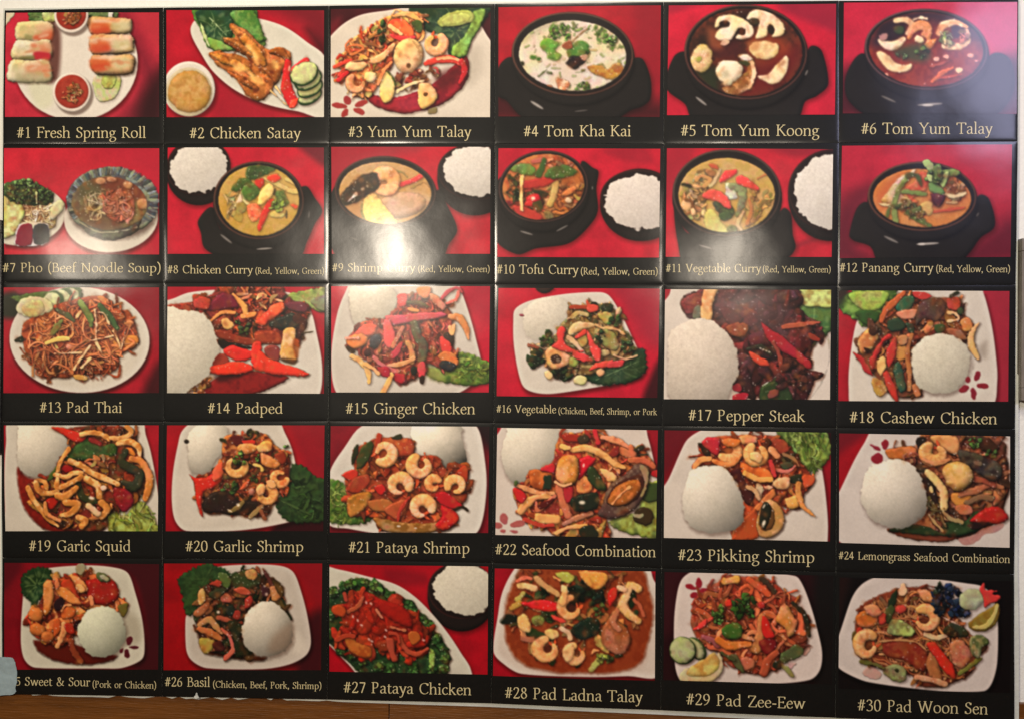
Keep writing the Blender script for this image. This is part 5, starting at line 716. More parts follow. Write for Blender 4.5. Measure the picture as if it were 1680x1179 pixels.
@dish(26)
def _():
    start(114, 'a40812'); C.warm = .06; soft('150 60 172 50 172 120 140 116', '2c0a10', .85, 10); soft('130 -4 172 -4 172 50', '8a0c1a', .6, 10)
    plate('23 60 26 50 44 10 60 3 100 1 126 3 138 10 146 30 153 56 157 84 152 98 134 108 104 113 46 112 30 104 24 92', 'd0c4b4', rim=5, in_='c6baa8')
    soft('136 70 148 80 152 92 140 96', 'e8dcc8', .6, 5)
    B('lettuce'); leaf('14 18 22 10 34 4 46 0 58 3 68 8 72 14 60 22 52 26 42 30 36 44 34 54 24 54 20 36', '1e3d1a', mid='50 6 26 48', vein='34562c', side=4, col2='274a22')
    B('sauce'); P('36 70 50 80 80 96 110 100 106 105 80 103 50 98 40 90', '4a1c08', R=5, tx=.06, sh=.05, f=2)
    B('stir_fry'); scatter('36 30 50 20 66 16 74 10 94 6 104 14 118 18 126 26 128 40 132 50 136 60 120 44 100 44 90 56 84 70 84 84 96 98 76 100 52 94 40 84 36 70 32 56 38 46', ['2c2a1a', '3a2418', '5a3420', '8a5a34', '6a2c20', '4a3a20', 'a8683c', '24301c'], 100, (7, 16), (2.5, 5.5), 26, base='1f140e', chunk=.4, sp=.25)
    P('72 14 84 8 96 8 104 14 100 24 84 28 72 24', '2c3a1e', R=5, tx=.3, sp=.1); P('58 10 66 10 72 18 68 26 62 24', '3f5a2c', R=3); P('86 8 94 6 100 11 96 18 88 16', 'b07c44', R=4, tx=.4); S('105 6 110 14 114 22', '2 4 5', '4a2424'); P('112 26 122 24 124 36 116 40', 'b87c4c', R=4, sp=.3); P('116 18 126 24 126 36 120 30', '3a2c14', R=3); P('104 24 112 28 110 36 104 34', '3a1c20', R=3, sp=.5); glint(109, 33, 1.4, 1.6, 0, .6); glint(107, 24.5, 1, 1, 0, .5)
    P('75 28 84 26 92 31 90 34 80 32', 'b04838', R=3, sp=.2); P('86 38 92 34 95 40 92 46 86 48', '9a2820', R=4, sp=.5); P('60 36 66 32 72 36 72 42 62 42', 'b05840', R=4, sp=.4, tx=.3); P('48 32 58 26 68 28 60 36 52 38', '2e3420', R=4); P('36 30 42 27 44 40 38 44', 'c8a060', R=4); P('48 22 56 18 62 20 58 25', '9a3424', R=3); P('32 52 38 46 48 42 48 48 40 56 32 56', '9a5c3c', R=4, sp=.3); P('66 46 74 46 76 54 68 56', '1c2420', R=3, sp=.3); P('76 50 82 52 80 60 74 58', '8a2c24', R=3); glint(58, 52, 1.6, 1.4, 0, .8)
    S('38 66 48 60 56 68 62 74', '6 8 7 5', 'b07840', tx=.25); S('38 70 50 74 60 80', '5 7 5', 'b4643c', tx=.2); P('38 82 46 80 54 84 50 94 42 96', 'a08c44', R=5, tx=.2); S('58 58 66 60 74 64', '5 6 4', '9a4a34'); S('62 70 70 78 74 92 66 101', '3 4 5 6', 'b85a4c', sp=.35, sh=.6); P('52 86 60 84 66 92 56 94', '3a1414', R=3); P('68 62 84 66 82 84 92 96 78 98 74 80', '1e2416', R=4, tx=.3)
    rice('84 68 88 54 96 45 108 41 120 44 130 54 136 68 136 84 128 94 112 100 98 98 88 88', 'dcd2bc', R=28, amb=.5); soft('116 78 136 64 136 86 126 94 112 94', '9a7c62', .55, 6)
@dish(27)
def _():
    start(114, 'b6061e'); C.warm = .06; soft('60 4 100 8 104 18 80 22 60 16', '7a0818', .6, 6)
    rice_bowl(140, 26, 36, 30, 6, 4, -2, 13, 14, 'ddd5bd')
    plate('-8 4 10 5 40 12 70 20 92 34 112 54 128 74 140 92 150 108 150 124 40 124 20 106 0 86 -8 80', 'd8d2be', rim=3, in_='d0cab4')
    B('broccoli'); P('-4 26 10 26 18 18 34 14 46 18 56 22 66 30 76 34 88 38 94 48 104 54 108 66 116 72 122 84 128 96 126 110 118 118 40 118 20 104 4 88 -4 80', '16331a', R=8, tx=.4, col2='1f4420', n=5)
    r = np.random.RandomState(27); q = spline(nums('2 30 18 22 34 18 48 22 60 30 74 38 86 44 94 54 104 62 110 74 118 86 122 100 116 112 90 112 60 110 40 106 24 96 8 84 2 60'), 6)
    for i in range(26):                                     # whole florets, each a cluster of buds
        p = q[int(i / 26 * len(q))] + r.randn(2) * 1.4; E(p[0], p[1], 6.5, 5.5, r.rand() * 90, ['1c4420', '234f26', '19391c'][i % 3], wob=.22, seed=i, n=12, sh=.5, amb=.4, tx=.3)
        for t in range(11):
            a, k = r.rand() * 6.28, 5 * math.sqrt(r.rand()); E(p[0] + k * math.cos(a), p[1] + k * math.sin(a) * .85, 1.1 + r.rand(), 1 + r.rand() * .8, 0, ['2f6a30', '24552a', '3c7a38', '1a4420'][t % 4], wob=.3, seed=t + i, n=7, sh=.18, amb=.45, tx=.2)
    P('106 88 112 92 112 106 106 108', '6a9a40', R=4, tx=.5, sh=.1); E(54, 26, 4, 2, 30, '4a8a3c', sh=.1)
    B('glazed_chicken'); scatter('4 44 18 40 16 30 22 32 34 27 44 30 60 38 76 44 88 58 96 66 108 70 106 84 104 94 88 98 76 92 72 102 66 100 58 90 46 88 44 98 30 98 16 88 6 78 14 66 12 52', ['b02010', 'b82c18', 'a81a0c', 'b83a1c', 'ae280f', 'b8381c'], 70, (10, 22), (5, 9), 27, base='8a120c', chunk=.3, sp=.5, tx=.15)
    soft('14 44 40 32 70 44 96 66 92 80 60 80 30 72', 'b8180c', .4, 10)
    P('46 38 62 38 80 46 88 58 86 66 70 60 54 50', 'b41a10', op=.8, R=7, sp=.3, tx=.12); S('20 50 30 44 36 34', '4 5 4', 'b85030', sp=.4); S('50 48 56 56', 3, 'd07858', sp=.8); P('16 76 24 74 30 82 44 88 44 98 32 98 20 90', 'c46a24', R=5, sp=.4, col2='b04a18'); P('2 45 12 43 18 50 14 56 4 52', 'c44418', R=4, sp=.3); P('60 78 68 78 70 92 72 101 66 102 62 90', 'b8442a', R=4, sp=.3); S('74 76 80 88 92 94 104 88', '5 6 6 4', 'bc4a2c', sp=.4); S('64 72 72 74 74 82', 4, 'b83c24', sp=.4); P('84 72 92 70 96 78 88 84', 'c05a24', R=3, sp=.4); S('8 80 16 76 26 76', 4, 'b83a24', sp=.3); S('16 31 18 38', 4, 'b04030'); S('66 66 74 68 80 69', 2.5, 'c86c4c', sp=.5)
    for x, y in ((30, 59), (39, 40), (44, 41), (60, 69), (59, 76), (45, 81), (34, 64), (25, 55), (42, 79), (100, 79)): glint(x, y, 1.6, 1, r.rand() * 90, .75, 'ffd8cc')
@dish(28)
def _():
    start(114, 'a80820'); plate('4 50 8 26 18 4 30 -8 158 -8 166 8 172 20 176 60 174 108 140 110 100 112 30 111 12 102 0 88', 'e4d6c6', rim=5, in_='d8c4b0')
    B('broth'); P('11 50 14 30 22 8 34 -8 150 -8 160 14 166 40 162 70 154 94 140 104 110 108 60 108 30 100 16 84 12 66', 'a2441c', R=4, tx=.05, sh=0, f=2.2, amb=.85, col2='8e3414'); soft('20 60 60 70 90 100 140 84 156 60 150 96 100 106 40 100', '8a2a10', .5, 10)
    clip('11 50 14 30 22 8 34 -8 150 -8 160 14 168 40 164 70 154 94 140 104 110 108 60 108 30 100 16 84 6 58', f=2)
    B('stir_fry'); scatter('22 14 34 0 60 -4 120 -4 140 14 154 20 150 50 146 70 138 90 120 90 96 96 60 96 44 90 30 70 12 56 22 36', ['6a4428', 'a8784c', '3a3a1c', '8a5a38', '24301a', '5a2818', 'b88c58'], 80, (8, 16), (3, 6), 28, chunk=.4, sp=.3, sh=.7)
    B('leafy_greens'); herb(96, 22, 16, 20, '16261c', 1, 1.4, .8, .4); herb(50, 26, 9, 12, '1a2a1a', 2, 1.1, .6, .4); P('80 64 88 54 100 50 110 54 108 66 98 72 88 72', '14221c', R=5, sp=.3, tx=.3, sh=.7); herb(56, 48, 9, 12, '22301a', 4, .8, .7, .4); P('6 50 14 48 24 50 22 57 8 58', '141a14', R=3); herb(110, 42, 7, 12, '2c4424', 5)
    P('114 58 124 46 130 54 138 60 142 70 138 84 128 88 116 80 112 70', 'a86a48', R=7, tx=.25, col2='8a4a30', sp=.3, sh=.6); S('130 40 124 52 130 62', '6 7 6', 'a8684c', sp=.2); S('146 30 152 36 156 46', 4, 'a05038')
    B('vegetable_piece'); S('44 10 54 18 66 26', '7 7 6', 'b88a58', sp=.2); P('64 4 76 3 84 8 78 14 70 11', '9aa04c', R=4); S('26 18 34 18 42 20', '5 7 8', 'd8b884', amb=.5); S('24 13 32 9 38 10', '4 6 4', 'd0684c', sp=.3); S('24 32 30 26', 6, 'a89c4c'); S('18 42 26 36', 6, 'a8883c'); P('25 52 32 48 38 58 38 66 30 66 25 60', 'd0a870', R=5, sp=.2); E(46, 54, 7, 6, 0, '6a7434', tx=.4); P('70 16 76 18 76 26 70 24', 'c8b888', R=3); P('54 64 66 64 68 70 62 74 54 70', 'cfb070', R=4); S('70 62 78 66 80 72', 6, 'c8a884'); S('30 74 40 75', 5, '9a5c4c')
    B('squid'); S('150 18 142 16 138 26 134 36 142 46 150 52', '9 9 9 11 9 7', 'd6b078', amb=.45, sp=.2, sh=.7, col2='c89a5c'); S('130 17 136 20', 6, 'd8a880')
    B('broccoli'); S('102 104 108 96 112 90', '7 7 6', '9aa054'); herb(116, 92, 7, 16, '6a7c3c', 6, 1.2, .7); herb(120, 92, 5, 10, '3c4a2c', 7, .8, 1.)
    B('pepper_strip'); P('28 36 40 33 56 32 68 36 72 40 62 44 48 43 36 40', 'c81f24', R=5, sp=.3, sh=.6, tx=.2); P('118 24 124 18 128 20 126 30 120 38', 'b82420', R=4); P('60 48 66 49 76 54 70 56 62 53', 'c83c30', R=3)
    B('shrimp'); P('88 2 98 0 112 2 118 6 114 16 106 20 98 16 92 10', 'dca468', R=6, tx=.25, col2='c88a50', sp=.2, sh=.6); shrimp(80, 40, 10, 10, 10, 270, 'dc9c60', 'c47a40', dot='3a1c14'); S('74 24 72 34', '6 9', 'dca868', sp=.2); shrimp(56, 84, 10, 11.5, -30, 260, 'd89c6c', 'c4774a', dot='5a2014'); shrimp(86, 88, 8.5, 11, -190, 70, 'd8a474', 'c07c50', rot=180, dot='6a3018'); P('72 86 78 78 84 82 82 94 76 96', 'dcb080', R=5, sp=.2)
    clip()
@dish(29)
def _():
    start(108, '260c10'); soft('-4 -4 30 -4 10 60 -4 60', '3c0c14', .7, 10); soft('150 -4 172 -4 172 118 150 118', '0e100e', .8, 8)
    plate('10 50 13 20 18 6 30 -2 60 -6 130 1 138 10 146 30 152 50 158 76 156 94 146 104 110 109 60 112 22 112 12 96', 'e2d2c4', rim=4, in_='dccabc')
    B('petal_mark'); P('138 70 146 72 142 80 138 78', 'd09a90', R=2, sh=0, op=.8); P('124 88 132 88 126 95', 'd0a090', R=2, sh=0, op=.8)
    B('noodles'); scatter('30 26 40 16 52 10 62 2 80 3 98 3 112 10 122 18 134 24 130 30 140 40 146 46 142 54 142 70 136 76 118 80 112 92 98 100 82 98 66 92 56 80 40 74 30 60 27 44', ['9a4428', 'a8543a', '84301e', 'b8683c', '7a2c24', 'a03424', 'c07c54', '8c4440'], 140, (9, 22), (2, 5), 29, base='661f14', chunk=.18, bend=.9, sp=.35)
    tangle('32 28 52 12 80 4 112 12 138 36 140 66 112 90 80 97 40 72 28 46', ['a85a3c', '94452c', 'b8704c', '8a3a26', 'a04a34'], 46, (3.2, 6.4), 34, 29, sp=.45, sh=.3)
    S('60 8 72 6', 7, 'c88c4c', tx=.4); S('84 6 96 14 104 20', '6 8 5', 'b84c30', sp=.4); S('96 4 104 10 110 18', '4 5 4', '3c2c20'); S('128 28 140 40 145 60', '4 5 4', '26241a', sp=.1); S('36 52 46 46 52 42', '4 5 3', 'c03c30'); S('92 74 96 60 97 42', '10 9 6', 'b07048', sp=.2); P('96 66 110 64 112 74 104 80 98 76', '6a1418', R=4, sp=.3); S('100 98 104 86 112 78', '9 9 6', '9a442c', sp=.2); P('76 84 88 84 90 92 80 96', 'a85c48', R=4, sp=.4); P('66 80 74 82 80 98 76 96 68 88', '4a4c30', R=3, sp=.2); S('58 80 70 86', 3, '3c4024'); S('40 64 50 68 54 72', 6, '8c4850', sp=.3)
    B('pepper_strip'); P('98 42 102 44 108 56 110 62 102 64 97 56', 'b81f1c', R=4, sp=.2); P('60 28 66 26 67 32 61 33', 'c02c20', R=3); P('28 56 38 50 42 46 40 54 30 58', 'c83430', R=2); E(97, 31, 4, 4, 0, 'a02824', sp=.3)
    B('chicken'); P('117 30 121 28 126 36 130 42 134 46 130 58 124 62 121 54 112 46 113 38', 'c88a54', R=6, tx=.25, col2='b8743c', sp=.15, sh=.6); S('54 66 64 72 76 71 86 70', '6 9 8 5', 'cc8850', col2='b8642f', sp=.2, tx=.25); S('80 62 90 66', 4, 'c08060')
    B('scallion'); P('118 78 130 70 138 72 140 78 128 86 117 88', '3f4a2a', R=3, tx=.3, sp=.1); S('117 90 124 95 128 100', '3 4 4', '7a7a50'); P('110 88 116 86 117 94 110 92', '1c2018', R=2)
    B('cilantro'); herb(80, 33, 12, 44, '27501f', 1, 1., 1., .24); herb(55, 42, 8, 30, '2f5e28', 2, .8, 1.2, .28); herb(69, 58, 9, 30, '2c5824', 3, 1., .8, .28); P('62 52 74 50 78 58 74 65 62 64 58 58', '2c5624', R=5, tx=.25); S('58 32 68 40 74 44', 1.2, 'c08870', sh=.2)
    flower([(34.5, 10, 2.6, 4.6, -6), (26.5, 14.5, 5, 1.8, 22), (29.5, 22.5, 3.4, 2.8, -40), (39, 17, 4, 1.5, -20)], '981c2c')
    B('cucumber_slice'); E(33, 76, 8, 13, -35, '3c5428', ro=.2); E(32, 76, 6.6, 12, -35, 'c4c488', sh=0, R=8); E(19, 78, 13.5, 14, -30, '47602c', ro=.2, sh=.5); E(18.6, 77.6, 12.6, 13, -30, 'bcc080', sh=0, R=10, amb=.75, col2='aab06c')
    B('lemon_wedge'); P('18 100 24 95 36 100 48 94 54 79 58 83 60 92 56 102 48 108 20 110 16 105', 'd8c084', R=3, amb=.6, sh=.5); P('22 101 30 92 40 86 50 79 56 86 54 94 46 102 34 104', 'cca44c', R=5, tx=.2, sh=0, amb=.7, col2='d8b868')
@dish(30)
def _():
    start(109, '0e0c0c'); C.warm = .06; soft('-4 60 6 20 10 -4 -4 -4', '24100e', .8, 6)
    plate('-4 70 2 50 12 20 22 6 38 -2 60 -4 124 3 140 6 150 16 155 40 155 80 150 100 142 108 100 109 30 102 8 94 -2 86', 'dccfc2', rim=4, in_='d4c6ba')
    B('petal_mark'); P('24 92 32 86 42 94 36 99 27 97', 'c8948c', R=2, sh=0, op=.8)
    B('noodles'); scatter('16 44 20 30 28 22 40 16 56 10 64 8 80 8 92 12 110 30 124 50 136 56 144 58 136 76 128 92 116 98 104 104 80 104 70 94 40 88 20 78 16 60', ['a86038', '8a3c28', 'b8784c', '7a4a30', '5a4428', '9a5a3c', 'c08a5c', '6a2c20'], 120, (7, 18), (2, 4.5), 30, base='5c2a1a', chunk=.25, bend=.9, sp=.3)
    tangle('18 46 28 24 56 12 88 12 112 34 136 58 126 92 104 102 70 94 22 78', ['b07a4e', 'a4683e', 'bc8a60', '98603a', '8a5030'], 80, (1.4, 3), 40, 30, sp=.35, sh=.14)
    P('42 64 56 60 72 60 84 66 88 78 84 90 76 88 62 80 46 76', '7a2818', R=7, tx=.3, sp=.3, col2='8c3820'); S('40 62 60 60 76 62 86 70', 1.6, 'b08058'); S('96 68 92 84 98 100', '10 13 8', 'b0744c', sp=.2, col2='9a5c38'); S('76 96 90 98 104 102', 6, 'c08a64', sp=.2); P('108 64 118 58 126 64 130 74 122 86 112 82', 'b06844', R=6, tx=.35); P('62 4 66 10 64 16 58 16 58 10', 'd8b08c', R=2); S('78 12 88 16 92 22', '5 7 6', 'b8784c', sp=.2); S('40 18 46 26', 4, '6a4c34'); P('48 22 56 10 55 24 48 30', '1c2a1c', R=3)
    B('vegetable_piece'); P('46 50 50 40 58 40 68 44 74 52 70 56 48 55', '7a8444', R=4, tx=.35, col2='95a05c'); P('44 36 50 26 54 30 48 44', '3a4424', R=3); S('118 92 128 84 138 76', '4 6 4', '6a6a28', sp=.2); P('42 90 52 84 64 86 66 100 54 100', '7a7c48', R=4, tx=.4); E(57, 90, 2, 2, 0, '2a2c14', sh=0); S('22 82 34 84 44 88', 4, '5a5a2c'); P('128 56 140 54 146 60 140 66 138 76 130 72', '8a9060', R=4, tx=.4, col2='4a5434'); S('84 54 96 57 108 54', '5 5 3', 'c8b090', sp=.3); S('100 36 112 42 118 46', '2 2.5 2', 'c8a898', sh=.3)
    P('102 50 110 42 120 46 126 54 110 56', '2c3020', R=4, tx=.4); herb(112, 50, 7, 8, '3c3420', 3, 1.4, .7)
    B('pepper_strip'); P('86 64 94 62 104 74 112 84 114 96 106 92 98 82', 'c0281c', R=4, sp=.25, sh=.6); E(60, 30, 6, 5, -20, 'b43c30', sp=.3); E(42, 40, 4, 6, 10, 'b8382c', sp=.2); P('17 50 22 48 24 56 18 60', 'a83020', R=3)
    shrimp(84, 39, 10, 11, -120, 150, 'd69464', 'b86c3c', dot='5a2818'); shrimp(28, 66, 9, 12, -10, 330, 'd0985c', 'b4703a', dot='5a2c14', sq=1.15); B('shrimp'); P('17 38 24 32 32 36 38 38 36 46 26 49 18 46', 'cc7c50', R=6, tx=.25, col2='b8602f', sp=.25); P('24 28 36 26 42 34 36 38 28 36', 'c88058', R=5, tx=.3); P('76 12 84 10 94 18 92 22 82 20', 'cc8c64', R=4, sp=.2)
    B('herb_garnish'); herb(105, 20, 15, 60, '1c2a48', 1, 1., 1., .22, .3); herb(96, 10, 6, 12, '17241f', 2, 1, 1.2); herb(121, 30, 9, 24, '1c2c50', 3, 1.2, .6)
    B('cucumber_slice'); E(129, 18.5, 12.6, 10, -14, 'b0b494', R=8, amb=.75, tx=.12)
    B('carrot_flower'); P('136 8 141 2 142 9 150 9 154 10 150 13 157 15 154 20 148 22 142 26 140 16', 'c03434', R=3, sp=.2, tx=.15)
    B('lemon_wedge'); P('126 42 138 32 148 26 154 22 157 28 154 40 146 48 132 50', '8a6a20', R=4, tx=.2, col2='9a7c30'); S('131 46 142 45 150 36 154 24', '3 4 4 3', 'd0bc70', sh=.1)
# ------------------------------------------------------------------ lettering: a book serif drawn with a broad nib
# per letter: advance | strokes.  l line, L heavy line, c open curve, o closed curve, s serif (x y half-width), d dot (x y size)
GL = {
'a': '67|c 12 52 20 63 36 65 47 58 49 44 49 20 52 5 65 4|c 49 40 30 36 13 26 12 12 22 3 36 5 50 17',
'b': '78|l 17 107 17 3|c 17 52 30 64 48 64 63 50 66 32 58 11 40 1 24 3 17 9|s 11 106 7',
'c': '62|c 55 54 44 64 28 62 14 48 11 30 18 11 34 2 48 4 57 14',
'd': '80|l 60 107 60 4|s 54 106 7|s 65 3 8|c 60 56 44 65 26 61 12 46 11 28 20 8 36 2 50 8 60 18',
'e': '64|c 12 38 53 40 52 55 38 65 22 59 11 42 12 22 24 5 38 2 50 6 58 16',
'f': '45|c 47 99 38 107 28 102 22 86 22 60|l 22 66 22 2|s 25 64 18|s 22 2 14',
'g': '69|o 30 65 46 58 50 45 44 32 30 26 16 32 11 45 16 58|c 24 27 14 18 20 8 44 6 62 -4 60 -22 40 -34 18 -32 8 -22 14 -10 24 -3|s 58 63 9',
'h': '82|l 17 107 17 2|c 17 46 30 61 46 65 60 58 63 44 63 2|s 11 106 7|s 17 2 14|s 63 2 14',
'i': '38|l 19 65 19 2|s 13 64 7|s 19 2 15|d 18 92 9',
'k': '77|l 17 107 17 2|l 17 32 54 64|l 30 42 63 4|s 11 106 7|s 17 2 13|s 54 64 12|s 65 2 12',
'l': '38|l 19 107 19 2|s 13 106 7|s 19 2 15',
'm': '122|l 17 65 17 2|c 17 46 28 60 42 65 54 58 57 44 57 2|c 57 46 70 60 84 65 96 58 99 44 99 2|s 11 64 7|s 17 2 13|s 57 2 13|s 100 2 14',
'n': '82|l 17 65 17 2|c 17 46 30 61 46 65 60 58 63 44 63 2|s 11 64 7|s 17 2 14|s 63 2 14',
'o': '76|o 38 65 58 57 66 34 58 10 38 2 18 10 10 34 18 57',
'p': '79|l 17 65 17 -34|c 17 52 30 64 48 64 64 50 66 32 58 11 40 1 24 3 17 10|s 11 64 7|s 17 -34 14',
'q': '79|l 60 66 60 -34|c 60 56 44 65 26 61 12 46 11 28 20 8 36 2 50 8 60 18|s 60 -34 14',
'r': '54|l 17 65 17 2|c 17 44 26 58 36 64 46 62|d 47 59 7|s 11 64 7|s 17 2 14',
's': '54|c 44 52 36 64 22 64 12 55 14 44 28 35 42 27 46 15 38 4 24 2 12 6 8 17',
't': '49|c 21 82 20 40 20 18 26 4 38 3 46 9|s 26 64 19',
'u': '81|c 17 65 17 20 24 5 38 3 52 10 62 24|l 62 65 62 4|s 11 64 8|s 56 64 8|s 68 3 8',
'v': '72|l 12 65 36 3|l 36 3 60 65|s 12 64 12|s 60 64 11',
'w': '108|l 12 65 34 3|l 34 3 54 62|l 54 65 76 3|l 76 3 98 65|s 12 64 11|s 53 64 9|s 98 64 10',
'y': '71|l 12 65 38 5|c 62 65 40 4 28 -24 16 -32 6 -27|s 12 64 12|s 62 64 10',
'B': '84|l 20 98 20 2|c 20 97 44 97 58 89 60 73 52 58 36 53 20 53|c 36 53 60 51 72 40 73 22 62 6 40 3 20 3|s 14 97 10|s 14 3 10',
'C': '95|c 84 79 70 95 48 97 22 84 12 52 22 18 46 3 70 5 88 20|l 85 96 85 77',
'E': '80|l 20 98 20 2|l 20 97 68 97|l 68 98 70 80|l 20 52 56 52|l 56 60 56 44|l 20 3 70 3|l 70 2 74 24|s 14 97 8|s 14 3 8',
'F': '76|l 20 98 20 2|l 20 97 68 97|l 68 98 70 80|l 20 52 56 52|l 56 60 56 44|s 14 97 8|s 20 3 16',
'G': '104|c 84 80 70 95 48 97 24 86 12 52 22 18 48 3 68 4 84 12|l 85 96 84 78|l 84 42 84 8|s 84 42 16',
'K': '96|l 20 98 20 2|l 20 46 72 97|l 36 60 82 4|s 20 97 16|s 20 3 16|s 74 97 13|s 85 3 13',
'L': '78|l 20 98 20 2|l 20 3 68 3|l 68 2 73 26|s 20 97 16|s 14 3 8',
'N': '114|l 22 96 22 2|l 20 98 90 4|l 91 98 91 2|s 15 97 11|s 22 3 14|s 90 97 14',
'P': '80|l 20 98 20 2|c 20 97 44 97 60 88 62 71 54 54 38 47 22 48|s 14 97 9|s 20 3 17',
'R': '89|l 20 98 20 2|c 20 97 44 97 58 88 60 72 52 57 38 50 22 50|l 38 50 76 4|s 14 97 9|s 20 3 16|s 81 3 10',
'S': '70|c 56 79 48 95 32 97 17 88 16 70 32 56 50 46 58 28 51 9 32 2 17 6 10 22|l 58 95 58 78|l 10 23 9 4',
'T': '90|l 45 97 45 2|l 6 97 84 97|l 6 98 4 79|l 84 98 86 79|s 45 3 17',
'V': '98|l 12 98 48 3|l 48 3 84 98|s 13 97 15|s 84 97 13',
'W': '140|l 12 98 42 3|l 42 3 68 94|l 66 98 98 3|l 98 3 126 98|s 12 97 14|s 67 97 12|s 126 97 12',
'Y': '92|l 11 98 46 48|l 46 48 82 98|l 46 50 46 2|s 12 97 14|s 82 97 12|s 46 3 17',
'Z': '84|l 12 97 74 97|L 72 96 12 4|l 10 3 76 3|l 12 98 10 79|l 76 2 80 24',
'1': '70|l 37 98 37 2|l 37 96 18 84|s 37 3 18', '2': '70|c 12 76 22 93 38 96 53 86 53 68 40 42 10 5|L 10 5 58 5|l 58 5 64 18',
'3': '70|c 12 80 24 95 40 95 53 83 49 66 32 54|c 30 54 48 51 59 36 57 16 42 3 24 3 10 10', '4': '72|l 46 98 46 2|l 45 96 8 32|L 6 30 66 30',
'5': '70|L 20 92 58 92|l 20 94 16 56|c 16 55 34 59 51 49 57 30 48 9 28 2 10 7', '6': '72|c 58 97 34 84 17 58 12 32 20 9 36 2 53 10 59 31 52 50 36 57 18 47',
'7': '68|L 10 92 60 92|L 60 92 28 2', '8': '71|o 36 97 51 88 52 72 36 54 20 70 21 88|o 36 54 55 40 58 19 36 2 14 19 17 40',
'9': '72|c 14 2 38 14 55 41 60 67 52 89 36 97 19 89 13 68 20 49 36 42 54 52', '0': '72|o 36 97 54 86 61 50 54 14 36 2 18 14 11 50 18 86',
'#': '76|l 36 96 20 4|l 58 96 42 4|l 8 66 72 66|l 4 34 68 34', '(': '45|c 40 112 20 86 14 46 20 6 40 -24', ')': '45|c 6 112 26 86 32 46 26 6 6 -24',
',': '34|c 17 8 20 -4 10 -18|d 15 6 8', '-': '48|L 8 34 42 34', ' ': '50|',
'&': '106|c 90 56 74 22 50 3 24 4 12 22 20 40 44 56 54 74 49 91 36 97 25 88 27 72 44 46 68 18 96 4|s 88 57 12'}
def nib(dx, dy, heavy):
    a = math.atan2(dy, dx) - math.radians(16)
    return 9.5 if heavy else 3.5 + 7.2 * abs(math.sin(a)) ** 1.3
def lettering(text, x0, x1, y0, y1, cap, depth):
    """quads of the words set on a baseline between two places of the photo's wall"""
    tot = sum(float(GL[c].split('|')[0]) for c in text) - 16; sx = (x1 - x0) / tot; sy = cap / 93.
    V, F = [], []; pen = -8.; z = 0
    def put(q, w):
        nonlocal z
        q = np.asarray(q, float); t = np.gradient(q, axis=0); t = t / (np.hypot(t[:, 0], t[:, 1])[:, None] + 1e-9)
        nrm = np.stack((-t[:, 1], t[:, 0]), 1) * (np.asarray(w) / 2)[:, None]; b = len(V); z += 1
        for i in range(len(q)):
            for p in (q[i] + nrm[i], q[i] - nrm[i]):
                X = x0 + (pen + p[0]) * sx; V.append((X, y0 + (y1 - y0) * (X - x0) / (x1 - x0) - p[1] * sy, depth + z * 6e-6 + i * 2e-7))
        for i in range(len(q) - 1): F.append((b + 2 * i, b + 2 * i + 1, b + 2 * i + 3, b + 2 * i + 2))
    for ch in text:
        adv, *st = GL[ch].split('|')
        for s in st:
            if not s: continue
            k, *n = s.split(); n = np.array([float(v) for v in n])
            if k in 'lL':
                p = n.reshape(-1, 2); w = nib(*(p[1] - p[0]), k == 'L'); put(p, [w, w])
            elif k in 'co':
                p = n.reshape(-1, 2); q = spline(p, 5, k == 'o')
                if k == 'o': q = np.concatenate((q, q[:1]))
                t = np.gradient(q, axis=0); put(q, [nib(a, b, False) for a, b in t])
            elif k == 's': put([(n[0] - n[2], n[1]), (n[0] - 6, n[1] + (1 if n[1] < 50 else -1)), (n[0] + 6, n[1] + (1 if n[1] < 50 else -1)), (n[0] + n[2], n[1])], [3.5, 5.5, 5.5, 3.5])
            elif k == 'd': put([(n[0] - n[2], n[1]), (n[0] - n[2] * .6, n[1]), (n[0], n[1]), (n[0] + n[2] * .6, n[1]), (n[0] + n[2], n[1])], [n[2] * .9, n[2] * 1.6, n[2] * 2, n[2] * 1.6, n[2] * .9])
        pen += float(adv)
    return V, F
# ------------------------------------------------------------------ materials
def nodes(name):
    m = bpy.data.materials.new(name); m.use_nodes = True; t = m.node_tree
    return m, t, t.nodes['Principled BSDF']
def node(t, kind, **k):
    n = t.nodes.new(kind)
    for a, v in k.items():
        if a in n.inputs: n.inputs[a].default_value = v
        else: setattr(n, a, v)
    return n
def wavy(t, p, coat=True, s1=7., s2=110., d1=.0019, d2=.00006):
    """a laminated sheet is never quite flat"""
    tc = node(t, 'ShaderNodeTexCoord'); a = node(t, 'ShaderNodeTexNoise', Scale=s1, Detail=2.); b = node(t, 'ShaderNodeTexNoise', Scale=s2, Detail=3.)
    for n in (a, b): t.links.new(tc.outputs['Object'], n.inputs['Vector'])
    u = node(t, 'ShaderNodeBump', Distance=d1, Strength=1.); v = node(t, 'ShaderNodeBump', Distance=d2, Strength=.6)
    t.links.new(a.outputs['Fac'], u.inputs['Height']); t.links.new(b.outputs['Fac'], v.inputs['Height']); t.links.new(u.outputs['Normal'], v.inputs['Normal'])
    t.links.new(v.outputs['Normal'], p.inputs['Normal'])
    if coat: t.links.new(v.outputs['Normal'], p.inputs['Coat Normal'])
def gloss(p, ro=.5, sp=.14, coat=.5, cro=.185):
    p.inputs['Roughness'].default_value = ro; p.inputs['Specular IOR Level'].default_value = sp
    p.inputs['Coat Weight'].default_value = coat; p.inputs['Coat Roughness'].default_value = cro
INK, t, p = nodes('printed_ink'); gloss(p); wavy(t, p)
at = node(t, 'ShaderNodeAttribute', attribute_name='ink'); t.links.new(at.outputs['Color'], p.inputs['Base Color'])
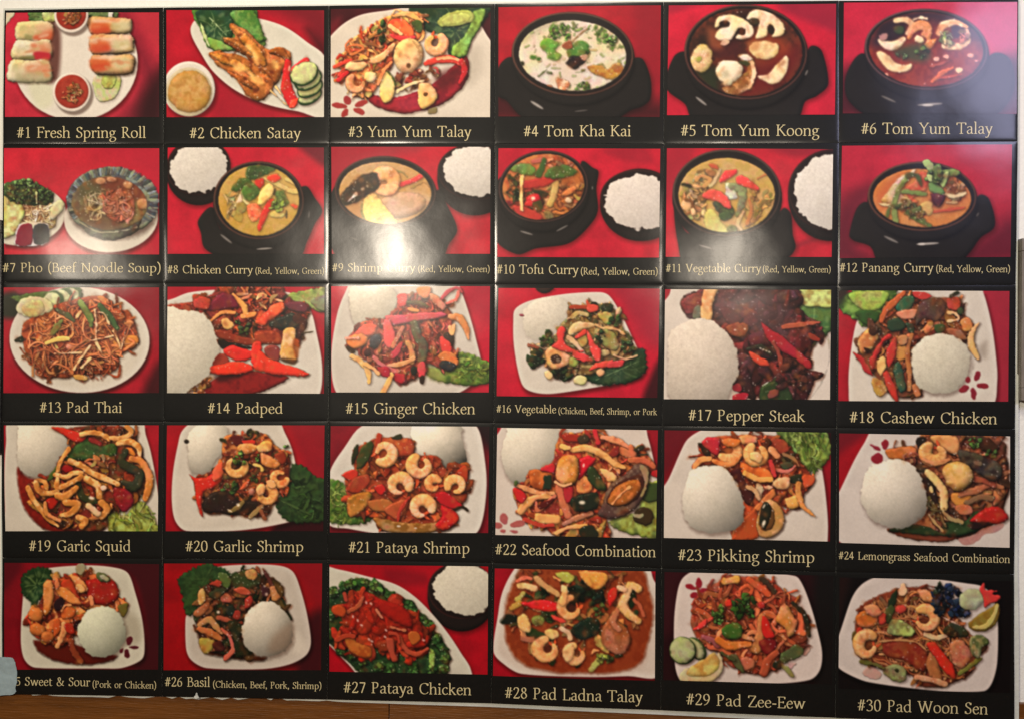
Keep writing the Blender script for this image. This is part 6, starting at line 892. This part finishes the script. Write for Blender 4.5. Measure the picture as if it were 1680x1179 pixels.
BLACK, t, p = nodes('black_print'); gloss(p); wavy(t, p)
nz = node(t, 'ShaderNodeTexNoise', Scale=35., Detail=4.); cr = node(t, 'ShaderNodeValToRGB')
cr.color_ramp.elements[0].color = (.004, .0042, .0036, 1); cr.color_ramp.elements[1].color = (.008, .0078, .007, 1)
t.links.new(nz.outputs['Fac'], cr.inputs['Fac']); t.links.new(cr.outputs['Color'], p.inputs['Base Color'])
GOLD, t, p = nodes('gold_lettering'); gloss(p); wavy(t, p)
nz = node(t, 'ShaderNodeTexNoise', Scale=220., Detail=3.); cr = node(t, 'ShaderNodeValToRGB')
cr.color_ramp.elements[0].color = (.58, .49, .25, 1); cr.color_ramp.elements[1].color = (.76, .67, .39, 1)
t.links.new(nz.outputs['Fac'], cr.inputs['Fac']); t.links.new(cr.outputs['Color'], p.inputs['Base Color'])
def plain(name, c0, c1, scale=6., ro=.6, bump=.002, bscale=120., stretch=None):
    m, t, p = nodes(name); p.inputs['Roughness'].default_value = ro
    tc = node(t, 'ShaderNodeTexCoord'); mp = node(t, 'ShaderNodeMapping'); t.links.new(tc.outputs['Object'], mp.inputs['Vector'])
    if stretch: mp.inputs['Scale'].default_value = stretch
    a = node(t, 'ShaderNodeTexNoise', Scale=scale, Detail=6., Roughness=.6); cr = node(t, 'ShaderNodeValToRGB')
    cr.color_ramp.elements[0].position = .3; cr.color_ramp.elements[1].position = .7
    cr.color_ramp.elements[0].color = (*c0, 1); cr.color_ramp.elements[1].color = (*c1, 1)
    b = node(t, 'ShaderNodeTexNoise', Scale=bscale, Detail=4.); u = node(t, 'ShaderNodeBump', Distance=bump, Strength=.5)
    for n in (a, b): t.links.new(mp.outputs['Vector'], n.inputs['Vector'])
    t.links.new(a.outputs['Fac'], cr.inputs['Fac']); t.links.new(cr.outputs['Color'], p.inputs['Base Color'])
    t.links.new(b.outputs['Fac'], u.inputs['Height']); t.links.new(u.outputs['Normal'], p.inputs['Normal']); return m
WALLM = plain('wall_paint', (.86, .85, .78), (.90, .89, .83), 3., .6)
BOARDM = plain('board_card', (.55, .58, .52), (.74, .76, .70), 14., .55)
TORN = plain('torn_board_edge', (.30, .31, .28), (.72, .74, .70), 60., .8, .004)
WOOD = plain('stained_oak', (.095, .031, .003), (.20, .070, .011), 5., .42, .002, 30., (1.2, 1, 14))
WOODT = plain('stained_oak_rail', (.105, .036, .007), (.19, .070, .015), 5., .4, .002, 30., (1.4, 1, 16))
FRAMEB = plain('black_frame', (.012, .012, .012), (.03, .028, .026), 20., .35)
FRAMEG = plain('grey_frame', (.13, .11, .09), (.24, .21, .17), 40., .4, .001, 90., (8, 1, .6))
PAPER = plain('picture_mount', (.55, .52, .46), (.62, .58, .5), 9., .5)
TAPEM, t, p = nodes('cloudy_tape'); p.inputs['Roughness'].default_value = .38; wavy(t, p, False, 30., 120., .006, .0004)
nz = node(t, 'ShaderNodeTexNoise', Scale=16., Detail=3.); cr = node(t, 'ShaderNodeValToRGB')
cr.color_ramp.elements[0].color = (.26, .36, .40, 1); cr.color_ramp.elements[1].color = (.38, .47, .49, 1)
t.links.new(nz.outputs['Fac'], cr.inputs['Fac']); t.links.new(cr.outputs['Color'], p.inputs['Base Color'])
# ------------------------------------------------------------------ mesh helpers
def link(o, parent=None):
    COL.objects.link(o)
    if parent is not None: o.parent = parent
    return o
def mesh(name, V, F, mat, parent=None, smooth=False):
    me = bpy.data.meshes.new(name); me.from_pydata([tuple(map(float, v)) for v in V], [], F); me.materials.append(mat)
    if smooth: me.polygons.foreach_set('use_smooth', np.ones(len(me.polygons), bool))
    me.update(); return link(bpy.data.objects.new(name, me), parent)
def qmesh(name, V, Q, mat, parent=None, ink=None):
    """fast quad mesh from arrays, optional ink colour per vertex"""
    me = bpy.data.meshes.new(name); n, k = len(V), len(Q)
    me.vertices.add(n); me.vertices.foreach_set('co', np.ascontiguousarray(V, np.float32).ravel())
    me.loops.add(4 * k); me.loops.foreach_set('vertex_index', np.ascontiguousarray(Q, np.int32).ravel())
    me.polygons.add(k); me.polygons.foreach_set('loop_start', np.arange(0, 4 * k, 4, dtype=np.int32))
    me.polygons.foreach_set('use_smooth', np.ones(k, bool)); me.materials.append(mat); me.update(calc_edges=True)
    if ink is not None:
        a = me.color_attributes.new('ink', 'FLOAT_COLOR', 'POINT')
        a.data.foreach_set('color', np.concatenate((ink, np.ones((n, 1))), 1).astype(np.float32).ravel())
    return link(bpy.data.objects.new(name, me), parent)
def slab(name, poly, y0, y1, mat, parent=None, origin=(0, 0, 0)):
    """outline (x, z) given thickness from y0 (front) to y1 (back)"""
    n = len(poly); V = [(x - origin[0], y0 - origin[1], z - origin[2]) for x, z in poly] + [(x - origin[0], y1 - origin[1], z - origin[2]) for x, z in poly]
    F = [tuple(range(n)), tuple(range(2 * n - 1, n - 1, -1))] + [(i, n + i, n + (i + 1) % n, (i + 1) % n) for i in range(n)]
    a = sum(poly[i][0] * poly[(i + 1) % n][1] - poly[(i + 1) % n][0] * poly[i][1] for i in range(n))
    if a < 0: F = [f[::-1] for f in F]
    o = mesh(name, V, F, mat, parent); o.location = origin if parent is None else (0, 0, 0)
    b = o.modifiers.new('edge', 'BEVEL'); b.width = .0006; b.segments = 2; b.limit_method = 'ANGLE'; return o
def tag(o, label, cat, group=None, kind=None):
    if label: o['label'] = label
    if cat: o['category'] = cat
    if group: o['group'] = group
    if kind: o['kind'] = kind
    return o
def lin(c):
    c = c / 255.; return np.where(c < .04045, c / 12.92, ((c + .055) / 1.055) ** 2.4)
# ------------------------------------------------------------------ the setting: wall, wood, the board
YW, YB = .016, .004                                       # wall face, board face (cards hang at 0)
wl = mesh('wall', [(-4, YW, 0), (4, YW, 0), (4, YW, 3.2), (-4, YW, 3.2)], [(0, 1, 2, 3)], WALLM); tag(wl, None, None, kind='structure')
fl = mesh('floor', [(-4, YW, 0), (-4, -4.5, 0), (4, -4.5, 0), (4, YW, 0)], [(0, 1, 2, 3)], WOOD); tag(fl, None, None, kind='structure')
zt = W(300, 1120)[1]
wn = bpy.data.objects.new('wood_wainscot', None); COL.objects.link(wn); wn.location = (0, YW - .006, 0)
tag(wn, 'brown stained oak panelling along the wall below the menu board', 'wainscot')
xs = [-2.2, -1.35, W(637, 1160)[0], .75, 1.6, 2.4]
for a, b in zip(xs[:-1], xs[1:]):
    o = slab('wood_panel', [(a + .0008, .02), (b - .0008, .02), (b - .0008, zt), (a + .0008, zt)], YW - .009, YW - .0005, WOOD if a != xs[2] else WOODT, wn, (0, YW - .006, 0))
rr = random.Random(5)
bl, br_ = 0, 0
bot = []
for px, py in ((1672, 1196), (1500, 1189), (1370, 1184), (1240, 1178.5), (1085, 1171.5), (960, 1166), (806, 1159.5), (760, 1157.5), (690, 1155), (640, 1153.5), (560, 1150.5)): bot.append(W(px, py + rr.uniform(-.4, .5), YB))
x = 548
while x > 6:
    bot.append(W(x, 1140 + x * .0182 + rr.choice((0, -3.2, .4, -.6, -2.6, .8)) * (1 if x < 520 else .4), YB)); x -= rr.uniform(5, 24)
poly = [W(0.5, 1139, YB), W(2.6, 740, YB), W(4, 470, YB), W(4.5, 240, YB), W(5.5, 14, YB), W(800, 4, YB), W(1673, -4, YB), W(1671.5, 240, YB), W(1669.8, 470, YB), W(1669.3, 612, YB), W(1671.5, 616, YB), W(1671, 760, YB), W(1670, 930, YB), W(1672, 1050, YB)] + bot
bd = slab('poster_board', poly, YB, YW - .0092, BOARDM, None, (0, YB, BZ)); tag(bd, 'pale backing board with ragged bottom edge carrying all the food posters', 'backing board')
te = []
q = [p for p in bot if p[0] < W(700, 1150)[0]]
# ------------------------------------------------------------------ neighbours on the wall
def frame(name, x0, x1, z0, z1, bar, mat, label, cat):
    r = bpy.data.objects.new(name, None); COL.objects.link(r); r.location = ((x0 + x1) / 2, YW, z0); tag(r, label, cat)
    og = tuple(r.location); y0 = YW - .022
    slab('frame_rail', [(x0, z1 - bar), (x1, z1 - bar), (x1, z1), (x0, z1)], y0, YW - .0005, mat, r, og)
    slab('frame_rail', [(x0, z0), (x1, z0), (x1, z0 + bar), (x0, z0 + bar)], y0, YW - .0005, mat, r, og)
    slab('frame_stile', [(x0, z0 + bar + .0004), (x0 + bar, z0 + bar + .0004), (x0 + bar, z1 - bar - .0004), (x0, z1 - bar - .0004)], y0 + .0006, YW - .0005, mat, r, og)
    slab('frame_stile', [(x1 - bar, z0 + bar + .0004), (x1, z0 + bar + .0004), (x1, z1 - bar - .0004), (x1 - bar, z1 - bar - .0004)], y0 + .0006, YW - .0005, mat, r, og)
    slab('mount', [(x0 + bar, z0 + bar), (x1 - bar, z0 + bar), (x1 - bar, z1 - bar), (x0 + bar, z1 - bar)], YW - .012, YW - .0006, PAPER, r, og)
xl = W(4.2, 550)[0]; zz = W(3, 362)[1], W(3, 742)[1]
frame('dark_frame', xl - .30, xl, zz[1], zz[0], .022, FRAMEB, 'edge of a black frame hanging left of the menu board', 'picture frame')
xr = W(1673.5, 520)[0]; zz = W(1676, 392)[1], W(1676, 656)[1]
frame('grey_frame', xr, xr + .34, zz[1], zz[0], .020, FRAMEG, 'edge of a grey brown frame hanging right of the menu board', 'picture frame')
# ------------------------------------------------------------------ the posters
COLX = [[8, 269, 540, 812, 1088.5, 1375.5, 1670], [6, 269, 540, 812, 1089, 1376, 1669], [5, 269.5, 540, 812, 1088, 1374, 1666], [4, 269, 539, 810.5, 1086, 1372, 1665], [4, 267, 538, 808, 1085, 1371, 1663], [4, 266, 537, 806, 1084, 1370, 1664]]
ROWY = [[17.5, 13.5, 10, 7, 4, 2, 0], [237, 236.5, 236, 236, 236.5, 235, 233], [463, 464, 464.5, 466, 467, 469, 468], [690.5, 691, 690, 693, 698, 701, 703], [914, 915, 917, 922, 931, 937, 941], [1137, 1141.5, 1146, 1152.5, 1163.5, 1176, 1187]]
PIC = {1: (11, 22, 262, 22, 262, 193, 10, 193), 2: (274, 18, 532, 18, 532, 193, 274, 193), 3: (543, 16, 805, 14, 804, 193, 543, 193), 4: (818, 13, 1084, 10, 1082, 193, 818, 192), 5: (1097, 10, 1371, 7.5, 1369, 189, 1094, 190), 6: (1384, 5.5, 1668, 4.5, 1667, 188, 1382, 187),
 7: (8, 244, 262, 244, 262, 418, 8, 418), 8: (276, 243, 532, 243, 532, 417, 276, 417), 9: (544, 242, 805, 242, 804, 417, 545, 417), 10: (818, 244, 1083, 245, 1081, 423, 816, 422), 11: (1094, 244, 1366, 246, 1364, 422, 1092, 422), 12: (1381, 240, 1659, 238, 1657, 422, 1377, 424),
 13: (7, 472, 262, 472, 261, 644, 7, 644), 14: (276, 471, 533, 471, 532, 645, 275, 644), 15: (544, 470, 804, 470, 802, 643, 544, 643), 16: (818, 473, 1082, 474, 1078, 652, 815, 649), 17: (1091, 475, 1363, 476, 1361, 655, 1089, 654), 18: (1376, 477, 1655, 478, 1653, 658, 1375, 657),
 19: (8, 697, 261, 697, 260, 870, 10, 870), 20: (275, 697, 533, 697, 531, 870, 273, 870), 21: (543, 698, 803, 699, 801, 873, 542, 872), 22: (816, 701, 1079, 705, 1076, 882, 813, 876), 23: (1090, 705, 1363, 709, 1361, 887, 1089, 881), 24: (1376, 710, 1656, 715, 1655, 897, 1376, 889),
 25: (8, 922, 262, 924, 260, 1097, 8, 1097), 26: (270, 923, 529, 923, 527, 1098, 269, 1098), 27: (541, 925, 801, 928, 800, 1105, 541, 1100), 28: (812, 931, 1075, 936, 1074, 1115, 809, 1107), 29: (1090, 937, 1366, 943, 1364, 1121, 1088, 1114), 30: (1377, 946, 1659, 952, 1656, 1135, 1375, 1128)}
CAP = {1: [('#1 Fresh Spring Roll', 30, 239.5, 227.3, 227.3, 16.6)], 2: [('#2 Chicken Satay', 312.5, 492.7, 227.7, 227.7, 16.6)], 3: [('#3 Yum Yum Talay', 572.7, 772, 226, 225.7, 16.8)], 4: [('#4 Tom Kha Kai', 860, 1034, 225, 224.7, 16.8)], 5: [('#5 Tom Yum Koong', 1117.5, 1342, 224, 223.8, 17.2)], 6: [('#6 Tom Yum Talay', 1413, 1626, 221, 220.6, 17.2)],
 7: [('#7 Pho (Beef Noodle Soup)', 5.5, 264.5, 447, 447.5, 14.2)], 8: [('#8 Chicken Curry', 276, 414.7, 449, 449.4, 12.4), ('(Red, Yellow, Green)', 420, 532, 449.8, 450, 9.4)], 9: [('#9 Shrimp Curry', 546, 681, 446, 446.4, 12.6), ('(Red, Yellow, Green)', 686.7, 803.3, 446.8, 447, 9.6)], 10: [('#10 Tofu Curry', 815.7, 948, 449.6, 450.4, 14.2), ('(Red, Yellow, Green)', 953, 1078.5, 451, 451.4, 10.4)], 11: [('#11 Vegetable Curry', 1092.5, 1247, 447, 447.4, 12.6), ('(Red, Yellow, Green)', 1251, 1362, 447.4, 447.6, 9.6)], 12: [('#12 Panang Curry', 1377.5, 1529, 446.4, 446.8, 13.6), ('(Red, Yellow, Green)', 1535, 1656, 447, 447.2, 10.4)],
 13: [('#13 Pad Thai', 66.7, 200, 676, 676.4, 16.2)], 14: [('#14 Padped', 342.3, 464, 677.2, 677.8, 16.2)], 15: [('#15 Ginger Chicken', 568.3, 779, 678.2, 678.6, 17)], 16: [('#16 Vegetable', 815, 911.7, 676, 677, 11.8), ('(Chicken, Beef, Shrimp, or Pork', 916.3, 1077, 678, 680, 9.4)], 17: [('#17 Pepper Steak', 1130, 1318.6, 689, 691, 17)], 18: [('#18 Cashew Chicken', 1394, 1634, 692.4, 695, 17.2)],
 19: [('#19 Garic Squid', 49.3, 215, 903, 903.4, 16.8)], 20: [('#20 Garlic Shrimp', 305.7, 497.7, 903.6, 904.2, 16.8)], 21: [('#21 Pataya Shrimp', 573.3, 770, 905, 906.8, 17)], 22: [('#22 Seafood Combination', 813.3, 1075, 908.4, 912.8, 16.6)], 23: [('#23 Pikking Shrimp', 1113, 1335, 918, 922, 17.4)], 24: [('#24 Lemongrass Seafood Combination', 1375.7, 1655, 916, 922, 12)],
 25: [('#25 Sweet & Sour', 9, 147.7, 1122.6, 1124.4, 13.2), ('(Pork or Chicken)', 152.7, 256.7, 1126.4, 1128.2, 10.2)], 26: [('#26 Basil', 271.7, 344.3, 1124.6, 1125.4, 14.4), ('(Chicken, Beef, Pork, Shrimp)', 350, 527.7, 1126.4, 1128.6, 10)], 27: [('#27 Pataya Chicken', 565, 772.7, 1134.6, 1138.8, 17)], 28: [('#28 Pad Ladna Talay', 829.3, 1052.7, 1143.6, 1150.4, 17.4)], 29: [('#29 Pad Zee-Eew', 1126.4, 1319, 1154, 1161, 17.6)], 30: [('#30 Pad Woon Sen', 1407, 1619, 1164, 1170.4, 17.8)]}
LAB = {1: 'menu poster with six fresh spring rolls and two red dipping bowls', 2: 'menu poster with chicken satay on a boat plate and a bowl of peanut sauce', 3: 'menu poster with seafood salad, lime wedge and red flower mark, numbered 3', 4: 'menu poster with creamy white coconut soup and cilantro in a black pot', 5: 'menu poster with dark soup holding large mushroom slices and a clam', 6: 'top right menu poster with red soup, mushrooms and shrimp under a bluish glare',
 7: 'menu poster with a glass bowl of beef noodle soup beside bean sprouts', 8: 'menu poster with yellow chicken curry and a rice bowl at its upper left', 9: 'menu poster with a black mussel and shrimp in curry, washed by lamp glare', 10: 'menu poster with orange tofu curry left of a large rice bowl', 11: 'menu poster with pale vegetable curry and a cut off rice bowl at right', 12: 'menu poster with orange curry topped by green basil and string beans',
 13: 'menu poster with brown noodles, bean sprouts and lemon on an oval white plate', 14: 'menu poster with glossy red pepper strips beside rice cut off at left', 15: 'menu poster with ginger chicken strips, pink pepper and green lettuce lower right', 16: 'menu poster with stir fried vegetables and broccoli on a small tilted square plate', 17: 'menu poster with dark beef, one long red pepper and a tall rice mound', 18: 'menu poster with cashew chicken around a rice dome, red flower mark lower right',
 19: 'menu poster with pale squid strips, dark green pepper and yellow lettuce', 20: 'menu poster with small curled shrimp and a dark green leaf at right', 21: 'menu poster with six golden curled shrimp and rice at the top right', 22: 'menu poster with a large open mussel among red and orange seafood', 23: 'menu poster with shrimp above a rice dome and an open mussel below', 24: 'menu poster with a round scallop and squid strip beside a big rice dome',
 25: 'bottom left menu poster with sweet and sour dish, partly under tape', 26: 'menu poster with basil stir fry and dark leaf upper left, rice at right', 27: 'menu poster with red glazed chicken on broccoli and a rice bowl', 28: 'menu poster with seafood and dark greens in brown broth in a square bowl', 29: 'menu poster with red brown noodles, cucumber slices and lemon wedge lower left', 30: 'bottom right menu poster with glass noodles, shrimp and a dark blue garnish'}
LOOSE = set('pepper_strip squid_ring petal_mark mushroom_slice cucumber_slice meatball string_bean basil_leaf scallion bean_sprout pepper lemon_wedge onion_strip shrimp vegetable_piece galangal_slice squash_slice squash_stick green_pepper cilantro broccoli spring_roll skewer lettuce leafy_greens lime_wedge chicken mussel'.split())
def split_pieces(c):
    """every separate printed piece of a countable kind gets its own id; one-cell rim belongs to the picture"""
    g = c.id[:-1, :-1].copy(); g[0], g[-1], g[:, 0], g[:, -1] = 0, 0, 0, 0
    for k, nm in enumerate(list(c.names)):
        if nm not in LOOSE: continue
        todo = set(zip(*np.nonzero(g == k))); first = True
        while todo:
            st = [todo.pop()]; comp = []
            while st:
                y, x = st.pop(); comp.append((y, x))
                for q in ((y + 1, x), (y - 1, x), (y, x + 1), (y, x - 1)):
                    if q in todo: todo.remove(q); st.append(q)
            if first and len(comp) > 25: first = False; continue
            ys, xs = map(np.array, zip(*comp))
            if len(comp) < 14:                                # a sliver goes with what lies around it
                around = g[np.clip(ys.min() - 2, 0, None):ys.max() + 3, np.clip(xs.min() - 2, 0, None):xs.max() + 3].ravel(); around = around[around != k]
                g[ys, xs] = np.bincount(around).argmax() if len(around) else k
            else: c.names.append(nm); g[ys, xs] = len(c.names) - 1
    return g
def build_poster(n):
    r, k = (n - 1) // 6, (n - 1) % 6; rnd = np.random.RandomState(100 + n)
    gx = .2
    q = [(COLX[r][k] + gx, ROWY[r][k] + gx), (COLX[r][k + 1] - gx, ROWY[r][k + 1] + gx), (COLX[r + 1][k + 1] - gx, ROWY[r + 1][k + 1] - gx), (COLX[r + 1][k] + gx, ROWY[r + 1][k] - gx)]
    cx, cz = W(sum(p[0] for p in q) / 4, sum(p[1] for p in q) / 4)
    root = bpy.data.objects.new('menu_poster', None); COL.objects.link(root); root.location = (cx, 0, cz)
    tag(root, LAB[n], 'menu poster', 'numbered menu posters in rows on the board')
    A = rnd.uniform(.0004, .0013) * rnd.choice((1, 1, -.4)); Bq = rnd.uniform(-.0005, .0009); tw = rnd.uniform(-.0006, .0006); ph = rnd.rand(4) * 6.28
    def bow(x, z):
        u, v = x / .14, z / .116
        return A * (1 - u * u) + Bq * (1 - v * v) + tw * u * v + .00022 * np.sin(u * 5 + ph[0] + v * 2) + .00018 * np.sin(v * 6 + ph[1] - u)
    def bil(q, u, v):
        q = np.array(q, float); return [(q[0, i] * (1 - u) + q[1, i] * u) * (1 - v) + (q[3, i] * (1 - u) + q[2, i] * u) * v for i in (0, 1)]
    # the black laminated sheet with its rolled-off edges
    def ax(m):
        e = np.array((0, .004, .009, .016, .026)); return np.concatenate((e, np.linspace(.045, .955, m), 1 - e[::-1]))
    U, Vv = np.meshgrid(ax(30), ax(26)); px, py = bil(q, U, Vv); X, Z = Wv(px, py); X, Z = X - cx, Z - cz
    e = np.minimum(np.minimum(U, 1 - U) * 271, np.minimum(Vv, 1 - Vv) * 226); roll = np.clip(1 - e / 6., 0, 1) ** 2 * .00035
    Y = -bow(X, Z) - .0016 + roll
    ny, nx = X.shape; idx = np.arange(nx * ny).reshape(ny, nx)
    Q = np.stack((idx[:-1, :-1], idx[1:, :-1], idx[1:, 1:], idx[:-1, 1:]), -1).reshape(-1, 4)
    qmesh('black_sheet', np.stack((X, Y, Z), -1).reshape(-1, 3), Q, BLACK, root)
    # the printed photograph
    DISHES[n](); c = finish()
    U, Vv = np.meshgrid(np.linspace(0, 1, c.nx), np.linspace(0, 1, c.ny)); P8 = PIC[n]; pq = [P8[0:2], P8[2:4], P8[4:6], P8[6:8]]
    px, py = bil(pq, U, Vv); X, Z = Wv(px, py); X, Z = X - cx, Z - cz; Y = -bow(X, Z) - .0019
    P = np.stack((X, Y, Z), -1).reshape(-1, 3); col = lin(c.img.reshape(-1, 3)) * PRINT_GAIN
    idx = np.arange(c.nx * c.ny).reshape(c.ny, c.nx)
    Q = np.stack((idx[:-1, :-1], idx[1:, :-1], idx[1:, 1:], idx[:-1, 1:]), -1).reshape(-1, 4);
    ids = split_pieces(c).ravel()
    pic = None
    for k in range(len(c.names)):
        s = Q[ids == k]
        if k and len(s) < 1: continue
        u, inv = np.unique(s, return_inverse=True)
        o = qmesh('picture' if k == 0 else c.names[k], P[u], inv.reshape(-1, 4), INK, root if k == 0 else pic, col[u])
        if k == 0: pic = o
    # stray cells of skipped specks join the tablecloth's sheet behind them
    for j, (txt, x0, x1, y0, y1, cap) in enumerate(CAP[n]):
        V, F = lettering(txt, x0, x1, y0, y1, cap, 0.)
        V = np.array(V); X, Z = Wv(V[:, 0], V[:, 1]); X, Z = X - cx, Z - cz
        mesh('caption' if j == 0 else 'caption_note', np.stack((X, -bow(X, Z) - .0018 - V[:, 2], Z), -1), F, GOLD, root)
PRINT_GAIN = np.array((.94, .92, .92))
for n in range(1, 31): build_poster(n)
# ------------------------------------------------------------------ small things
def patch(name, pts, y, mat, label, cat, thick=.0004, seed=1):
    P_ = spline(nums(pts), 5); rr = np.random.RandomState(seed); P_ = P_ + rr.randn(*P_.shape) * .25
    pl = [W(a, b, y) for a, b in P_]; c = (sum(p[0] for p in pl) / len(pl), y, sum(p[1] for p in pl) / len(pl))
    o = slab(name, pl, y - thick, y, mat, None, c); o.modifiers.clear(); return tag(o, label, cat)
patch('tape_patch', '-14 1079 4 1077 16 1077.5 22 1080 26 1090 28 1102 27.5 1118 25 1128 26.5 1134 20 1138.5 8 1139 -14 1138', -.0034, TAPEM, 'cloudy blue grey tape scrap stuck over the lower left poster corner', 'tape', seed=4)
patch('paper_chip', '318.5 1143 320.5 1139 322.5 1135 324.5 1139.5 326.5 1143.5 322 1145', -.0030, TORN, 'tiny torn white paper chip at the bottom edge below the basil poster', 'paper scrap', seed=6)
